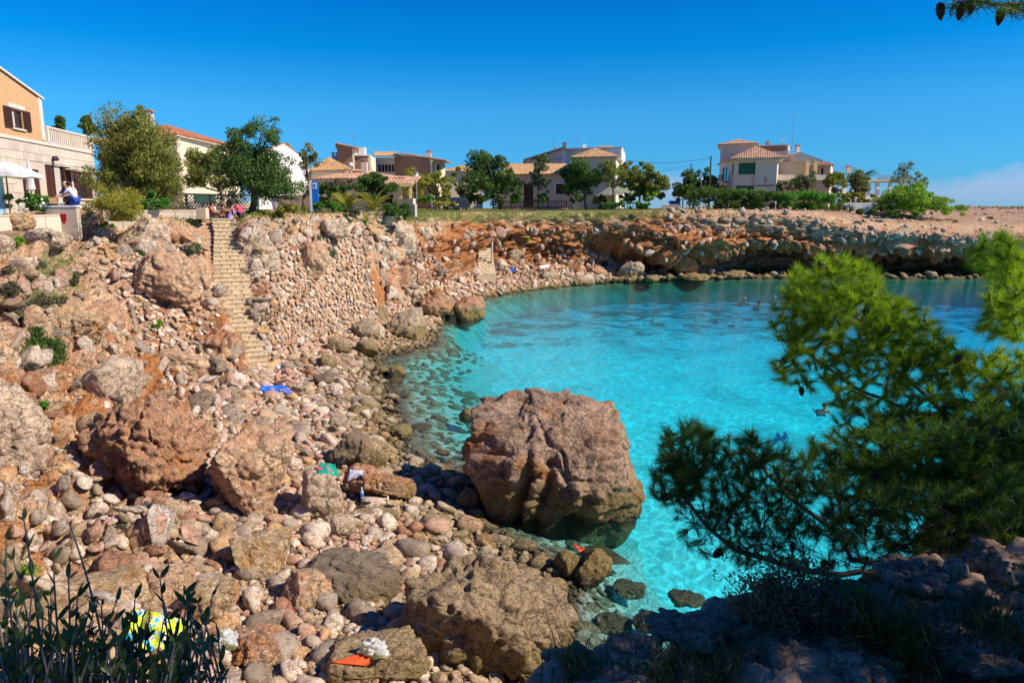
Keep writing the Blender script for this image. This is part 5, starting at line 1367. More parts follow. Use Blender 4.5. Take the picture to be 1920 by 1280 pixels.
for (x0, z0_, x1, z1_) in ((-.16,.20,-.06,.28), (-.06,.28,.08,.28), (.08,.28,.16,.18), (.16,.18,.12,.04), (.12,.04,-.17,-.26), (-.17,-.26,.18,-.26)):
    L_ = math.hypot(x1 - x0, z1_ - z0_); nm.box(((x0 + x1) / 2, 0, (z0_ + z1_) / 2), (L_ + .05, .03, .07), 0, 0, -math.atan2(z1_ - z0_, x1 - x0))
to = nm.build('house_number', M['iron'], rt); to.location = lay(a, b, uo(a, b, 1432), ZT(337, 100) - z0, z0, .46)[0]; to.rotation_euler = (0, 0, rz)
so = [(uo(s0, a, 1351), uo(s0, a, 1363), ZT(342, 106) - z0, ZT(312, 106) - z0), (uo(s0, a, 1369), uo(s0, a, 1372), ZT(328, 102) - z0, ZT(305, 102) - z0), (uo(s0, a, 1360), uo(s0, a, 1365), .2, 2.0)]
wall('side_wall', s0, a, z0, zt, M['st_pink'], rt, so); window(s0, a, z0, so[0], rt, 'glass'); window(s0, a, z0, so[1], rt, 'shutter', M['green']); window(s0, a, z0, so[2], rt, 'dark')  # pinkish stucco carries the shade of this left face in its colour
bal = MB(); pA, pB = s0 + (a - s0) * .15, s0 + (a - s0) * .6; nv = Vector((-.8, -.6)) * .8
for i in range(9):
    q = pA.lerp(pB, i / 8) + nv; bal.tube([(q.x, q.y, ZT(340, 106)), (q.x, q.y, ZT(328, 106))], .03, 4)
qa, qb = pA + nv, pB + nv; bal.tube([(qa.x, qa.y, ZT(328, 106)), (qb.x, qb.y, ZT(328, 106))], .035, 4); bal.build('balcony_railing', M['green'], rt)
MB().prism([v3(pA, ZT(342, 106)), v3(pB, ZT(342, 106)), v3(qb, ZT(342, 106)), v3(qa, ZT(342, 106))], (0, 0, .12)).build('balcony', M['trim'], rt)
wall('inner_wall', b, XY(1456, 108), z0, zt, M['st_cream'], rt)
fpr = [XY(1366, 99.8), XY(1464, 97.8), XY(1450, 112), XY(1344, 113)]
hip('roof', fpr, zt + .1, 1.7, M['roof_pink'], rt, .35)
# tower
fp = [XY(1346, 113), XY(1411, 111), XY(1412, 119), XY(1346, 121)]
for i in range(4): wall('tower_wall', fp[i], fp[(i+1) % 4], z0, ZT(271, 112), M['st_pink'] if i in (0, 3) else M['st_cream'], rt)
hip('tower_roof', fp, ZT(270, 112), .85, M['roof_pink'], rt, .5)
q = XY(1432, 115); chimney(q.x, q.y, ZT(272, 115), .3, rt, 'st_tan', .4)
# middle block
a2, b2 = XY(1412, 112), XY(1471, 110); wall('upper_wall', a2, b2, z0, ZT(274, 111), M['st_tan'], rt); wall('upper_side', b2, XY(1474, 118), z0, ZT(274, 111), M['st_pink'], rt)
wall('middle_wall', XY(1440, 109.6), XY(1474, 108.4), z0, ZT(283.5, 109), M['st_beige'], rt)
cap([a2, b2, XY(1474, 118), XY(1412, 119)], ZT(273.5, 111), M['trim'], rt)
q = XY(1459, 111.5); antenna(q.x, q.y, ZT(274, 111.5), 1.6, rt, True)
q = XY(1478, 108); MB().tube([(q.x, q.y, ZT(300, 108)), (q.x, q.y, ZT(213, 108))], [.06, .035], 6).build('roof_mast', M['grey'], rt)
# right wing with the sloping gable
a3, m3, b3 = XY(1455, 106), XY(1486, 105), XY(1535, 103)
wall('wing_wall', a3, XY(1505, 104.5), z0, ZT(303, 105), M['st_cream'], rt)
mb = MB().prism([v3(XY(1483, 103.9), ZT(303, 104)), v3(XY(1536, 102.9), ZT(303, 103)), v3(XY(1536, 102.9), ZT(300, 103)), v3(XY(1493, 103.7), ZT(285, 104)), v3(XY(1483, 103.9), ZT(290, 104))], (0, 6, 0)); mb.build('wing_gable', M['st_beige'], rt)
q = XY(1488.5, 106); chimney(q.x, q.y, ZT(288, 106), .9, rt, 'st_pink', .5)
for px_ in (1508, 1523): q = XY(px_, 103.2); MB().box((q.x, q.y, (z0 + ZT(303, 103)) / 2), (.45, .45, ZT(303, 103) - z0)).build('pillar', M['st_yellow'], rt)
MB().box((XY(1500, 102.6).x, 102.6, ZT(338, 102.6)), (XY(1545, 102.6).x - XY(1455, 102.6).x, 1.6, .35)).build('terrace', M['st_pink'], rt)
MB().box((XY(1500, 101.9).x, 101.8, ZT(333, 102)), (XY(1545, 102.6).x - XY(1455, 102.6).x, .12, .7)).build('parapet', M['st_cream'], rt)
a4, b4 = XY(1510, 108), XY(1552, 107); oo = [(uo(a4, b4, 1535), uo(a4, b4, 1539), ZT(334, 107) - z0, ZT(315, 107) - z0)]
wall('back_wing_wall', a4, b4, z0, ZT(310, 107), M['st_pink'], rt, oo); window(a4, b4, z0, oo[0], rt, 'dark'); wall('back_wing_side', b4, XY(1556, 114), z0, ZT(310, 107), M['st_cream'], rt)
roof('roof', [v3(XY(1515, 106), ZT(310, 106)), v3(XY(1560, 106), ZT(310, 106)), v3(XY(1545, 112), ZT(303, 112)), v3(XY(1515, 112), ZT(303, 112))], M['roof_pink'], rt, .34)
parent_keep(rt)
# --- flat building with railings at the far right
rt = bld('flat-roofed open building with roof railings beside the palm', 1620, 116)
mb = MB(); 
for px0, px1, y0, dd in ((1548, 1600, 341, 116), (1598, 1700, 340, 114)):
    q0, q1 = XY(px0, dd), XY(px1, dd); MB().prism([v3(q0, ZT(y0, dd)), v3(q1, ZT(y0, dd)), v3(q1 + Vector((0, 7)), ZT(y0, dd)), v3(q0 + Vector((0, 7)), ZT(y0, dd))], (0, 0, .35)).build('roof_slab', M['trim'], rt)
for px_, wd in ((1606, .5), (1625, .6), (1642, .5), (1665, .4), (1690, .5), (1560, .4), (1580, .4)):
    q = XY(px_, 114.5); MB().box((q.x, q.y, (7.3 + ZT(340, 114)) / 2), (wd, .5, ZT(340, 114) - 7.3)).build('pillar', M['st_white'], rt)
wall('wall', XY(1600, 119), XY(1630, 119), 7.3, ZT(341, 119), M['st_tan'], rt)
for px0, px1, yt, yb, dd in ((1552, 1600, 313, 340, 115.5), (1640, 1700, 329, 339, 113.6)):
    rl = MB(); q0, q1 = XY(px0, dd), XY(px1, dd)
    for i in range(9 if px0 < 1600 else 25):
        q = q0.lerp(q1, i / (8 if px0 < 1600 else 24)); rl.tube([v3(q, ZT(yb, dd)), v3(q, ZT(yt, dd))], .03, 4)
    for k_ in ((1.0,) if px0 < 1600 else (1.0, .66, .33)): zz = ZT(yb, dd) + (ZT(yt, dd) - ZT(yb, dd)) * k_; rl.tube([v3(q0, zz), v3(q1, zz)], .035, 4)
    rl.build('railing', M['grey'], rt)
q = XY(1585, 117); chimney(q.x, q.y, ZT(325, 117), .9, rt, 'st_pink')
parent_keep(rt)

# --- iron lattice fence and dark garden railing
def fence(label, pa, pb, z0, h, step, mat, bal=.02, cat='fence', lattice=False):
    rt = empty('fence', (pa.x, pa.y, z0), label=label, cat=cat)
    L_ = L2(pa, pb); n = int(L_ / step); d_ = (pb - pa) / n
    if lattice:
        mb = MB()
        for i in range(-4, n):
            for s in (0, 1):
                i0, i1 = (i, i + 4) if s else (i + 4, i)
                if max(i0, i1) > n or min(i0, i1) < 0: continue
                A_, B_ = d_ * i0, d_ * i1; mb.tube([(A_.x, A_.y, .05), (B_.x, B_.y, h)], bal, 4)
        mb.build('lattice', mat, rt)
    else:
        bm_ = MB().tube([(0, 0, 0), (0, 0, h)], bal, 5).mesh('bar', mat)
        for i in range(n + 1):
            o = obj('bar', bm_, rt); o.location = (d_.x * i, d_.y * i, 0)
    e = d_ * n; rz = math.atan2(d_.y, d_.x)
    MB().box((e.x / 2, e.y / 2, h), (L_, bal * 3, bal * 3), rz).build('rail', mat, rt); MB().box((e.x / 2, e.y / 2, .06), (L_, bal * 3, bal * 3), rz).build('rail', mat, rt)
    for q in range(0, 5): MB().box((e.x * q / 4, e.y * q / 4, h / 2), (.12, .12, h + .1), rz).build('post', mat, rt)
    return rt
fence('dark iron lattice fence in front of the red-roofed house', XY(302, 45.8), XY(474, 54), 7.8, 1.0, .3, M['iron'], .03, lattice=True)
fence('dark garden railing on the wall of the pink house', XY(925, 92), XY(1062, 90.5), 7.9, .75, .3, M['brown'], .035)
wall('garden_wall', XY(922, 92.1), XY(1064, 90.6), 7.3, 7.9, M['st_pink'], None, label='low pink garden wall below the dark railing of the pink house', cat='wall')
fence('pale baluster railing beside the cream block, behind the creeping mound', XY(1112, 90), XY(1198, 89), 7.5, .95, .32, M['trim'], .05)
# ============================================================ plants
def leafmat(name, cols, rough=.6, trans=.35, yellow=None):
    t = NT(name); r = t.gen('Random Per Island')
    n = len(cols); c = t.ramp(r, [(i / max(1, n - 1), cc) for i, cc in enumerate(cols)])
    n1 = t.noise(t.pos(), 1.1, 3)
    c = t.mix(1.0, c, t.ramp(n1, [(0.3, 0.72), (0.7, 1.25)]), 'MULTIPLY')
    b = t.n('BsdfPrincipled', None, Base_Color=c, Roughness=rough); b.inputs['Specular IOR Level'].default_value = .25
    tl = t.n('BsdfTranslucent', None, Color=t.mix(1.0, c, (1.5, 1.6, 0.6), 'MULTIPLY'))
    m = t.n('MixShader', None, i0=trans, i1=b.outputs[0], i2=tl.outputs[0]); t.t.links.new(m.outputs[0], t.out.inputs['Surface'])
    return t.m
M['lf_olive'] = leafmat('leaf_olive', [(0.085,0.116,0.031), (0.202,0.217,0.046), (0.326,0.295,0.070)])
M['lf_dark'] = leafmat('leaf_dark', [(0.034,0.078,0.019), (0.078,0.147,0.031), (0.147,0.217,0.054)])
M['lf_green'] = leafmat('leaf_green', [(0.039,0.132,0.019), (0.085,0.248,0.031), (0.171,0.341,0.046)])
M['lf_grey'] = leafmat('leaf_grey_green', [(0.078,0.101,0.054), (0.155,0.186,0.093), (0.264,0.279,0.155)])
M['lf_yellow'] = leafmat('leaf_yellowish', [(0.155,0.171,0.031), (0.310,0.295,0.046), (0.465,0.403,0.078)])
M['lf_bright'] = leafmat('leaf_bright', [(0.078,0.171,0.019), (0.202,0.357,0.031), (0.372,0.496,0.062)])
M['lf_scrub'] = leafmat('leaf_scrub', [(0.078,0.070,0.054), (0.155,0.132,0.093), (0.186,0.202,0.093)])
M['bark'] = plain('bark', (0.12, 0.085, 0.06), .95, .2, 5, .6)
M['bark_grey'] = plain('bark_grey', (0.22, 0.19, 0.17), .95, .2, 5, .6)
def leaves(cents, spreads, n, size, rg, aspect=.5, droop=0.0, flat=.0):
    """n little leaves round the clump centres; rhombus of 4 corners each"""
    cents = np.array(cents); spreads = np.array(spreads); w_ = spreads.prod(1) ** .6; w_ /= w_.sum()
    i = rg.choice(len(cents), n, p=w_)
    g = rg.normal(size=(n, 3)); g /= np.linalg.norm(g, axis=1, keepdims=True); g *= rg.uniform(0, 1, (n, 1)) ** .38
    c = cents[i] + g * spreads[i]
    dr = rg.normal(size=(n, 3)) + g * .9; dr[:, 2] -= droop; dr /= np.linalg.norm(dr, axis=1, keepdims=True)
    sd_ = np.cross(dr, rg.normal(size=(n, 3))); sd_ /= np.maximum(np.linalg.norm(sd_, axis=1, keepdims=True), 1e-6)
    s = size * rg.uniform(.6, 1.3, (n, 1))
    V = np.stack([c - dr * s * .5, c + sd_ * s * aspect * .5, c + dr * s * .5, c - sd_ * s * aspect * .5], 1).reshape(-1, 3)
    return V, np.arange(4 * n).reshape(-1, 4)
def clumps(ells, dd, rg, per, size, depth=1.0, fill=False):
    """photograph ellipses (cx,cy,rx,ry) at distance dd -> clump centres on and in the ellipsoids"""
    C, S = [], []
    for (cx, cy, rx, ry) in ells:
        c = W(cx, cy, d=dd); u = (c - Vector((0, 0, HC))).length / 1400 * 1.0
        Rr = np.array([rx * u, rx * u * depth, ry * u])
        k = max(14, int(per * 1.6 * (rx * ry) / 900.0))
        g = rg.normal(size=(k, 3)); g /= np.linalg.norm(g, axis=1, keepdims=True); g *= rg.uniform(.30, 1.0, (k, 1)) * (1 + .22 * (rg.rand(k, 1) > .85))
        if fill:
            k = int(k * 1.6); g = rg.uniform(-1, 1, (k, 3)); g[:, 2] = np.where(rg.rand(k) < .4, rg.uniform(.5, .85, k), g[:, 2])
        for q in g:
            f = rg.uniform(.18, .46)
            C.append(np.array(c) + q * Rr * 1.04); S.append(np.maximum(Rr.min() * f * np.array([1.15, 1.15, .85]) * rg.uniform(.75, 1.3), size))
    return C, S
def plant(name, label, ells, dd, mat, n, size, seed, trunk=None, cat='tree', group=None, per=10, aspect=.5, droop=0.0, depth=1.0, barkm='bark', tr=.16, base=None):
    rg = np.random.RandomState(seed); rr = random.Random(seed)
    C, S = clumps(ells, dd, rg, per, size, depth, cat == 'hedge')
    cx = sum(e[0] for e in ells) / len(ells); bx = trunk[0] if trunk else cx
    b = W(bx, 388, d=dd); gz = ground(b.x, b.y, 7.4) if base is None else base
    if not (6.5 < gz < 9) and base is None: gz = 7.4
    root = empty(name, (b.x, b.y, gz - .05), label=label, cat=cat, group=group)
    V, F = leaves(C, S, int(n * (2.0 if cat == 'hedge' else 1.6)), size * (1.32 if cat == 'hedge' else 1.22), rg, aspect, droop)
    V = V[:, :] - np.array(root.location)
    # keep out of the ground
    V[:, 2] = np.maximum(V[:, 2], .02)
    obj('crown' if cat in ('tree', 'palm') else 'foliage', mesh_np('crown', V, F, M[mat]), root)
    if trunk or cat == 'tree':
        mb = MB(); L0 = Vector(root.location)
        top = sum((Vector(c) for c in C), Vector()) / len(C) - L0
        p0 = Vector((0, 0, -.2)); p1 = Vector((top.x * .35 + rr.uniform(-.1, .1), top.y * .3, top.z * .55))
        mb.tube([p0, p0.lerp(p1, .5) + Vector((rr.uniform(-.12, .12), 0, 0)), p1], [tr, tr * .85, tr * .65], 7)
        for c in rr.sample(C, min(len(C), 12)):
            e = Vector(c) - L0; m_ = p1.lerp(e, .5) + Vector((rr.uniform(-.2, .2), rr.uniform(-.2, .2), -.1 * (e - p1).length))
            mb.tube([p1 + Vector((0, 0, -.1)), m_, e], [tr * .5, tr * .28, tr * .08], 5)
        mb.build('trunk', M[barkm], root)
    return root
PL = plant
PL('tamarisk_tree', 'largest bushy tamarisk tree between the stone-faced building and the red roof', [(250,262,48,48),(212,300,32,50),(290,305,46,56),(235,345,50,40),(228,240,26,24),(300,345,36,34),(205,258,20,22),(262,216,10,16)], 38, 'lf_olive', 15000, .17, 1, (262, 0), per=13, aspect=.28, droop=1.2)
PL('tamarisk_tree', 'dark feathery tree leaning over the top of the stairs', [(452,275,32,38),(500,250,32,28),(470,325,50,50),(520,345,42,36),(505,300,35,40),(440,320,25,40),(540,362,22,18),(474,240,16,16)], 42, 'lf_dark', 14000, .17, 2, (468, 0), per=12, aspect=.3, droop=1.2, tr=.22)
PL('tamarisk_tree', 'thin pale olive tree in front of the green shutters', [(385,308,30,36),(368,335,24,22),(402,300,22,26),(412,338,20,18)], 45, 'lf_olive', 4200, .16, 3, (428, 0), per=11, aspect=.28, droop=1, barkm='bark_grey', tr=.12)
PL('shrub', 'feathery pale green shrub at the foot of the largest tamarisk', [(210,388,42,34),(245,395,30,28),(190,372,24,22)], 33.5, 'lf_yellow', 6000, .12, 4, cat='shrub', aspect=.22)
PL('shrub', 'bright green bush beside the feathery pale shrub', [(285,380,22,16)], 37, 'lf_green', 1500, .12, 5, cat='shrub')
fb_ = PL('flowering_bush', 'dark green bush dotted with white flowers below the white parasol', [(52,382,28,18),(85,384,22,16)], 34, 'lf_green', 3200, .12, 6, cat='shrub')
rg = np.random.RandomState(8); V, F = leaves([np.array(W(60, 380, d=33.3)), np.array(W(84, 382, d=33.3))], [np.array([.7,.4,.35])]*2, 34, .14, rg, 1.0)
for i in range(34): obj('flower', mesh_np('flower', V[4*i:4*i+4] - np.array(fb_.location), F[:1], M['white']), fb_)
PL('pine_tree', 'tip of a distant pine showing over the terrace railing', [(112,240,9,11),(112,228,5,7)], 80, 'lf_dark', 700, .3, 9, cat='tree')
PL('pine_tree', 'pointed top of a distant pine just left of the big tamarisk', [(165,240,12,13),(163,226,6,9)], 80, 'lf_dark', 900, .3, 10, cat='tree')
PL('bare_tree', 'nearly leafless grey tree beside the white gable', [(578,285,14,16),(590,300,12,16),(572,305,8,20)], 70, 'lf_grey', 420, .25, 11, (583, 0), per=14, tr=.14)
PL('small_tree', 'leafless slanting sapling before the pale pink garden wall', [(575,345,12,12),(580,355,8,10)], 56, 'lf_scrub', 160, .16, 12, (565, 0), tr=.07)
PL('hedge', 'dark clipped hedge right of the blue panel', [(612,362,18,14),(640,362,18,13),(628,366,16,12)], 56, 'lf_dark', 2800, .16, 13, cat='hedge')
PL('shrub', 'bright green rounded mound of shrub below the dark clipped hedge', [(604,386,20,11),(628,386,20,11)], 51, 'lf_green', 2600, .13, 14, cat='shrub')
PL('round_tree', 'clipped round dark green tree in front of the pink tiled roof', [(702,348,32,24),(690,342,16,16),(716,350,16,18)], 58, 'lf_dark', 4200, .17, 15, (702, 0), per=14)
PL('shrub', 'dense round green bush on the rim above the crowning crag', [(742,394,24,16),(752,402,18,14)], 52.5, 'lf_dark', 3000, .12, 16, cat='shrub')
PL('shrub', 'dead grey scrub behind the clipped hedge', [(645,345,22,8),(615,348,16,8)], 60, 'lf_scrub', 500, .2, 17, cat='shrub')
PL('shrub', 'low grey scrub on the rim above the stone-walled bank', [(655,398,18,10),(590,402,24,8)], 48, 'lf_scrub', 1500, .12, 18, cat='shrub')
PL('shrub', 'yellow green weeds along the rim right of the dark feathery tree', [(510,398,30,9),(550,392,26,7),(480,402,16,8)], 42, 'lf_yellow', 2600, .12, 19, cat='shrub')
PL('small_tree', 'yellowish airy tree left of the street lamp', [(776,345,18,22),(790,332,16,14),(768,330,12,12)], 77, 'lf_yellow', 2600, .2, 20, (779, 0), aspect=.35)
PL('small_tree', 'yellowish airy tree right of the street lamp', [(822,344,24,20),(838,348,14,16),(806,338,14,14)], 79, 'lf_yellow', 2800, .2, 21, (818, 0), aspect=.35)
PL('shrub', 'small green bush under the yellowish trees', [(798,374,16,7)], 74, 'lf_green', 700, .18, 22, cat='shrub')
PL('olive_tree', 'grey green olive tree behind the parked dark car', [(860,345,14,22),(868,360,12,14)], 92, 'lf_grey', 1800, .22, 23, (864, 0))
PL('olive_tree', 'widest grey green tree in the row before the pink house', [(912,322,36,34),(895,350,26,28),(925,350,30,28),(950,330,22,26),(962,352,22,22),(905,298,18,12),(935,302,14,12)], 88, 'lf_dark', 8500, .24, 24, (938, 0), per=14, tr=.22)
PL('olive_tree', 'slim grey tree in front of the pink wall, between its door and window', [(1012,312,16,22),(1006,335,14,20),(1018,345,13,18),(1020,298,12,12)], 88, 'lf_grey', 2400, .22, 25, (1008, 0), tr=.12)
PL('olive_tree', 'round dense green tree in front of the cream block', [(1090,328,34,30),(1072,345,22,22),(1108,345,24,22),(1085,308,18,14),(1062,330,14,16)], 88, 'lf_dark', 6500, .24, 26, (1100, 0), per=13)
PL('olive_tree', 'airy brownish tree with a forked trunk by the white awning', [(1148,330,26,22),(1165,318,20,16),(1140,312,14,12)], 87, 'lf_olive', 2600, .22, 27, (1148, 0), aspect=.35)
PL('olive_tree', 'wide olive-yellow tree at the right end of the tree row', [(1210,335,34,24),(1190,325,26,20),(1225,345,22,20),(1185,350,26,16)], 89, 'lf_olive', 7000, .23, 28, (1200, 0), per=14)
PL('shrub', 'creeping green mound spreading before the pale baluster railing', [(1175,384,48,8),(1150,385,26,7),(1205,386,20,6)], 86, 'lf_green', 5000, .16, 29, cat='shrub', depth=.5, per=26)
PL('shrub', 'bright bush at the road edge below the wide olive-yellow tree', [(1218,368,12,12)], 88, 'lf_bright', 900, .2, 30, cat='shrub')
PL('shrub', 'dark low bushes at the road end by the white car', [(1240,366,12,5)], 118, 'lf_dark', 600, .3, 31, cat='shrub')
PL('tree', 'broad dark green tree left of the villa with green shutters', [(1300,345,34,24),(1325,335,26,16),(1285,360,22,18),(1335,350,18,18)], 104, 'lf_dark', 6500, .25, 32, (1300, 0), per=15)
for i_, (lb_, e_, m_, dd_) in enumerate((('low dark shrub under the widest tree of the row', [(905,374,18,9)], 'lf_dark', 86), ('grey shrub at the left end of the dark garden railing', [(935,372,14,9)], 'lf_grey', 87), ('small green shrub by the brown door of the pink house', [(968,374,14,7)], 'lf_green', 88),
    ('dark shrub at the foot of the slim grey tree', [(1018,372,14,8)], 'lf_dark', 87), ('dark shrub below the round dense green tree', [(1078,370,20,11)], 'lf_dark', 87), ('olive shrub between the cream block and the awning tree', [(1128,372,16,10)], 'lf_olive', 88.5), ('leafy shrub under the left side of the wide olive-yellow tree', [(1185,368,18,11)], 'lf_dark', 88.5),
    ('olive shrub left of the parked dark car', [(835,372,12,8)], 'lf_olive', 83), ('dark undergrowth right of the parked dark car', [(882,374,12,9)], 'lf_dark', 88), ('yellow-flowered low weeds on the rim near the street lamp', [(832,382,22,4)], 'lf_yellow', 76))):
    PL('shrub', lb_, e_, dd_, m_, 900, .2, 150 + i_, cat='shrub', per=22)
PL('hedge', 'rounded green bush at the left end of the long hedge', [(1320,376,30,21),(1347,378,28,20)], 94, 'lf_dark', 3800, .2, 33, cat='hedge', per=22)
PL('hedge', 'big dark hedge bush below the green ground-floor shutter', [(1405,380,42,19),(1440,382,30,19),(1375,382,26,17)], 93, 'lf_dark', 6500, .2, 34, cat='hedge', depth=.6, per=26)
PL('hedge', 'long dark hedge right of the villa front', [(1500,382,38,19),(1540,384,32,18),(1475,384,22,17)], 92, 'lf_green', 6500, .2, 35, cat='hedge', depth=.6, per=26)
PL('hedge', 'clipped light green hedge top seen behind the dark hedges', [(1370,362,26,6),(1410,362,26,5),(1340,363,16,6)], 97, 'lf_bright', 3000, .2, 36, cat='hedge', depth=.4, per=40)
PL('small_tree', 'small dark shrubby tree at the villa corner', [(1460,352,14,9)], 99, 'lf_dark', 900, .2, 37)
PL('olive_tree', 'grey green little olive tree before the villa terrace', [(1502,340,20,14),(1522,342,14,14),(1490,346,12,10)], 98, 'lf_grey', 2600, .2, 38, (1508, 0))
PL('small_tree', 'yellow green young tree right of the villa', [(1560,345,24,18),(1570,332,14,10)], 98, 'lf_olive', 2800, .2, 39, (1562, 0))
PL('small_tree', 'pale spiky tree in front of the palm', [(1608,340,20,20),(1615,355,22,14)], 100, 'lf_grey', 2600, .2, 40, (1610, 0))
PL('hedge', 'yellow-leaved clipped hedge above the white garden wall', [(1600,372,24,8),(1625,372,18,8),(1585,374,12,8)], 97, 'lf_yellow', 3000, .2, 41, cat='hedge', depth=.4, per=30)
PL('shrub', 'pale grassy shrub between yellow hedge and bright mastic bush', [(1645,378,18,12),(1655,388,14,10)], 95, 'lf_yellow', 1500, .2, 42, cat='shrub', aspect=.25)
PL('shrub', 'low dark cushion bush on the bare ground near the rim', [(1646,396,32,11)], 90, 'lf_dark', 3600, .16, 43, cat='shrub', per=24)
PL('olive_tree', 'airy grey olive tree rising behind the big bright bush', [(1690,330,20,16),(1715,335,16,12),(1700,318,12,10),(1730,342,10,8)], 104, 'lf_grey', 1500, .22, 44, (1695, 0), aspect=.35)
PL('shrub', 'biggest bright green bush sloping down to the bare headland', [(1700,368,34,24),(1730,378,34,22),(1762,386,30,15),(1790,393,22,9),(1680,382,20,18),(1712,355,22,12)], 92, 'lf_bright', 11000, .2, 45, cat='shrub', per=22)
PL('shrub', 'dark tuft of scrub on the rocky headland at the far right', [(1865,394,9,5)], 120, 'lf_dark', 260, .25, 46, cat='shrub')
# scrub on the slopes
for i, (lb, e, mt, n_) in enumerate([
    ('dark green bush hanging on the left slope below the slim upright slab', [(85,650,34,24),(60,625,14,14)], 'lf_dark', 2400),
    ('mixed grey scrub covering the far left slope', [(40,500,32,14),(20,540,20,12)], 'lf_scrub', 1500),
    ('grey green heath on the left slope above the round tan boulder', [(30,575,26,16),(95,560,26,12)], 'lf_scrub', 1500),
    ('bright weeds at the upper left edge of the slope', [(40,452,22,8),(30,590,14,8)], 'lf_bright', 900),
    ('dark shrub between the rim boulders and the hanging rope', [(253,452,18,14),(262,468,10,10)], 'lf_dark', 1100),
    ('green weeds topping the wall left of the stairs', [(215,425,16,5),(200,420,12,5)], 'lf_bright', 600),
    ('grey green tuft above the pink outcrop left of the stairs', [(352,465,20,9),(345,482,8,6)], 'lf_grey', 800),
    ('tuft of scrub beside the top of the stairs on the left', [(362,414,18,8),(350,405,8,5)], 'lf_grey', 700),
    ('dark tuft at the stair edge beside the pale bulging outcrop', [(440,418,9,12),(484,470,10,8)], 'lf_grey', 700),
    ('green tuft low on the bulging outcrop right of the stairs', [(478,492,7,9),(492,500,6,5)], 'lf_green', 420),
    ('small green plant on the ochre wall left of the stair foot', [(288,602,10,8)], 'lf_bright', 350),
    ('small green plant high on the orange outcrop', [(303,750,8,5)], 'lf_bright', 160),
    ('green tuft among stones on the lower left slope', [(75,760,14,9),(72,868,10,8)], 'lf_green', 500),
    ('dry brown grass clump above the white cobbles', [(225,985,20,9)], 'lf_scrub', 500),
    ('green moss streak at the bottom left slope', [(45,1075,10,22)], 'lf_bright', 500),
    ('scrub in the crevices below the rim of the stone-walled bank', [(615,470,8,10),(590,445,7,6),(665,440,12,6)], 'lf_grey', 700),
    ('green weeds on the rim left of the round bush', [(690,412,16,5),(640,410,14,4)], 'lf_bright', 700),
    ('green tuft beside the far steps', [(942,456,8,4),(988,446,5,4)], 'lf_bright', 260),
    ('grey scrub on the slope above the slim upright slab', [(120,520,26,10),(150,600,8,6)], 'lf_scrub', 700),
    ('dry scrub in the left corner below the bright green bush', [(50,690,16,10),(60,725,10,7)], 'lf_scrub', 500)]):
    rg = np.random.RandomState(400 + i); V_, F_ = [], []; root = None; nn_ = 0
    for (cx, cy, rx, ry) in e:
        p, n = hit(cx, cy + ry * .5)
        if p is None: continue
        u = (p - Vector((0, 0, HC))).length / 1400
        if root is None: root = empty('scrub', p, label=lb, cat='shrub')
        k = max(3, int(rx * ry / 50)); C, S = [], []
        for _ in range(k):
            q, m = hit(cx + rx * rg.uniform(-.9, .9), cy + ry * rg.uniform(-.5, 1.0))
            if q is None or (q - p).length > rx * u * 3: continue
            C.append(np.array(q + m * ry * u * .25)); S.append(np.array([1.2, 1.2, .8]) * ry * u * rg.uniform(.5, .9))
        if not C: continue
        V, F = leaves(C, S, int(2.2 * n_ * (rx * ry) / sum(a[2] * a[3] for a in e)), max(.035, 4.6 * u), rg, .45)
        V_.append(V - np.array(root.location)); F_.append(F + nn_); nn_ += len(V)
    if root: obj('foliage', mesh_np('foliage', np.concatenate(V_), np.concatenate(F_), M[mt]), root)
# palms
def frond(mb, p, az, el, L, wd, n=12, droop=1.0):
    pts = []; q = Vector(p); e = el
    for i in range(n):
        pts.append(q.copy()); dv = Vector((math.cos(az) * math.cos(e), math.sin(az) * math.cos(e), math.sin(e))) * L / n; q = q + dv; e -= droop / n
    mb.tube(pts, [.03 * (1 - i / n) + .008 for i in range(n)], 4)
    side = Vector((-math.sin(az), math.cos(az), 0))
    for i in range(1, n):
        f = math.sin(math.pi * (i + .6) / (n + 1)) ** .6
        for s in (-1, 1):
            for j in (0, .5):
                c = pts[i].lerp(pts[min(i+1, n-1)], j); t_ = (pts[i] - pts[i-1]).normalized()
                tip = c + (side * s * .75 + t_ * .7 + Vector((0, 0, -.25))).normalized() * wd * f
                mb.add([c, c + t_ * .05, tip], [(0, 1, 2)])
def palm(label, px, dd, h, L, nf, mat, seed, el=(.3, 1.4), droop=1.5, tr=.18, name='palm_tree'):
    rr = random.Random(seed); b = W(px, 388, d=dd); gz = ground(b.x, b.y, 7.4)
    root = empty(name, (b.x, b.y, gz - .03), label=label, cat='palm')
    if h > .3: MB().tube([(0, 0, -.1), (0.05, 0, h * .5), (0, 0, h)], [tr, tr * .85, tr], 8).build('trunk', M['bark'], root)
    for i in range(nf):
        mb = MB(); frond(mb, (0, 0, h), i * 2.4 + rr.uniform(-.2, .2), rr.uniform(*el), L * rr.uniform(.8, 1.1), L * .32, 12, droop * rr.uniform(.7, 1.2))
        me = bpy.data.meshes.new('frond'); me.from_pydata(mb.v, [], mb.f); me.materials.append(M[mat]); obj('frond', me, root)
palm('date palm rising beside the flat-roofed building', 1612, 106, 4.2, 2.6, 26, 'lf_dark', 1)
palm('young bushy palm with upright fronds, left of its neighbour on the rim', 652, 54, .2, 1.7, 14, 'lf_yellow', 2, (.7, 1.4), .9)
palm('young bushy palm with upright fronds before the clipped round tree', 698, 54, .2, 1.9, 14, 'lf_yellow', 3, (.6, 1.4), 1.0)
palm('low arching grey palm behind the dense round bush', 724, 56, .2, 1.7, 12, 'lf_grey', 4, (.3, 1.1), 1.6)
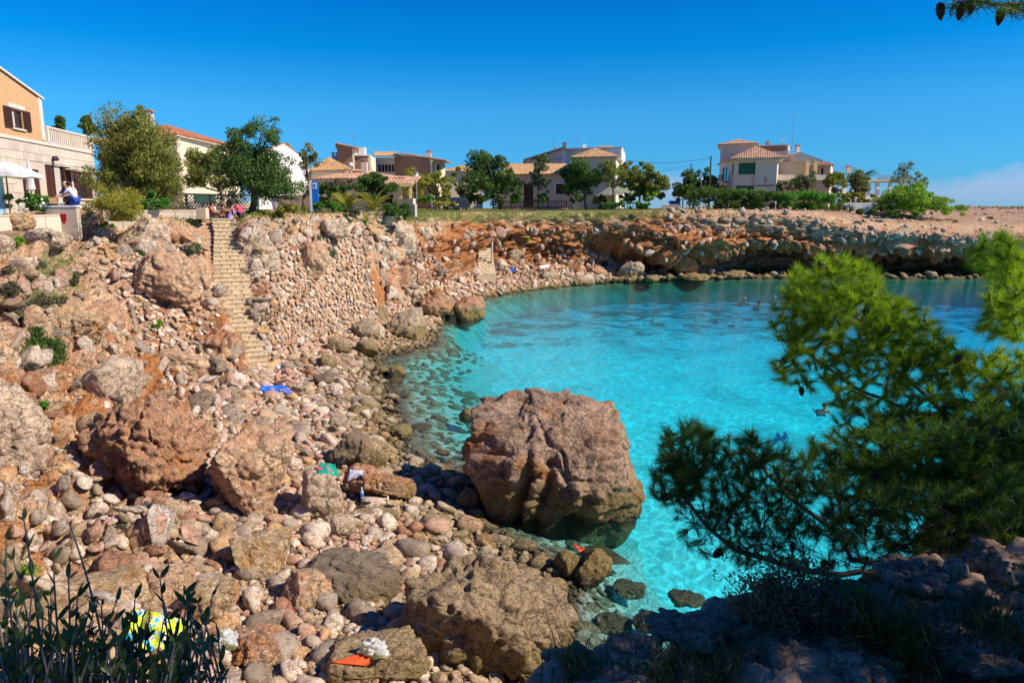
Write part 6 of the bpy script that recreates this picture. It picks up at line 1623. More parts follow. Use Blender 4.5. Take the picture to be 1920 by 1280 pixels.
# agaves
for i, (px_, dd) in enumerate(((1573, 92), (1583, 93), (1594, 92.5))):
    rr = random.Random(i + 60); b = W(px_, 388, d=dd); gz = ground(b.x, b.y, 7.4)
    root = empty('agave', (b.x, b.y, gz), label=('tallest spiky grey agave at the left end of the white garden wall', 'middle spiky agave before the white garden wall', 'right-hand spiky agave before the white garden wall')[i], cat='agave', group='agaves by the white garden wall')
    for j in range(16):
        az = j * 2.4; e = rr.uniform(.5, 1.4); L_ = rr.uniform(.9, 1.5) * (1.3 if i == 0 else 1)
        dv = Vector((math.cos(az) * math.cos(e), math.sin(az) * math.cos(e), math.sin(e))); sd_ = Vector((-math.sin(az), math.cos(az), 0)) * .09
        mb = MB().add([dv * .05 - sd_, dv * .05 + sd_, dv * L_ * .5 + sd_ * .9, dv * L_, dv * L_ * .5 - sd_ * .9, dv * L_ * .3 + Vector((0, 0, -.07))], [(0, 1, 2, 4), (4, 2, 3), (0, 5, 1), (5, 2, 1), (5, 3, 2), (5, 4, 3), (5, 0, 4)])
        me = bpy.data.meshes.new('leaf'); me.from_pydata(mb.v, [], mb.f); me.materials.append(M['lf_grey']); obj('leaf', me, root)
wall('garden_wall', XY(1578, 95), XY(1640, 95), 7.3, ZT(380, 95), M['st_white'], None, label='white garden wall behind the agaves', cat='wall')
# short grass and weeds over the plateau edge
rg = np.random.RandomState(77); C, S = [], []
for _ in range(2600):
    s = rg.uniform(13.6, 21.0) if rg.rand() < .75 else rg.uniform(8.5, 13.6); k = rg.uniform(7.75, 9.6) if s > 13.6 else rg.uniform(7.9, 9.6)
    p, n = surf(s, k)
    if 6 < p.z < 8.4: C.append(np.array(p)); S.append(np.array([.5, .5, .10]) * rg.uniform(.5, 1.5))
V, F = leaves(C, S, 32000, .16, rg, .3, -1.2)
gm = mesh_np('grass', V, F, leafmat('grass_leaf', [(0.07,0.10,0.02), (0.15,0.22,0.03), (0.30,0.26,0.08), (0.12,0.20,0.03)]))
obj('grass', gm, kind='stuff', label='short green and straw coloured grass on the plateau edge')

rg = np.random.RandomState(78); C, S = [], []
for _ in range(700):
    x, y = rg.uniform(60, 200), rg.uniform(100, 200); C.append(np.array([x, y, 7.5 + .5 * rg.rand()])); S.append(np.array([.9, .9, .35]) * rg.uniform(.4, 1.2))
V, F = leaves(C, S, 12000, .45, rg, .4); obj('scrub', mesh_np('scrub', V, F, M['lf_scrub']), kind='stuff', label='low dry grey scrub over the bare headland at the far right')
# ============================================================ stairs
M['step'] = plain('stair_block', (0.66, 0.50, 0.31), .9, .16, 2.5, .5)
M['mortar'] = plain('stair_mortar', (0.48, 0.37, 0.24), .95, .1, 4, .4)
def staircase(label, n, z0, z1, d0, d1, edges, nb=5, name='stone_staircase'):
    def pyof(z, dd):
        v = math.atan2(HC - z, dd); return 640 + 1400 * math.tan(v - PITCH)
    e = np.array(edges, float)
    base = W((e[-1, 1] + e[-1, 2]) / 2, e[-1, 0], z=z0)
    rt = empty(name, base, label=label, cat='stairs')
    rise = (z1 - z0) / n; run = (d1 - d0) / n
    bm_ = MB().box((0, 0, 0), (1, 1, 1)).mesh('brick', M['step']); L0 = rt.location
    core = MB(); rr = random.Random(9); YW = .42; ty = math.tan(YW)
    for i in range(n):
        zt = z0 + rise * (i + 1); dd = d0 + run * i; py = pyof(zt, dd)
        xl = W(np.interp(py, e[:, 0], e[:, 1]), py, d=dd).x; xr = W(np.interp(py, e[:, 0], e[:, 2]), py, d=dd).x
        w_ = xr - xl; xc = (xl + xr) / 2
        core.box((xc - L0.x, dd + run * 1.0 + .07 - L0.y, zt - rise * .5 - .35 - L0.z), (w_ * .99, run * 2.0, rise + .6), YW)
        s = obj('step', bm_, rt); s.location = (xc - L0.x, dd + run * .62 - L0.y, zt - .03 - L0.z); s.scale = (w_ + .06, run + .09, .06)
        s.rotation_euler = (rr.uniform(-.02, .02), rr.uniform(-.01, .01), YW + rr.uniform(-.02, .02)); s.data = bm_
        n_ = nb if i % 2 else nb - 1
        for j in range(n_):
            q = obj('brick', bm_, rt); ww = w_ / n_
            bx_ = xl + (j + .5) * ww; q.rotation_euler = (0, 0, YW); q.location = (bx_ - L0.x, dd + .05 + (bx_ - xc) * ty + rr.uniform(-.012, .012) - L0.y, zt - .06 - (rise - .06) / 2 - L0.z); q.scale = (ww * .975, .1, rise - .061)
    core.build('stair_core', M['mortar'], rt)
    return rt
staircase('long straight flight of sandstone block stairs running up the bank from the beach', 34, .9, 7.42, 32.3, 38.9,
          [(403,396,436),(430,403,443),(480,402,458),(530,402,465),(590,401,468),(620,418,471),(650,443,488),(690,455,502)])
staircase('short flight of old pinkish steps down to the far shore', 12, 1.5, 3.9, 72.5, 76.0, [(470,897,922),(515,893,930)], 3)
q = W(921, 490, d=74); MB().tube([(0, 0, -1), (.1, 0, 1.9)], .12, 6).build('gatepost', M['concrete'], None, label='leaning pale post at the head of the far steps', cat='post').location = q
# seats, blocks, low walls on the plateau
def block(label, px, py, w_, d_, h_, dd, cat='bench', mat='bench', rz=0.0, name='stone_bench'):
    q = XY(px, dd); gz = ground(q.x, q.y, 7.42); gz = gz if 7 < gz < 8.2 else 7.42
    me = MB().box((0, 0, h_ / 2), (w_, d_, h_)); me.box((0, 0, h_ + .03), (w_ + .08, d_ + .08, .06)) if cat == 'bench' else None
    o = me.build(name, M[mat], None, label=label, cat=cat); o.location = (q.x, q.y, gz - .03); o.rotation_euler = (0, 0, rz)
    md = o.modifiers.new('b', 'BEVEL'); md.width = .02; md.segments = 2
    return o
block('long sandstone block seat on the path near the red-roofed house', 331, 0, 1.25, .5, .42, 42)
block('square sandstone block left of the long block seat', 307, 0, .3, .4, .42, 42.5)
block('pale sandstone pedestal block at the top of the stairs', 379, 0, .5, .4, .55, 38.2, 'block')
block('sandstone bench at the road end right of the tree row', 1257, 0, 1.9, .5, .45, 92)
for i, (p0, p1, d0, d1, h_, lb) in enumerate(((-60, 185, 28.5, 35.5, .25, 'low rendered terrace wall along the cafe garden at the far left'), (188, 385, 35, 39.5, .42, 'low masonry wall edging the path left of the stairs'))):
    q0, q1 = XY(p0, d0), XY(p1, d1); c = (q0 + q1) / 2; L_ = L2(q0, q1)
    rt = empty('low_wall', (c.x, c.y, 7.12), math.atan2(q1.y - q0.y, q1.x - q0.x), label=lb, cat='wall')
    n = int(L_ / .8); bw = MB().box((0, 0, -.6), (L_ / n * .97, .34, h_ + 1.2)).mesh('block', M['st_pink'] if i == 0 else M['concrete'])
    for j in range(n): o = obj('block', bw, rt); o.location = (-L_ / 2 + (j + .5) * L_ / n, 0, .25 + h_ / 2)
    MB().box((0, 0, .28 + h_), (L_, .4, .06)).build('coping', M['bench'], rt)
# road with kerb
rd = MB().prism([v3(XY(1226, 89), 7.50), v3(XY(1300, 89), 7.50), v3(XY(1262, 240), 7.50), v3(XY(1238, 240), 7.50)], (0, 0, .02)).build('road', plain('asphalt', (0.16, 0.145, 0.14), .9, .1, 2, .3), None, kind='structure', label='grey road running inland between the trees')
MB().box((XY(1262, 88.5).x, 88.5, 7.49), (6.2, .25, .14)).build('kerb', M['concrete'], None, kind='structure', label='pale kerb at the end of the road')
pth = MB().prism([v3(XY(470, 44), 7.44), v3(XY(590, 56), 7.44), v3(XY(600, 60), 7.44), v3(XY(470, 49), 7.44)], (0, 0, .02)).build('path', M['concrete'], None, kind='structure', label='pale path behind the trees at the top of the bank')
# low rocky headland on the right
hx = np.linspace(60, 330, 200); hy = np.linspace(100, 260, 90); X, Y = np.meshgrid(hx, hy); Q = np.stack([X.ravel(), Y.ravel(), X.ravel() * 0], 1)
e_ = sstep(60, 95, Q[:, 0]) * sstep(100, 135, Q[:, 1]) * (1 - sstep(230, 260, Q[:, 1])) * (1 - sstep(290, 330, Q[:, 0]))
w_1, _, _ = worley(Q * .22, 5)
Q[:, 2] = 7.0 + e_ * (0.75 + .55 * fbm(Q * .06, 4, 3) + .8 * (0.5 - w_1) + .5 * fbm(Q * .6, 3, 4))
i_ = np.arange(X.size).reshape(X.shape)
hm = mesh_np('headland', Q, np.stack([i_[:-1,:-1], i_[:-1,1:], i_[1:,1:], i_[1:,:-1]], -1).reshape(-1, 4), rock('headland_rock', (0.30,0.22,0.16), (0.42,0.34,0.27), OCHR, .1, .5, algae=0), True)
obj('headland', hm, kind='structure', label='rough bare limestone headland at the far right')

# ============================================================ street furniture and vehicles
def lamp(label, px, dd, h, glob=True):
    q = XY(px, dd); rt = empty('street_lamp', (q.x, q.y, 7.42), label=label, cat='street lamp')
    MB().tube([(0, 0, 0), (0, 0, .5), (0, 0, h)], [.08, .05, .04], 8).build('pole', M['grey'], rt)
    MB().lathe((0, 0, h), [(.03, -.02), (.16, .05), (.2, .2), (.14, .36), (.03, .42)], 12).build('lamp_head', M['white'], rt, True)
    MB().lathe((0, 0, h + .4), [(.24, 0), (.2, .06), (.03, .12)], 12).build('lamp_cap', M['grey'], rt)
lamp('grey street lamp between the two yellowish trees', 782, 74, 3.4)
lamp('white-headed street lamp in front of the broad dark tree left of the villa', 1313, 98, 3.9)
def pole(label, px, dd, h, arms=1):
    q = XY(px, dd); rt = empty('utility_pole', (q.x, q.y, 7.35), label=label, cat='pole')
    MB().tube([(0, 0, 0), (0, 0, h)], [.15, .10], 8).build('post', M['bark'], rt)
    for k in range(arms): MB().box((0, 0, h - .3 - k * .5), (.9, .08, .08)).build('crossarm', M['grey'], rt)
    return Vector((q.x, q.y, 7.35 + h - .3))
p1 = pole('tallest wooden utility pole, beside the villa', 1329, 100, 7.2, 0)
p2 = pole('distant utility pole with crossarm seen over the road', 1293, 150, 9.0, 2)
p3 = pole('farther thin utility pole left of the one with a crossarm', 1280, 165, 8.4, 1)
for k, (a_, b_) in enumerate(((p1, Vector((XY(1165, 109).x, 109, ZT(300, 109)))), (p2, Vector((XY(1165, 110).x, 110, ZT(322, 110)))))):
    pts = [a_.lerp(b_, i / 12) - Vector((0, 0, .5 * math.sin(math.pi * i / 12))) for i in range(13)]
    MB().tube(pts, .022, 4).build('overhead_wire', M['iron'], None, label='sagging overhead wire running left from the ' + ('tallest utility pole' if k == 0 else 'pole with a crossarm'), cat='wire')
def car(label, px, dd, rz, body, gz=7.42, van=False):
    q = XY(px, dd); rt = empty('parked_car', (q.x, q.y, gz), rz, label=label, cat='car')
    prof = [(-2.1, .35), (-2.12, .75), (-1.95, .98), (-1.45, 1.05), (-.95, 1.52), (-.3, 1.62), (1.1, 1.60), (1.75, 1.15), (2.05, 1.0), (2.1, .4)] if van else [(-2.1, .3), (-2.12, .68), (-1.9, .88), (-1.1, .95), (-.5, 1.38), (.2, 1.45), (1.0, 1.40), (1.6, .98), (2.05, .9), (2.1, .35)]
    mb = MB().prism([(x, -.84, z) for x, z in prof], (0, 1.68, 0)); b = mb.build('body', body, rt)
    md = b.modifiers.new('b', 'BEVEL'); md.width = .09; md.segments = 3
    for s in (-1, 1):
        sw = MB().prism([(-1.2 if not van else -1.3, s * .85, 1.0), (-.6 if not van else -.9, s * .85, 1.34 if not van else 1.46), (.95, s * .85, 1.33 if not van else 1.5), (1.4 if not van else 1.5, s * .85, 1.02)], (0, s * .015, 0)).build('side_window', M['glass'], rt)
        MB().box((-2.09, s * .6, .72), (.06, .3, .16)).build('headlight', M['white'], rt); MB().box((2.08, s * .62, .78), (.06, .25, .18)).build('tail_light', M['red'], rt)
        for x_ in (-1.3, 1.3):
            w_ = MB().lathe((0, 0, 0), [(.2, -.1), (.32, -.09), (.32, .09), (.2, .1)], 18).build('wheel', M['tyre'], rt); w_.location = (x_, s * .78, .32); w_.rotation_euler = (math.pi / 2, 0, 0)
            MB().lathe((0, 0, 0), [(.19, -.105), (.19, .105)], 12).build('rim', M['grey'], w_)
    wsx = ((-1.62, 1.0), (-.98, 1.50)) if van else ((-1.2, .96), (-.55, 1.37))
    (x0, z0_), (x1, z1_) = wsx
    MB().add([(x0 - .04, -.7, z0_ + .04), (x0 - .04, .7, z0_ + .04), (x1 - .05, .64, z1_), (x1 - .05, -.64, z1_)], [(0, 1, 2, 3)]).build('windscreen', M['glass'], rt)
    MB().add([(1.72, -.7, 1.2), (1.72, .7, 1.2), (1.14, .64, 1.56 if van else 1.42), (1.14, -.64, 1.56 if van else 1.42)], [(0, 1, 2, 3)]).build('rear_window', M['glass'], rt)
    MB().box((-2.13, 0, .5), (.02, .5, .12)).build('number_plate', M['white'], rt)
M['red'] = plain('red_plastic', (.45, .02, .02), .4, .05, 2, 0); M['tyre'] = plain('tyre_rubber', (.02, .02, .02), .9, .05, 2, 0)
M['car_dark'] = plain('dark_car_paint', (.03, .04, .06), .15, .03, 1, 0, .3, spec=.6); M['car_white'] = plain('white_car_paint', (.62, .68, .75), .15, .03, 1, 0, spec=.6)
car('dark compact car parked by the yellowish trees on the grass edge', 857, 84, R(75), M['car_dark'], 7.42, True)
car('white car parked at the far end of the road', 1264, 116, R(80), M['car_white'], 7.52)
rt = empty('notice_board', (XY(589, 52).x, 52, 7.42), label='tall bright blue panel with white edge standing before the hedge', cat='sign')
MB().box((.12, 0, 1.2), (.42, .16, 2.2)).build('panel', M['blue'], rt); MB().box((-.17, 0, 1.2), (.14, .2, 2.3)).build('edge', M['white'], rt); MB().box((.12, -.09, 2.0), (.26, .03, .4)).build('notice', M['white'], rt); MB().box((.12, -.108, 2.0), (.14, .01, .24)).build('emblem', M['blue'], rt)
def parasol(label, px, py_top, dd, r, openp=True):
    q = XY(px, dd); gz = 7.42; zt = ZT(py_top, dd); rt = empty('parasol', (q.x, q.y, gz), label=label, cat='parasol'); H_ = zt - gz
    MB().tube([(0, 0, 0), (0, 0, H_)], .03, 6).build('pole', M['bark'], rt); MB().lathe((0, 0, 0), [(.25, 0), (.25, .08), (.05, .12)], 12).build('base', M['concrete'], rt)
    if openp:
        mb = MB(); n = 8; top = (0, 0, H_)
        ring = [(r * math.cos(2 * math.pi * i / n + .2), r * math.sin(2 * math.pi * i / n + .2), H_ - r * .42) for i in range(n)]
        mid = [((ring[i][0] + ring[(i+1) % n][0]) / 2 * .96, (ring[i][1] + ring[(i+1) % n][1]) / 2 * .96, H_ - r * .38) for i in range(n)]
        for i in range(n):
            mb.add([top, ring[i], mid[i]], [(0, 1, 2)]); mb.add([top, mid[i], ring[(i+1) % n]], [(0, 1, 2)])
            a_, b_, c_ = ring[i], mid[i], ring[(i+1) % n]; dn = lambda p_: (p_[0], p_[1], p_[2] - .16)
            mb.add([a_, b_, dn(b_), dn(a_)], [(0, 1, 2, 3)]); mb.add([b_, c_, dn(c_), dn(b_)], [(0, 1, 2, 3)])
        mb.build('canopy', M['canvas'], rt)
        for i in range(n): MB().tube([(0, 0, H_ - .05), (ring[i][0], ring[i][1], ring[i][2])], .012, 4).build('rib', M['bark'], rt)
    else: MB().lathe((0, 0, H_ - 1.5), [(.05, 0), (.2, .1), (.16, .5), (.1, 1.1), (.03, 1.5)], 9).build('canopy', M['canvas'], rt)
M['paleb'] = plain('pale_blue', (.30, .50, .72), .7, .05, 2, 0)
M['canvas'] = leafmat('white_canvas', [(.68, .68, .74), (.72, .72, .76)], .9, .25)
parasol('open white parasol over the cafe terrace at the far left', 18, 300, 33, 1.45); parasol('folded white parasol behind the open one', 62, 298, 36, .3, False)
MB().box((0, 0, .9), (.12, .5, 2.2)).build('banner', M['paleb'], None, label='pale blue upright banner at the left edge of the terrace', cat='banner').location = (XY(2, 33).x, 33, 7.6)
o = MB().box((0, 0, .02), (1.3, .6, .05)); [o.box((x, y, -.35), (.05, .05, .7)) for x in (-.55, .55) for y in (-.22, .22)]; o = o.build('table', M['white'], None, label='white cafe table top behind the flowering bush', cat='table'); o.location = (XY(90, 36).x, 36, 8.15)
rt = empty('cafe_wall', (*XY(118, 33), 7.4), label='short rendered wall stub between the flowering bush and the bicycle', cat='wall'); MB().box((0, 0, -.1), (1.3, .3, 1.4)).build('wall_body', M['concrete'], rt); MB().box((0, 0, .63), (1.4, .36, .07)).build('coping', M['white'], rt)
MB().prism([(-.12, 0, .2), (.12, 0, .2), (.1, 0, -.05), (0, 0, -.2), (-.1, 0, -.05)], (0, .03, 0)).build('pennant', M['red'], None, label='small red shield-shaped sign on the terrace wall', cat='sign').location = (XY(45, 26.0).x, 28.2, ZT(411, 28.2))
aw = empty('awning', (*XY(1170, 92), 7.4), label='white sloping awning beside the cream corner block', cat='awning')
MB().prism([(-3.4, 0, 1.9), (-1.6, 0, 3.1), (.2, 0, 2.9), (2.8, 0, 2.3)], (0, 2.0, 0)).build('canopy', M['canvas'], aw)
for x in (-3.2, 2.6): MB().tube([(x, 0, 0), (x, 0, 2.0)], .04, 5).build('pole', M['grey'], aw)
rp, _n = hit(262, 470)
MB().tube([(0, -.35, .3), (.02, -.4, -1.0), (-.03, -.42, -2.2)], .025, 5).build('rope', M['grey'], None, label='grey rope hanging down the slope beside the pink outcrop', cat='rope').location = W(262, 470, d=35.2)

# ============================================================ things left on the beach
bpy.context.view_layer.update(); DG = bpy.context.evaluated_depsgraph_get()
def shoot(px, py):
    ok, loc, n, *_ = scene.ray_cast(DG, Vector((0, 0, HC)), ray(px, py).normalized())
    return (loc, n) if ok else (W(px, py, z=.8), Vector((0, 0, 1)))
def fabric(name, label, quad, mat, cat, n=14, parent=None, seed=1, lift=.03, amp=.02):
    """cloth lying over the stones; quad = 4 photograph corners"""
    Q = [Vector((a_, b_)) for a_, b_ in quad]; pts = []
    ds = []
    for j in range(n):
        for i in range(n):
            u, v = i / (n - 1), j / (n - 1); p = (Q[0] * (1 - u) + Q[1] * u) * (1 - v) + (Q[3] * (1 - u) + Q[2] * u) * v
            l, nn = shoot(p.x, p.y); ds.append((l - Vector((0, 0, HC))).length); pts.append(p)
    A_ = np.array(ds).reshape(n, n); md = np.median(A_); A_ = np.clip(A_, md - .45, md + .45)
    for _ in range(2):
        Bp = np.pad(A_, 1, 'edge'); A_ = (Bp[1:-1, 1:-1] * 2 + Bp[:-2, 1:-1] + Bp[2:, 1:-1] + Bp[1:-1, :-2] + Bp[1:-1, 2:]) / 6
    V = np.array([Vector((0, 0, HC)) + ray(p.x, p.y).normalized() * (dd - lift) for p, dd in zip(pts, A_.ravel())])
    V[:, 2] += amp * fbm(V * 7, 3, seed); i_ = np.arange(n * n).reshape(n, n)
    F = np.stack([i_[:-1, :-1], i_[:-1, 1:], i_[1:, 1:], i_[1:, :-1]], -1).reshape(-1, 4); c = V.mean(0)
    uvm = mesh_np(name, V - c, F, mat, True)
    uv = uvm.uv_layers.new(name='uv'); idx = F.ravel(); U = np.stack([(idx % n) / (n - 1), (idx // n) / (n - 1)], 1).astype(np.float32); uv.data.foreach_set('uv', U.ravel())
    o = obj(name, uvm, parent, label=label, cat=cat); o.location = c - (np.array(parent.location) if parent else 0)
    md_ = o.modifiers.new('s', 'SOLIDIFY'); md_.thickness = .012
    return o
def uvmat(name, fn, rough=.85):
    t = NT(name); uv = t.n('TexCoord').outputs['UV']; c = fn(t, uv); t.bsdf(c, rough, t.bump(t.noise(t.pos(), 60, 3), .3, .01), 0, .2); return t.m
M['t_green'] = plain('green_towel', (0.0, .30, .20), .9, .08, 12, .4, bs=80); M['t_blue'] = plain('blue_towel', (0.01, .13, .62), .9, .1, 12, .4, bs=80)
M['t_peri'] = plain('periwinkle_towel', (.14, .19, .60), .9, .1, 12, .4, bs=80); M['t_pinkred'] = plain('pink_strap', (.75, .06, .16), .7, .05, 4, .1)
M['orange'] = plain('orange_cloth', (.75, .10, .02), .8, .08, 12, .3, bs=80); M['plastic'] = leafmat('white_plastic_bag', [(.62, .60, .72), (.75, .74, .82)], .3, .4); M['black'] = plain('black_fabric', (.015, .015, .02), .8, .1)
def stripes(t, uv):
    s_ = t.n('SeparateXYZ', None, Vector=uv); f = t.math('FRACT', t.math('MULTIPLY', s_.outputs[0], 8)); return t.mix(t.math('GREATER_THAN', f, .72), (.72, .68, .78), (.12, .10, .20))
def swirl(t, uv):
    w_ = t.noise(uv, 2.6, 2, .45, 1.6)
    return t.ramp(w_, [(0, (.03, .45, .55)), (.36, (.85, .85, .75)), (.385, (.70, .72, .02)), (.45, (.45, .60, .03)), (.49, (.85, .85, .75)), (.515, (.72, .10, .30)), (.535, (.03, .45, .60)), (.60, (.05, .55, .62)), (.64, (.85, .85, .78)), (.66, (.62, .70, .02))], 'CONSTANT')
M['t_stripe'] = uvmat('striped_towel', stripes); M['t_swirl'] = uvmat('bright_beach_towel', swirl)
fabric('towel', 'green towel lying over the pale pink rock', [(600, 866), (628, 870), (637, 893), (594, 890)], M['t_green'], 'towel', seed=2)
fabric('strap', 'pink and black strap lying across the green towel', [(591, 876), (620, 880), (620, 884), (591, 879)], M['t_pinkred'], 'strap', 6, lift=.06)
fabric('towel', 'white towel with thin dark stripes hung on the long orange-brown rock', [(656, 880), (682, 882), (680, 891), (651, 902)], M['t_stripe'], 'towel', seed=3)
fabric('towel', 'bright yellow and turquoise patterned beach towel on the near rocks', [(250, 1138), (350, 1166), (312, 1238), (234, 1206)], M['t_swirl'], 'towel', 20, seed=4, amp=.05)
fabric('towel', 'blue towel the sunbather sits on, the darker one', [(486, 724), (535, 722), (540, 733), (494, 737)], M['t_blue'], 'towel', seed=5)
fabric('towel', 'periwinkle blue towel trailing below the sunbather', [(528, 728), (544, 729), (554, 748), (540, 744)], M['t_peri'], 'towel', seed=6)
fabric('cloth', 'bright orange cloth spread beside the white bag at the bottom of the beach', [(618, 1242), (676, 1224), (700, 1234), (688, 1247)], M['orange'], 'cloth', seed=7)
fabric('towel', 'small white towel on a far shore boulder', [(1008, 499), (1030, 496), (1030, 501), (1012, 504)], M['white'], 'towel', 6, lift=.1, amp=.0)
fabric('bag', 'small blue bag on the far shore near the white triangular rock', [(954, 503), (964, 503), (965, 509), (955, 509)], M['t_blue'], 'bag', 5, lift=.15, amp=.02)
def crumple(name, label, px, py, size, mat, seed, cat='bag', sc=(1, .8, .9)):
    l, n = shoot(px, py); V, F = ICO[5]; V = V.copy(); f1, f2, _ = worley(V * 1.6 + seed, seed); f3, _, _ = worley(V * 5 + seed, seed + 3)
    V = V * (0.55 + .9 * np.abs(fbm(V * 1.3 + seed, 3, seed)) + .35 * np.clip(f2 - f1, 0, .5))[:, None]; V *= np.array(sc)
    u = (l - Vector((0, 0, HC))).length / 1400; o = obj(name, mesh_np(name, V, F, mat, False), None, label=label, cat=cat)
    s = size * u * .62; o.scale = (s, s, s); o.location = l + Vector((0, 0, s * .35)); return o
crumple('plastic_bag', 'crumpled white plastic bag right of the bright patterned towel', 428, 1210, 42, M['plastic'], 3, sc=(1, .8, .65))
crumple('plastic_bag', 'crumpled white and violet plastic bag beside the orange cloth', 702, 1226, 44, M['plastic'], 5, sc=(1, .8, .65))
crumple('bag', 'small black bag behind the green towel', 634, 872, 22, M['black'], 7)
def bottle(label, px, py, h, mat, cap_m, r=.035, cat='bottle'):
    l, n = shoot(px, py); rt = empty('bottle', l - Vector((0, 0, .01)), label=label, cat=cat)
    MB().lathe((0, 0, 0), [(r * .9, 0), (r, .02), (r, h * .6), (r * .85, h * .72), (r * .4, h * .88), (r * .38, h * .95)], 14).build('bottle_body', mat, rt, True)
    MB().lathe((0, 0, h * .95), [(r * .45, 0), (r * .45, h * .06)], 10).build('cap', cap_m, rt)
    MB().lathe((0, 0, h * .22), [(r * 1.02, 0), (r * 1.02, h * .28)], 14).build('paper_band', M['blue'] if cat == 'bottle' else cap_m, rt)
M['clear'] = plain('clear_plastic', (.35, .45, .6), .1, .03, 2, 0, spec=.8); M['purple'] = plain('purple_plastic', (.12, .03, .25), .4, .03, 2, 0)
bottle('clear water bottle with blue band under the long orange-brown rock', 679, 934, .30, M['clear'], M['white'], .045)
bottle('small purple bottle left of the clear water bottle', 666, 932, .2, M['purple'], M['blue'], .04)
bottle('small white and yellow tube at the right foot of the long orange-brown rock', 727, 940, .18, M['white'], plain('yellow_cap', (.7, .5, .03), .5), .03, 'tube')
def flip(label, px, py, mat, rz, L_=.27):
    l, n = shoot(px, py); rt = empty('sandal', l + Vector((0, 0, .015)), rz, label=label, cat='sandal')
    pts = [(math.cos(a_) * .05 * (1.1 if math.sin(a_) > 0 else .85), math.sin(a_) * L_ / 2, 0) for a_ in [i * math.pi / 8 for i in range(16)]]
    MB().prism(pts, (0, 0, .02)).build('sole', mat, rt); MB().tube([(-.045, 0, .02), (-.02, .03, .05), (0, .08, .022), (.02, .03, .05), (.045, 0, .02)], .008, 5).build('strap', M['black'], rt)
flip('black flip-flop lying left of the water bottle foot', 672, 941, M['black'], .6); flip('black flip-flop nearest the flat whitish slab', 686, 944, M['black'], 1.9)
flip('black flip-flop lying among pebbles right of the flat whitish slab', 730, 950, M['black'], 1.4)
flip('orange sandal on top of the wedge-shaped rock, the left one', 1081, 1026, M['orange'], .3, .3); flip('orange sandal on top of the wedge-shaped rock, the right one', 1090, 1031, M['orange'], -.5, .3)
# ============================================================ people
def grow(edges, joints, rad, name, mat, parent, root_j, sub=1):
    ks = []; 
    for a_, b_ in edges:
        for k in (a_, b_):
            if k not in ks: ks.append(k)
    ks.sort(key=lambda k: k != root_j)
    me = bpy.data.meshes.new('tmp'); bm = bmesh.new(); sk = bm.verts.layers.skin.verify(); vs = {k: bm.verts.new(joints[k]) for k in ks}
    for a_, b_ in edges: bm.edges.new((vs[a_], vs[b_]))
    for k in ks:
        r = rad[k]; vs[k][sk].radius = (r, r) if not isinstance(r, tuple) else r; vs[k][sk].use_root = (k == root_j)
    bm.to_mesh(me); bm.free()
    o = bpy.data.objects.new('tmp', me); COL.objects.link(o); m = o.modifiers.new('k', 'SKIN'); m.use_smooth_shade = True
    s = o.modifiers.new('s', 'SUBSURF'); s.levels = sub; s.render_levels = sub
    dg = bpy.context.evaluated_depsgraph_get(); ev = o.evaluated_get(dg); m2 = bpy.data.meshes.new_from_object(ev)
    bpy.data.objects.remove(o); m2.materials.clear(); m2.materials.append(mat)
    for p in m2.polygons: p.use_smooth = True
    return obj(name, m2, parent)
RAD = dict(pelvis=.125, belly=.115, chest=.13, neckb=.06, neck=.05, head=.085, crown=.07, hipL=.085, hipR=.085, kneeL=.055, kneeR=.055, ankL=.035, ankR=.035, heelL=.034, heelR=.034, toeL=.026, toeR=.026,
           shL=.058, shR=.058, elL=.038, elR=.038, wrL=.026, wrR=.026, paL=.028, paR=.028, nose=.018, jaw=.05)
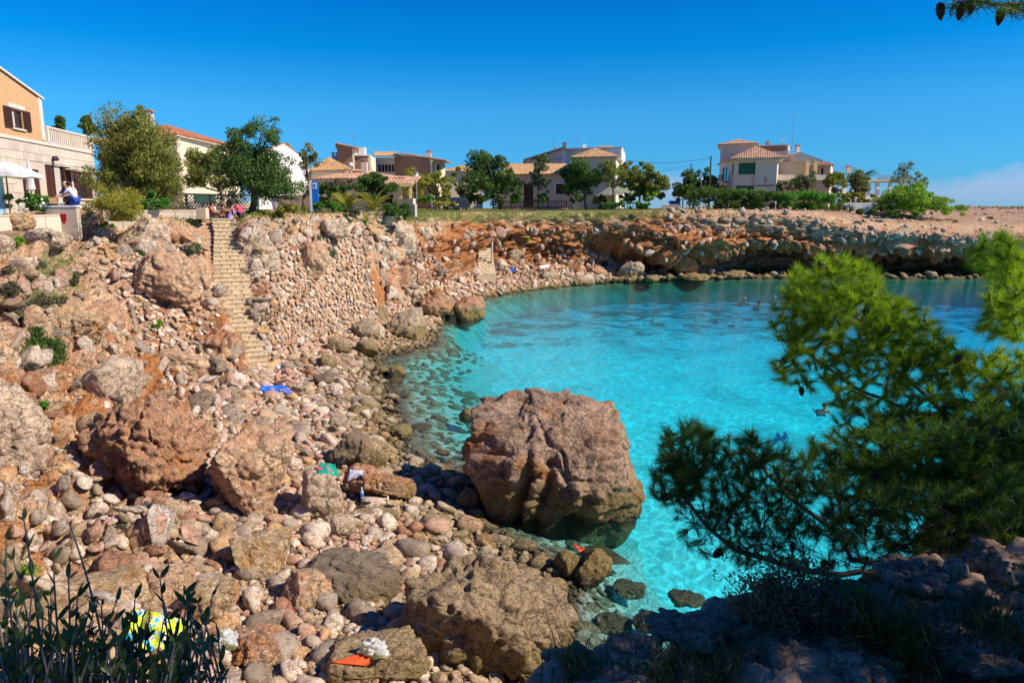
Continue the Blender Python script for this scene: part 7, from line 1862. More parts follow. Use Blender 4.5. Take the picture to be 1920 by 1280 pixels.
def person(label, loc, rz, J, skin, hair, clothes=(), hairlen=.0, top=None, sub=2, hat=None, hairvol=1.0):
    """J: joint name -> local (x right, y forward, z up) from the seat or feet"""
    rt = empty('person', loc, rz, label=label, cat='person')
    J = {k: Vector(v) for k, v in J.items()}; rad = dict(RAD)
    hd = J['head']; f = (J.get('face', hd + Vector((0, 1, 0))) - hd).normalized(); up = (hd - J['neck']).normalized(); sd_ = f.cross(up).normalized()
    J['crown'] = hd + up * .07; J['nose'] = hd + f * .098 - up * .015; J['jaw'] = hd + f * .035 - up * .06
    E = [('pelvis','belly'),('belly','chest'),('chest','neckb'),('neckb','neck'),('neck','head'),('head','crown'),('head','jaw'),('head','nose')]
    for s in 'LR':
        if 'knee' + s in J:
            J['heel' + s] = J['ank' + s] + Vector((0, -.03, -.04)); E += [('pelvis','hip'+s),('hip'+s,'knee'+s),('knee'+s,'ank'+s),('ank'+s,'heel'+s),('ank'+s,'toe'+s)]
        E += [('chest','sh'+s),('sh'+s,'el'+s),('el'+s,'wr'+s),('wr'+s,'pa'+s)]
        w_, e_ = J['wr' + s], J['el' + s]; hdv = (w_ - e_).normalized(); J['pa' + s] = w_ + hdv * .06
        sv = hdv.cross(Vector((0, 0, 1)));  sv = sv.normalized() if sv.length > .1 else Vector((1, 0, 0)); dn = hdv.cross(sv).normalized()
        for i in range(4):
            o_ = (i - 1.5) * .021; k1, k2 = f'f{i}{s}', f'g{i}{s}'; ln = (.038, .045, .042, .032)[i]
            J[k1] = J['pa' + s] + sv * o_ + hdv * (.02 + ln * .5); J[k2] = J[k1] + hdv * ln * .6 + dn * .02; rad[k1] = .009; rad[k2] = .007
            E += [('pa' + s, k1), (k1, k2)]
        kt = 't' + s; J[kt] = w_ + sv * -.045 + hdv * .05; rad[kt] = .010; E.append(('wr' + s, kt))
    grow(E, J, rad, 'body', skin, rt, 'pelvis' if 'pelvis' in J else 'chest', sub)
    for s_ in (-1, 1):
        MB().lathe(hd + f * .083 + sd_ * .032 * s_ + up * .008, [(.004, -.009), (.012, -.004), (.012, .004), (.004, .009)], 8).build('eye', M['dark'], rt)
        MB().lathe(hd + sd_ * .085 * s_, [(.006, -.03), (.016, 0), (.012, .025)], 6).build('ear', skin, rt)
    MB().box(hd + f * .082 - up * .045, (.045, .02, .01), math.atan2(-f.x, f.y)).build('mouth', M['lip'], rt)
    # hair cap
    V, F = ICO[3]; V = V.copy(); c = np.array(hd + up * .035 - f * .018); ff = np.array(f); uu = np.array(up)
    k = (V @ ff) * .8 - (V @ uu) * .9; V = V * (np.where(k > .45, .080, .108 * hairvol))[:, None]
    V -= np.outer(np.clip(-(V @ uu), 0, 1) * 0 + np.clip(-(V @ ff), 0, 1) * hairlen * 6, uu)
    V *= (1 + .06 * fbm(V * 40, 2, 3))[:, None]
    obj('hat' if hat else 'hair', mesh_np('hair', V + c, F, hat or hair, True), rt)
    for nm, mat, ed, ex, rj in clothes:
        rr_ = {k_: (rad[k_] + ex) for k_ in rad}; grow(ed, J, rr_, nm, mat, rt, rj, 2)
    return rt
M['skin'] = plain('skin', (.50, .25, .16), .6, .05, 8, .05); M['skin_tan'] = plain('skin_tanned', (.38, .17, .09), .55, .05, 8, .05); M['lip'] = plain('lips', (.35, .10, .08), .6, .02, 8, 0)
M['hair_d'] = plain('hair_dark', (.02, .013, .01), .7, .1, 30, .3); M['hair_b'] = plain('hair_fair', (.32, .20, .10), .7, .1, 30, .3); M['hair_g'] = plain('hair_pale', (.60, .48, .42), .7, .1, 30, .3)
def cl(n_, r, g, b_): M[n_] = plain(n_, (r, g, b_), .85, .06, 6, .2)
cl('pink_shirt', .80, .05, .14); cl('navy', .02, .03, .10); cl('dark_short', .03, .03, .05); cl('paleblue', .55, .62, .78); cl('violet', .25, .16, .50); cl('hotpink', .75, .06, .30); cl('blue_short', .02, .06, .30)
def sitJ(lean=.08, knee=.42, kx=.10, arms='knees', yaw=0.0, hd=.0):
    J = dict(pelvis=(0, 0, .11), belly=(0, .02 + lean * .3, .25), chest=(0, lean, .42), neckb=(0, lean + .02, .54), neck=(0, lean + .04, .59), head=(0, lean + .07, .70), face=(yaw, lean + 1, .70 - hd))
    for s, q in (('L', -1), ('R', 1)):
        J['hip' + s] = (q * .09, .03, .10); J['knee' + s] = (q * kx, .40, knee); J['ank' + s] = (q * .09, .62, .07); J['toe' + s] = (q * .10, .78, .03); J['sh' + s] = (q * .165, lean, .48)
        if arms == 'knees': J['el' + s] = (q * .20, lean + .18, .34); J['wr' + s] = (q * .09, lean + .40, knee + .05)
        elif arms == 'down': J['el' + s] = (q * .24, lean - .06, .26); J['wr' + s] = (q * .25, lean + .10, .10)
        else: J['el' + s] = (q * .21, lean + .10, .28); J['wr' + s] = (q * .06, lean + .28, .24)
    return J
TR = [('pelvis','belly'),('belly','chest'),('chest','neckb'),('chest','shL'),('chest','shR')]
def sleeves(J_): return TR
LEGS = [('pelvis','hipL'),('pelvis','hipR')]
def toscreen(px, dd, zz): q = XY(px, dd); return Vector((q.x, q.y, zz))
# sunbather on the blue towel: seen from the side, facing the water, legs stretched
l, n = shoot(519, 724)
J = dict(pelvis=(0, 0, .12), belly=(0, .02, .27), chest=(0, .04, .44), neckb=(0, .06, .56), neck=(0, .08, .61), head=(0, .10, .72), face=(0, 1, .62),
         hipL=(-.08, .04, .11), hipR=(.08, .04, .11), kneeL=(-.09, .46, .30), kneeR=(.08, .44, .34), ankL=(-.09, .86, .10), ankR=(.08, .84, .10), toeL=(-.09, .98, .14), toeR=(.08, .97, .15),
         shL=(-.16, .04, .50), shR=(.16, .05, .50), elL=(-.22, .10, .28), elR=(.20, .12, .27), wrL=(-.10, .32, .36), wrR=(.14, .33, .30))
person('sunbather in a purple swimsuit and pale cap sitting on a blue towel below the stairs', l + Vector((0, 0, .0)), R(-90), J, M['skin'], M['hair_g'],
       [('swimsuit', M['violet'], [('pelvis','hipL'),('pelvis','hipR'),('pelvis','belly')], .006, 'pelvis')], hat=M['paleblue'])
# the group at the top of the stairs
zt = 7.46
person('seated person in a pink top with dark hair, leftmost at the stair head', toscreen(391, 39.6, zt - .02), R(-60), sitJ(.10, .30, .1, 'lap'), M['skin'], M['hair_d'], [('top', M['pink_shirt'], TR, .014, 'pelvis'), ('shorts', M['dark_short'], LEGS + [('hipL','kneeL'),('hipR','kneeR')], .012, 'pelvis')], .02)
person('seated person partly hidden behind the one in the pink top', toscreen(398, 40.2, zt), R(-80), sitJ(.08, .32, .1, 'lap'), M['skin'], M['hair_d'], [('top', M['white'], TR, .014, 'pelvis')], .03)
person('bare-chested tanned person hugging knees on the top step', toscreen(412, 39.0, zt - .02), R(-70), sitJ(.14, .44, .1, 'knees', hd=.2), M['skin_tan'], M['hair_b'], [('shorts', M['dark_short'], LEGS, .02, 'pelvis')], .02, hairvol=1.15)
stJ = dict(pelvis=(0, 0, .55), belly=(0, .05, .70), chest=(0, .14, .90), neckb=(0, .2, 1.02), neck=(0, .23, 1.07), head=(0, .27, 1.17), face=(0, 1, .9), hipL=(-.09, .02, .52), hipR=(.09, .02, .52), kneeL=(-.1, .30, .45), kneeR=(.1, .30, .45), ankL=(-.1, .25, .07), ankR=(.1, .25, .07), toeL=(-.1, .42, .03), toeR=(.1, .42, .03),
            shL=(-.17, .14, .96), shR=(.17, .14, .96), elL=(-.22, .2, .72), elR=(.22, .2, .72), wrL=(-.1, .38, .60), wrR=(.1, .38, .60))
person('person in black sitting high behind the group, bending forward', toscreen(438, 40.4, zt - .05), R(60), stJ, M['skin'], M['hair_d'], [('jacket', M['black'], TR + [('shL','elL'),('elL','wrL'),('shR','elR'),('elR','wrR')], .02, 'pelvis'), ('trousers', M['black'], LEGS + [('hipL','kneeL'),('hipR','kneeR'),('kneeL','ankL'),('kneeR','ankR')], .02, 'pelvis')])
person('person in dark clothes bent low on the top step beside the tanned one', toscreen(427, 39.1, zt - .02), R(-40), sitJ(.22, .36, .12, 'down', hd=.6), M['skin'], M['hair_d'], [('top', M['navy'], TR, .015, 'pelvis'), ('shorts', M['violet'], LEGS + [('hipL','kneeL'),('hipR','kneeR')], .015, 'pelvis')])
person('seated person in a bright pink t-shirt seen from behind, rightmost of the group', toscreen(451, 39.4, zt + .05), R(70), sitJ(.12, .34, .12, 'lap', hd=.5), M['skin'], M['hair_d'], [('top', M['pink_shirt'], TR + [('shL','elL'),('shR','elR')], .016, 'pelvis'), ('trousers', M['dark_short'], LEGS + [('hipL','kneeL'),('hipR','kneeR'),('kneeL','ankL'),('kneeR','ankR')], .012, 'pelvis')])
o = crumple('bag', 'small pale blue bag at the feet of the group on the top step', 433, 409, 8, M['paleblue'], 9)
# swimmers
def swimmer(label, px, py, rz, hair, skin='skin', sc=1.0):
    p = W(px, py, z=0); J = dict(pelvis=(0, -.50, -.34), belly=(0, -.36, -.29), chest=(0, -.18, -.21), neckb=(0, -.07, -.11), neck=(0, -.03, -.06), head=(0, .02, .07), face=(0, 1, .10),
        hipL=(-.08, -.56, -.36), hipR=(.08, -.56, -.36), kneeL=(-.1, -.92, -.46), kneeR=(.1, -.92, -.42), ankL=(-.1, -1.3, -.5), ankR=(.1, -1.3, -.44), toeL=(-.1, -1.44, -.52), toeR=(.1, -1.44, -.46),
        shL=(-.17, -.13, -.15), shR=(.17, -.13, -.15), elL=(-.24, .06, -.24), elR=(.24, .06, -.24), wrL=(-.12, .28, -.18), wrR=(.14, .26, -.18))
    o = person(label, p, rz, J, M[skin], hair, [('swimwear', M['navy'], LEGS, .012, 'pelvis')]); o.scale = (sc, sc, sc); return o
swimmer('swimmer with dark hair alone in the middle of the cove, nearest the pine', 1546, 764, R(172), M['hair_d'], sc=1.0)
swimmer('pale swimmer leftmost of the far swimmers, trailing a light splash', 1396, 563, R(-165), M['hair_b'], sc=1.3)
swimmer('dark-haired far swimmer between the two pale ones', 1423, 570, R(180), M['hair_d'], sc=1.3)
swimmer('pale far swimmer beside the pine tips', 1452, 560, R(170), M['hair_b'], sc=1.3)
# bicycle and the two people with it
bk = empty('bicycle', (*XY(126, 33.2), 7.42), R(-150), label='city bicycle with wicker front basket held by the person in the pale shirt', cat='bicycle')
for x in (-.52, .52):
    w_ = MB(); ring = [(x + .33 * math.cos(a_), 0, .34 + .33 * math.sin(a_)) for a_ in [i * math.pi / 12 for i in range(25)]]; w_.tube(ring, .018, 5, False)
    wh = w_.build('wheel', M['tyre'], bk); sp_ = MB()
    for i in range(8): sp_.tube([(x, 0, .34), (x + .32 * math.cos(i * math.pi / 4), 0, .34 + .32 * math.sin(i * math.pi / 4))], .004, 3)
    sp_.build('spokes', M['grey'], wh)
MB().tube([(-.52, 0, .34), (-.15, 0, .34), (.35, 0, .78), (.52, 0, .34)], .018, 6).tube([(-.15, 0, .34), (-.25, 0, .85)], .018, 6).tube([(-.52, 0, .34), (-.22, 0, .72), (.32, 0, .72)], .015, 6).tube([(.35, 0, .78), (.31, 0, 1.0)], .016, 6).build('bicycle_frame', M['iron'], bk)
MB().tube([(.15, -.28, 1.02), (.31, -.1, 1.03), (.31, .1, 1.03), (.15, .28, 1.02)], .014, 6).build('handlebar', M['grey'], bk); MB().box((-.27, 0, .88), (.26, .15, .07)).build('saddle', M['black'], bk)
MB().prism([(.36, -.17, .72), (.62, -.17, .72), (.68, -.2, .98), (.34, -.2, .98)], (0, .36, 0)).build('basket', plain('wicker', (.42, .24, .12), .9, .2, 12, .5), bk)
lnJ = dict(pelvis=(0, -.12, .92), belly=(0, -.06, 1.06), chest=(0, .06, 1.24), neckb=(0, .13, 1.36), neck=(0, .16, 1.41), head=(0, .20, 1.52), face=(.1, 1.2, 1.3), hipL=(-.09, -.1, .88), hipR=(.09, -.1, .88), kneeL=(-.1, .02, .50), kneeR=(.1, -.08, .50), ankL=(-.1, -.02, .09), ankR=(.1, -.14, .09), toeL=(-.1, .14, .03), toeR=(.1, .02, .03),
           shL=(-.18, .07, 1.30), shR=(.18, .07, 1.30), elL=(-.24, .22, 1.12), elR=(.24, .22, 1.12), wrL=(-.2, .44, 1.04), wrR=(.2, .44, 1.04))
person('person in a pale blue t-shirt and blue shorts leaning over the bicycle', toscreen(139, 33.0, 7.43), R(70), lnJ, M['skin'], M['hair_d'], [('t_shirt', M['paleblue'], TR + [('shL','elL'),('shR','elR')], .02, 'pelvis'), ('shorts', M['blue_short'], LEGS + [('hipL','kneeL'),('hipR','kneeR')], .025, 'pelvis')])
sh = person('person in a navy shirt standing behind the bicycle', toscreen(130, 33.9, 7.43), R(170), {**lnJ, 'head': (0, .12, 1.54), 'neck': (0, .1, 1.42), 'chest': (0, .02, 1.24), 'neckb': (0, .08, 1.36)}, M['skin'], M['hair_g'], [('t_shirt', M['navy'], TR + [('shL','elL'),('shR','elR')], .02, 'pelvis'), ('shorts', M['dark_short'], LEGS + [('hipL','kneeL'),('hipR','kneeR')], .02, 'pelvis')])
# ============================================================ the ledge in the foreground
EDG = [(700, 1330, 6.05), (820, 1312, 6.10), (930, 1285, 6.15), (1060, 1242, 6.2), (1140, 1212, 6.25), (1240, 1216, 6.2), (1330, 1145, 6.25), (1400, 1116, 6.3), (1500, 1096, 6.32), (1650, 1086, 6.32), (1710, 1098, 6.32), (1850, 1042, 6.42), (1930, 1024, 6.45), (2150, 1010, 6.5)]
ew = np.array([list(W(*e[:2], z=e[2])) for e in EDG])
ew = np.concatenate([np.array([[-5, 1.9, 6.1], [-3, 1.75, 6.05], [-1.4, 1.8, 6.0]]), ew, np.array([[5, 3.9, 6.5], [9, 4.4, 6.6]])])
gx = np.linspace(-5, 9, 400); gy = np.linspace(-2.5, 5.2, 240); X, Y = np.meshgrid(gx, gy)
Q = np.stack([X.ravel(), Y.ravel(), 0 * X.ravel()], 1); Ne = fbm(Q * 2.2, 4, 71) * .12 + fbm(Q * 7, 3, 72) * .04
ye = np.interp(Q[:, 0], ew[:, 0], ew[:, 1]) + Ne; ze = np.interp(Q[:, 0], ew[:, 0], ew[:, 2])
w1_, w2_, wc_ = worley(Q * 2.4 + fbm(Q * 2, 3, 4)[:, None] * .4, 81); w3_, w4_, _ = worley(Q * 7, 82)
rocky = sstep(-.15, .35, fbm(Q * 1.1, 3, 90) + .5 * sstep(.9, .1, ye - Q[:, 1]))
Z = ze - .10 * np.clip(ye - Q[:, 1], 0, 1.2) + rocky * (.16 * (wc_ - .5) * np.clip((w2_ - w1_) / .15, 0, 1) + .10 * (.5 - w3_)) + .07 * fbm(Q * 4, 4, 91) + .03 * fbm(Q * 16, 4, 92, .6)
ov = np.clip(Q[:, 1] - ye, 0, None); Z = Z - ov * 5.5 - sstep(0, .08, ov) * .1
Q[:, 2] = np.maximum(Z, 2.2)
i_ = np.arange(X.size).reshape(X.shape)
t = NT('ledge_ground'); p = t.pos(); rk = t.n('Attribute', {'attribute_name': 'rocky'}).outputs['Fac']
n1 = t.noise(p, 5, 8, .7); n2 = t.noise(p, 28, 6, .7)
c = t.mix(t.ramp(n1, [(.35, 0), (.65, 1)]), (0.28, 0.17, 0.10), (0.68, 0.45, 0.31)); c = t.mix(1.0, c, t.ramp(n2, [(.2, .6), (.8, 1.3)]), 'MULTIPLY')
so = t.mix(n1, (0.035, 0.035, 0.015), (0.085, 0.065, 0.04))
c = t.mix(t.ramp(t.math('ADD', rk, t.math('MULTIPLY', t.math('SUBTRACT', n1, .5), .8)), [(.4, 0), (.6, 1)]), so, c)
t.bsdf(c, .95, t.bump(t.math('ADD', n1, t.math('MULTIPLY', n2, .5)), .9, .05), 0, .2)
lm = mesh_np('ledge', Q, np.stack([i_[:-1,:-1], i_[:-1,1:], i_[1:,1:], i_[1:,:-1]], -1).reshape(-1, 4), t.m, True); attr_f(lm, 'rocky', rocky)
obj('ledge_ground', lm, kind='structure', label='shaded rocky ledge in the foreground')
LB = BVHTree.FromPolygons([tuple(v) for v in Q.tolist()], np.stack([i_[:-1,:-1], i_[:-1,1:], i_[1:,1:], i_[1:,:-1]], -1).reshape(-1, 4).tolist())
def lhit(px, py):
    l, n, *_ = LB.ray_cast(Vector((0, 0, HC)), ray(px, py).normalized(), 30); return l if l else W(px, py, z=6.2)
def lz(x, y):
    l, n, *_ = LB.ray_cast(Vector((x, y, 9)), Vector((0, 0, -1)), 8); return l.z if l else 6.2
for i, (px, py, w_, h_, lb) in enumerate([
    (1080, 1268, 120, 42, 'low rounded grey rock at the left tip of the shaded ledge'), (1200, 1238, 110, 40, 'pitted grey rock on the ledge rim left of the dark bush'),
    (1290, 1200, 130, 56, 'broad pitted rock on the ledge rim below the dark bush'), (1310, 1262, 120, 50, 'pale weathered rock low on the ledge among grass'),
    (1465, 1232, 34, 50, 'small upright pale stone on the ledge, lower middle'), (1500, 1160, 70, 34, 'small dark rock beside the dry dark bush'),
    (1575, 1200, 90, 36, 'flat weathered rock left of the big grass tuft'), (1640, 1142, 130, 44, 'long low rock shelf behind the big grass tuft'),
    (1745, 1100, 130, 62, 'craggy rock under the pine limb at the ledge rim'), (1890, 1066, 110, 60, 'craggy rock at the right end of the ledge rim'),
    (1800, 1190, 120, 46, 'knobbly flat rock right of the big grass tuft'), (1630, 1262, 150, 44, 'ridge of pale eroded rock at the bottom edge of the ledge'),
    (1850, 1262, 120, 70, 'large eroded rock at the bottom right of the ledge'), (1755, 1148, 26, 22, 'small white stone on the ledge behind the knobbly flat rock'),
    (1842, 1112, 24, 18, 'small bluish white stone on the right part of the ledge'), (1400, 1190, 90, 44, 'dark rock in front of the dry dark bush')]):
    p = lhit(px, py); t_ = (p - Vector((0, 0, HC))).length; wm = w_ / 1400 * t_; hm = h_ / 1400 * t_ * .6
    me = rock_mesh('rock', 500 + i, (wm * .56, wm * .5, hm * .75), M['rock_ledge'], 5, box=.3, cuts=8, rough=.16, cells=.20)
    o = obj('rock', me, None, label=lb, cat='rock'); o.location = p + Vector((0, wm * .25, hm * .12)); o.rotation_euler = (0, 0, i * 1.3)
# grass
M['blade'] = leafmat('grass_blade', [(0.03,0.05,0.012), (0.06,0.10,0.02), (0.14,0.13,0.05)], .6, .3)
def blades(pts, n, L, wd, rg, spread=.05, lean=.5):
    Vs, Fs = [], []; k = 0
    for c in pts:
        for _ in range(n):
            az = rg.uniform(0, 6.283); b = np.array(c) + np.append(rg.normal(size=2) * spread, 0); l_ = L * rg.uniform(.5, 1.2); ln = rg.uniform(.1, lean)
            dv = np.array([math.cos(az) * ln, math.sin(az) * ln, 1.0]); dv /= np.linalg.norm(dv); sd_ = np.array([-math.sin(az), math.cos(az), 0]) * wd
            m = b + dv * l_ * .55; tip = b + dv * l_ + np.array([math.cos(az), math.sin(az), -.55]) * l_ * ln * .5
            Vs += [b - sd_, b + sd_, m + sd_ * .8, m - sd_ * .8, tip]; Fs += [(k, k+1, k+2), (k, k+2, k+3), (k+3, k+2, k+4)]; k += 5
    return np.array(Vs), np.array(Fs)
for i, (px, py, n_, L_, sp, lb) in enumerate([(1660, 1225, 420, .30, .07, 'largest tuft of long dark grass in the middle of the ledge'), (1560, 1140, 160, .14, .04, 'leafy green tuft left of the long rock shelf'), (1085, 1262, 160, .16, .06, 'grass tuft at the left tip of the ledge'), (1350, 1262, 180, .18, .07, 'grass tuft among the pale rocks low on the ledge'), (1850, 1180, 200, .18, .08, 'grass tuft right of the knobbly flat rock'), (1240, 1262, 160, .16, .07, 'grass tuft below the broad pitted rock')]):
    rg = np.random.RandomState(600 + i); p = lhit(px, py); V, F = blades([(0, 0, -.01)], n_, L_, .0028, rg, sp, .9)
    o = obj('grass_tuft', mesh_np('grass_tuft', V, F, M['blade']), None, label=lb, cat='grass tuft'); o.location = p
rg = np.random.RandomState(650); pts = []
while len(pts) < 900:
    x, y = rg.uniform(-1.2, 5), rg.uniform(.8, 3.9); ye_ = np.interp(x, ew[:, 0], ew[:, 1])
    if y > ye_ - .02: continue
    if fbm(np.array([[x * 1.1, y * 1.1, 0]]), 3, 90)[0] + rg.uniform(-.35, .35) > .12: continue
    pts.append((x, y, lz(x, y) - .01))
V, F = blades(pts, 22, .085, .0022, rg, .05, .9); obj('grass', mesh_np('grass', V, F, M['blade']), kind='stuff', label='short dark grass growing between the ledge rocks')
# leaf litter and crumbs of stone
its = []
for _ in range(2600):
    x, y = rg.uniform(-1, 5), rg.uniform(.8, 3.9); r = .006 + .075 * rg.rand() ** 4
    if y < np.interp(x, ew[:, 0], ew[:, 1]) - .05: its.append((Vector((x, y, lz(x, y) + r * .3)), Euler(tuple(rg.uniform(0, 6, 3))).to_quaternion(), (r, r, r * .7)))
joined('ledge_rubble', its, M['rock_ledge'], PEBL, label='small stones and crumbs of rock on the ledge', kind='stuff')
# dark dry bush on the rim
def twig_bush(label, px, py, w_, h_, mat, n, seed, leaf=.02, nt=60, dep=1.0):
    rg = np.random.RandomState(seed); p = lhit(px, py); u = (p - Vector((0, 0, HC))).length / 1400; root = empty('shrub', p, label=label, cat='shrub')
    mb = MB(); C = []
    for i in range(nt):
        g = np.array([rg.uniform(-.5, .5) * w_ * u, rg.uniform(-.35, .35) * w_ * u * dep, rg.uniform(.3, 1) * h_ * u])
        g[2] *= 1 - .8 * abs(g[0] / (w_ * u)) ** 1.5
        m_ = g * .5 + rg.normal(size=3) * .02; mb.tube([(0, 0, -.03), tuple(m_), tuple(g)], [.006, .004, .0015], 3, False); C += [g, g * .8 + rg.normal(size=3) * .015, g * .6 + rg.normal(size=3) * .03]
    mb.build('twigs', M['bark'], root); V, F = leaves(C, [np.array([1, 1, 1]) * .045] * len(C), n, leaf, rg, .4)
    obj('foliage', mesh_np('foliage', V, F, M[mat]), root)
twig_bush('dry dark thyme-like bush on the ledge rim below the pine', 1470, 1178, 190, 110, 'lf_scrub', 5200, 701, .022, 90)
twig_bush('small leafy weed with bright leaves beside the dry dark bush', 1525, 1172, 40, 26, 'lf_bright', 60, 702, .05, 8)
twig_bush('leafy dark green cushion right of the bright weed', 1575, 1150, 70, 40, 'lf_green', 900, 703, .035, 20)

# ============================================================ evergreen shrub at the bottom left, leaf by leaf
M['lf_shrub'] = leafmat('evergreen_leaf', [(0.03,0.06,0.02), (0.06,0.10,0.03), (0.11,0.15,0.05)], .35, .25)
def leafmesh():
    vs = [(0, 0, 0), (.16, .22, .02), (.19, .5, .03), (.12, .8, .01), (0, 1, -.04), (-.12, .8, .01), (-.19, .5, .03), (-.16, .22, .02), (0, .5, -.015)]
    me = bpy.data.meshes.new('leaf'); me.from_pydata(vs, [], [(0,1,2,8), (2,3,4,8), (8,4,5,6), (0,8,6,7)]); me.materials.append(M['lf_shrub'])
    for p_ in me.polygons: p_.use_smooth = True
    return me, np.array(vs), np.array([(0,1,2,8), (2,3,4,8), (8,4,5,6), (0,8,6,7)])
LM, LV, LF = leafmesh(); rr = random.Random(31)
root = empty('evergreen_shrub', (-1.3, 1.95, 6.0), label='dark evergreen shrub with upright leafy stems in the bottom left corner', cat='shrub')
tips = [(45, 975, 2.3), (12, 1010, 2.2), (132, 985, 2.25), (128, 1085, 2.2), (100, 1050, 2.3), (145, 1120, 2.2), (60, 1100, 2.1), (190, 1135, 2.25), (300, 1085, 2.3), (268, 1155, 2.2), (352, 1165, 2.3), (405, 1168, 2.25), (330, 1195, 2.1), (230, 1180, 2.1), (30, 1140, 2.0), (80, 1160, 2.0), (150, 1190, 2.0), (375, 1225, 2.2), (200, 1215, 2.0), (280, 1225, 2.0), (110, 1215, 1.9), (40, 1210, 1.9), (330, 1250, 2.0), (245, 1250, 1.9), (170, 1250, 1.9), (15, 1090, 2.1), (0, 1170, 2.0), (420, 1262, 2.1), (90, 1130, 2.35), (60, 1250, 1.8), (140, 1265, 1.8), (300, 1270, 1.9), (380, 1275, 2.0), (25, 1050, 2.4), (175, 1165, 2.3), (250, 1200, 2.3)]
tips += [(rr.uniform(-20, 330), rr.uniform(1195, 1290), rr.uniform(1.75, 2.2)) for _ in range(120)]
tips += [(rr.uniform(-20, 400), rr.uniform(1110, 1230), rr.uniform(2.0, 2.4)) for _ in range(46)]
LP = []; stems = MB()
for i, (px, py, dd) in enumerate(tips):
    e = W(px, py, d=dd); b = Vector((e.x + rr.uniform(-.25, .12), dd - rr.uniform(0, .15), 5.95)); c = b.lerp(e, .5) + Vector((rr.uniform(-.08, .08), rr.uniform(-.05, .05), .03))
    P_ = [b * (1 - t_) ** 2 + c * 2 * t_ * (1 - t_) + e * t_ * t_ for t_ in [k / 10 for k in range(11)]]
    stems.tube([q - root.location for q in P_], [.006 * (1 - k / 12) + .0012 for k in range(11)], 5, False)
    bare = i in (2,)
    for k in range(3 if not bare else 9, 11):
        for s in range(2):
            if rr.random() < .2 and k < 10: continue
            t_ = (P_[min(k + 1, 10)] - P_[k - 1]).normalized(); az = rr.uniform(0, 6.28); rad_ = (Vector((math.cos(az), math.sin(az), 0))).normalized()
            dv = (t_ * rr.uniform(.5, 1.3) + rad_ * rr.uniform(.4, .9)).normalized(); L_ = rr.uniform(.034, .062) * (.45 if bare else 1)
            q = dv.to_track_quat('Y', 'Z') @ Euler((0, rr.uniform(-1.5, 1.5), 0)).to_quaternion(); LP.append((P_[k] - root.location, q, L_))
stems.build('stems', M['bark_grey'], root)
LP.sort(key=lambda a: -a[0].z)
for (p_, q, L_) in LP[:300]:
    o = obj('leaf', LM, root); o.location = p_; o.rotation_mode = 'QUATERNION'; o.rotation_quaternion = q; o.scale = (L_ * .8, L_, L_)
joined('inner_leaves', [(p_, q, (L_ * .8, L_, L_)) for p_, q, L_ in LP[300:]], M['lf_shrub'], [(LV, LF)], root, kind='stuff')
print('leaves', len(LP))

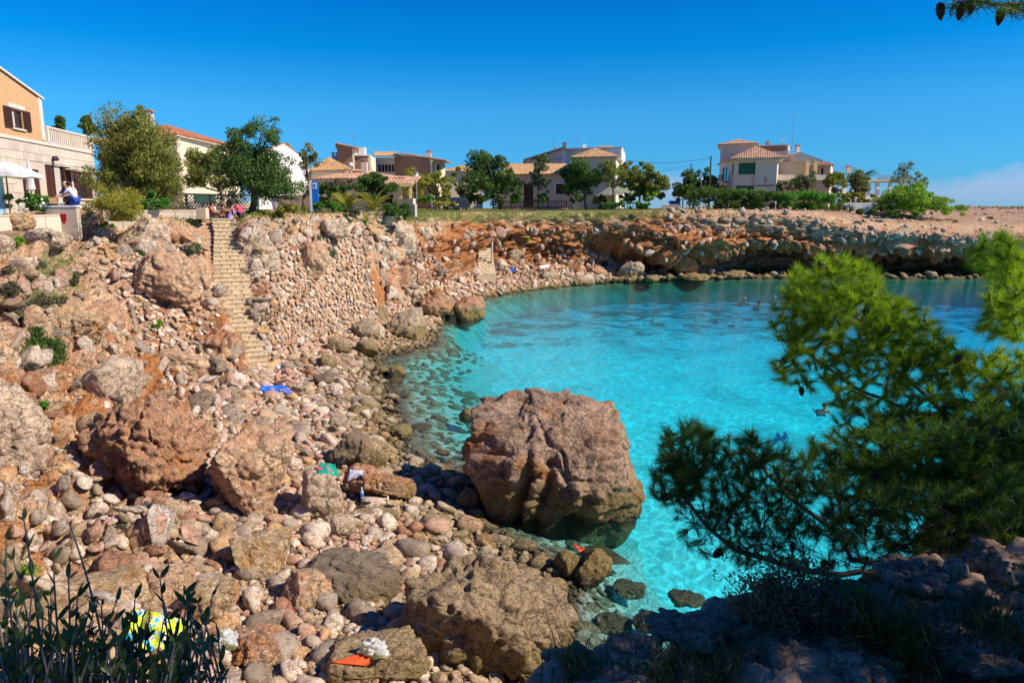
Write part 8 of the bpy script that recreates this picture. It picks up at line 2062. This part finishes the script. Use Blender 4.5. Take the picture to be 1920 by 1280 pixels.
# ============================================================ pine boughs
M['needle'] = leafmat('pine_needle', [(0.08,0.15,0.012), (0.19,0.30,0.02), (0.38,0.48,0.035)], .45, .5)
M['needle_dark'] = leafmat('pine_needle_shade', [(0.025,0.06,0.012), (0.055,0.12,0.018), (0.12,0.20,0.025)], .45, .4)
M['pbark'] = plain('pine_bark', (0.16, 0.13, 0.115), .95, .3, 14, .8, bs=40)
def pine_bough(root, limbs, regions, ntips, seed, needle_mat, nneed=46, nl=.075, pneed=lambda px, py: 1.0, rtw=.0022, gravity=.0, wd=.0011):
    rg = np.random.RandomState(seed); O = Vector(root.location)
    nodes = []; par = []
    for lb in limbs:
        prev = None
        if lb[0] == 'at': prev = lb[1]; lb = lb[2:]; start = True
        P_ = [W(px, py, d=dd) for px, py, dd in lb]
        if prev is not None: prev = min(range(len(nodes)), key=lambda i: (nodes[i] - P_[0]).length)
        for i in range(len(P_) - 1):
            k = max(2, int((P_[i+1] - P_[i]).length / .07))
            for j in range(k):
                q = P_[i].lerp(P_[i+1], j / k) + Vector(tuple(rg.normal(size=3) * .006)); nodes.append(q); par.append(prev if prev is not None else -1); prev = len(nodes) - 1
        nodes.append(P_[-1]); par.append(prev)
    nlimb = len(nodes); NP = [np.array(n) for n in nodes]
    ws = np.array([r_[2] * r_[3] * (r_[6] if len(r_) > 6 else 1) for r_ in regions], float); ws /= ws.sum(); T = []
    for _ in range(ntips):
        r_ = regions[rg.choice(len(regions), p=ws)]; a_ = rg.uniform(0, 6.283); q = math.sqrt(rg.rand())
        px, py = r_[0] + r_[2] * q * math.cos(a_), r_[1] + r_[3] * q * math.sin(a_); T.append((W(px, py, d=r_[4] + rg.uniform(-1, 1) * r_[5]), px, py))
    arr = np.array(NP); 
    T.sort(key=lambda t_: np.min(np.linalg.norm(arr - np.array(t_[0]), axis=1)))
    tips = []; buf = np.zeros((len(nodes) + ntips * 14, 3)); buf[:len(nodes)] = arr; cnt = len(nodes)
    for tp, px, py in T:
        tv = np.array(tp); dd = np.linalg.norm(buf[:cnt] - tv, axis=1); j = int(np.argmin(dd)); L_ = dd[j]
        if L_ < .03: continue
        k = max(1, int(L_ / .06)); prev = j; st = buf[j].copy(); bend = rg.normal(size=3) * L_ * .10 + np.array([0, 0, -gravity * L_])
        for i in range(1, k + 1):
            f = i / k; q = st * (1 - f) + tv * f + bend * math.sin(math.pi * f); buf[cnt] = q; nodes.append(Vector(q)); par.append(prev); prev = cnt; cnt += 1
            if cnt >= len(buf) - 2: break
        tips.append((prev, px, py))
        if cnt >= len(buf) - 40: break
    n = len(nodes); load = np.ones(n) * .12; ch = [[] for _ in range(n)]
    for i in range(n - 1, -1, -1):
        if par[i] >= 0: load[par[i]] += load[i]; ch[par[i]].append(i)
    rad = np.clip(rtw * np.power(load, .42), .0016, .05)
    limb_m, twig_m = MB(), MB(); seen = [False] * n
    order = [i for i in range(n) if par[i] < 0 or ch[par[i]][0] != i or True]
    def chain(i, start):
        pts = ([nodes[start] - O] if start >= 0 else []) + [nodes[i] - O]; rs = ([min(rad[start], rad[i] * 1.3)] if start >= 0 else []) + [rad[i]]; seen[i] = True
        while True:
            nx = [c for c in ch[i] if not seen[c]]
            if not nx: break
            m_ = max(nx, key=lambda c: load[c]); seen[m_] = True; pts.append(nodes[m_] - O); rs.append(rad[m_]); i = m_
        if len(pts) > 1: (limb_m if rs[0] > .007 else twig_m).tube(pts, rs, 7 if rs[0] > .012 else (4 if rs[0] > .004 else 3), False)
    for i in range(n):
        if not seen[i]: chain(i, par[i])
    limb_m.build('branch', M['pbark'], root, True); twig_m.build('twigs', M['pbark'], root)
    # needles
    Vs = []
    for (ti, px, py) in tips:
        pr = pneed(px, py)
        if rg.rand() > pr: continue
        b = np.array(nodes[ti]); a_ = np.array(nodes[par[ti]]); ax = b - a_; ax /= max(1e-6, np.linalg.norm(ax)); ax = ax + np.array([0, 0, .35]); ax /= np.linalg.norm(ax)
        for rep, (len_, m_) in enumerate(((.0, 1.0), (-.035, .7))):
            k = int(nneed * m_ * rg.uniform(.7, 1.2)); g = rg.normal(size=(k, 3)); g -= (g @ ax)[:, None] * ax; g /= np.linalg.norm(g, axis=1, keepdims=True)
            sp_ = rg.uniform(.12, .85, (k, 1)); dv = ax * np.sqrt(1 - sp_ ** 2 * .8) + g * sp_; dv /= np.linalg.norm(dv, axis=1, keepdims=True)
            base = b + ax * (len_ + rg.uniform(-.035, .012, (k, 1))); L_ = nl * rg.uniform(.7, 1.15, (k, 1)); tip = base + dv * L_ + np.array([0, 0, -.004])
            sd_ = np.cross(dv, rg.normal(size=(k, 3))); sd_ /= np.linalg.norm(sd_, axis=1, keepdims=True); sd_ *= wd
            Vs.append(np.stack([base - sd_ * 1.25, base + sd_ * 1.25, tip], 1).reshape(-1, 3))
    V = np.concatenate(Vs) - np.array(O); k = len(V) // 3; F = np.arange(k * 3).reshape(-1, 3)
    obj('needles', mesh_np('needles', V, F, needle_mat), root, kind='stuff'); print('needles', k, 'tips', len(tips))
    return nodes, tips
def cone_mesh():
    mb = MB(); mb.lathe((0, 0, 0), [(.004, 0), (.018, -.01), (.024, -.03), (.019, -.055), (.008, -.075), (.002, -.082)], 10)
    for i in range(60):
        f = i / 60; a_ = i * 2.399; z_ = -.006 - f * .07; r = .024 * math.sin(math.pi * min(1, f * .75 + .22)) + .002; c, s = math.cos(a_), math.sin(a_)
        mb.add([(c * r * .8 - s * .006, s * r * .8 + c * .006, z_ + .004), (c * r * .8 + s * .006, s * r * .8 - c * .006, z_ + .004), (c * (r + .006), s * (r + .006), z_ - .006)], [(0, 1, 2)])
    return mb.mesh('pine_cone', plain('cone', (.07, .045, .03), .8, .2, 40, .4))
CONE = cone_mesh()
pr = empty('pine_tree', (3.6, 3.3, 6.3), label='low spreading pine at the right whose lit boughs overhang the cove', cat='tree')
tk = MB(); tk.tube([Vector((0, 0, -.5)), Vector((-.1, .1, .2)), W(2150, 1075, d=3.6) - pr.location], [.12, .10, .07], 9).tube([Vector((-.1, .1, .1)), Vector((-.1, .4, .6)), W(2150, 940, d=4.1) - pr.location], [.09, .07, .05], 9).tube([Vector((-.1, .4, .6)), W(2150, 830, d=4.2) - pr.location], [.06, .04], 8)
tk.build('trunk', M['pbark'], pr, True)
limbs = [[(2150, 1075, 3.6), (1920, 1058, 3.5), (1700, 1074, 3.4), (1520, 1070, 3.4), (1400, 1040, 3.5), (1325, 990, 3.6), (1275, 925, 3.75)],
         ['at', 0, (1700, 1074, 3.4), (1600, 1045, 3.45), (1578, 1005, 3.5), (1530, 968, 3.6), (1480, 930, 3.7), (1425, 870, 3.8), (1400, 835, 3.9)],
         ['at', 0, (1920, 1058, 3.5), (1880, 1020, 3.6), (1800, 1015, 3.75), (1740, 975, 3.9), (1665, 900, 4.0), (1620, 845, 4.1), (1590, 815, 4.1)],
         [(2150, 940, 4.1), (1980, 870, 4.3), (1860, 825, 4.45), (1760, 765, 4.55), (1685, 700, 4.6), (1630, 630, 4.7), (1580, 560, 4.75), (1555, 505, 4.8)],
         ['at', 0, (1860, 825, 4.45), (1720, 775, 4.5), (1600, 725, 4.6), (1510, 660, 4.7), (1480, 600, 4.75)],
         ['at', 0, (1760, 765, 4.55), (1740, 690, 4.6), (1745, 610, 4.65)], ['at', 0, (1980, 870, 4.3), (1920, 780, 4.2), (1840, 700, 4.3)],
         [(2150, 830, 4.2), (2000, 700, 4.2), (1925, 600, 4.2), (1880, 525, 4.2), (1855, 470, 4.25)]]
regs_up = [(1565, 530, 85, 48, 4.75, .3, 1.5), (1495, 595, 48, 62, 4.7, .3, 1.4), (1610, 600, 100, 62, 4.65, .35, 1.4), (1690, 620, 70, 50, 4.6, .3), (1530, 690, 90, 40, 4.6, .3, .9), (1640, 700, 110, 50, 4.6, .35, 1.2), (1740, 690, 80, 60, 4.55, .3, 1.1), (1820, 720, 80, 60, 4.4, .3, 1.1), (1890, 720, 50, 70, 4.3, .3), (1660, 765, 110, 28, 4.5, .3, .6)]
regs_r = [(1868, 480, 46, 40, 4.2, .25, 1.3), (1895, 560, 45, 60, 4.2, .25, 1.3), (1880, 610, 50, 30, 4.2, .2)]
regs_lo = [(1290, 840, 55, 50, 3.8, .2, 1.5), (1265, 900, 48, 50, 3.75, .2, 1.4), (1390, 850, 62, 40, 3.85, .2, 1.2), (1345, 920, 80, 55, 3.7, .2, 1.2), (1460, 890, 60, 55, 3.75, .2, 1.1), (1400, 995, 130, 55, 3.6, .2, 1.3), (1330, 960, 70, 40, 3.65, .15, .9), (1600, 850, 90, 50, 4.0, .2, .9), (1700, 850, 120, 60, 4.0, .3, .9), (1850, 850, 80, 90, 3.9, .3, 1.2), (1560, 955, 120, 60, 3.7, .25, .9), (1730, 970, 190, 65, 3.7, .3, 1.3), (1500, 1030, 150, 45, 3.5, .2, 1.3), (1750, 1050, 190, 26, 3.5, .2, .8), (1890, 960, 60, 80, 3.6, .3, 1.1)]
nu, tu = pine_bough(pr, [limbs[3], limbs[4], limbs[5], limbs[6], limbs[7]], regs_up + regs_r, 1500, 801, M['needle'], 66, .080, lambda x, y: 1.0 if y < 690 else .62, wd=.00095)
regs_mid = [(1760, 800, 130, 55, 4.4, .3, 1.2), (1880, 830, 60, 90, 4.2, .3, 1.2), (1650, 790, 90, 30, 4.4, .2, .6), (1860, 930, 90, 90, 4.0, .3, 1.3), (1760, 900, 130, 60, 4.1, .3, 1.2), (1600, 900, 80, 45, 4.0, .2, .7), (1800, 1010, 140, 40, 3.8, .3, 1.1), (1680, 990, 110, 50, 3.7, .2, .8)]
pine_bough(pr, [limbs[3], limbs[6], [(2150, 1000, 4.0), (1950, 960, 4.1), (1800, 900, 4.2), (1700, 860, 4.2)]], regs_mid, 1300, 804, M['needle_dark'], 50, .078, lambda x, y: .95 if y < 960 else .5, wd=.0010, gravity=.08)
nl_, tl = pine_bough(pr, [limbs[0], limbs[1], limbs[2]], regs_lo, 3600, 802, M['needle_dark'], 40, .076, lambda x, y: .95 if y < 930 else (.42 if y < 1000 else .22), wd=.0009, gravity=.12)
rg = np.random.RandomState(9)
# unseen crown mass towards the sun, added to shade the lower boughs
rgc = np.random.RandomState(77); Cc = [np.array([5.3, 3.9, 7.7]) + g_ / np.linalg.norm(g_) * rgc.uniform(.3, 1) * np.array([1.35, 1.25, 1.5]) - np.array(pr.location) for g_ in rgc.normal(size=(90, 3))]
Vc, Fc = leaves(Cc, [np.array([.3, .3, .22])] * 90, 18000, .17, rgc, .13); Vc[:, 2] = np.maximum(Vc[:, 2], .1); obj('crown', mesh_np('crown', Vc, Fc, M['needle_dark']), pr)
for i in range(46):
    if i < 34: ti = tl[rg.randint(len(tl))][0]; p_ = nl_[ti]
    else: ti = tu[rg.randint(len(tu))][0]; p_ = nu[ti]
    o = obj('pine_cone', CONE, pr); o.location = p_ - pr.location; s = rg.uniform(.6, .95); o.scale = (s, s, s); o.rotation_euler = (rg.uniform(-.6, .6), rg.uniform(-.6, .6), rg.uniform(0, 6))
# the taller pine beside the camera: its unseen crown is widened to shade the ledge, one twig hangs into the top right corner
p2 = empty('pine_tree', (7.0, -.4, 6.4), label='tall dark pine whose cone-bearing twig hangs into the top right corner', cat='tree')
tb = MB(); tb.tube([(0, 0, -.4), (-.2, .2, 2.0), (-.6, .6, 4.4)], [.26, .20, .12], 10); rg = np.random.RandomState(21); C, S = [], []
for i in range(300):
    g = rg.normal(size=3); g /= np.linalg.norm(g); g *= rg.uniform(.3, 1)
    c = np.array([5.6, .9, 10.4]) + g * np.array([2.5, 2.5, 2.0]) if i < 120 else np.array([2.2, -1.6, 11.0]) + g * np.array([5.2, 3.6, 1.1])
    c = c - np.array(p2.location)
    if i < 120 and (c[0] + 7.0) < 2.2: continue
    C.append(c); S.append(np.array([.42, .42, .28]) * (1 if i < 120 else 1.25))
    if i % 4 == 0: tb.tube([(-.5, .5, 4.0), tuple(np.array([-.5, .5, 4.2]) * .4 + c * .6 + rg.normal(size=3) * .15), tuple(c)], [.05, .03, .01], 5)
tb.build('trunk', M['pbark'], p2)
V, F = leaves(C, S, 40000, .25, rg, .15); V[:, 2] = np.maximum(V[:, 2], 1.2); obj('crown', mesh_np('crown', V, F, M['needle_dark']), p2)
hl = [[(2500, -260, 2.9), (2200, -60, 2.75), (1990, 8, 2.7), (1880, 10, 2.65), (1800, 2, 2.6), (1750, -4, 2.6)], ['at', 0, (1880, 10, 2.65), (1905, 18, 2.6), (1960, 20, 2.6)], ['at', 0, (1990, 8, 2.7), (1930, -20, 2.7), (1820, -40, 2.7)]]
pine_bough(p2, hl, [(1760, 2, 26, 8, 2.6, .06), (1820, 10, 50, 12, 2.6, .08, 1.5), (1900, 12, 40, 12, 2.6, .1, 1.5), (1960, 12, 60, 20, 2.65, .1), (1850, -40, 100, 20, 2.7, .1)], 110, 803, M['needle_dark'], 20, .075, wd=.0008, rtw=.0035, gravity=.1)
for px, py, rx in ((1763, 4, .25), (1806, 4, -.15), (1880, 14, -.45), (1822, -6, .0)):
    o = obj('pine_cone', CONE, p2); o.location = W(px, py, d=2.62) - p2.location; o.scale = (.62, .62, .72); o.rotation_euler = (0, rx, px)
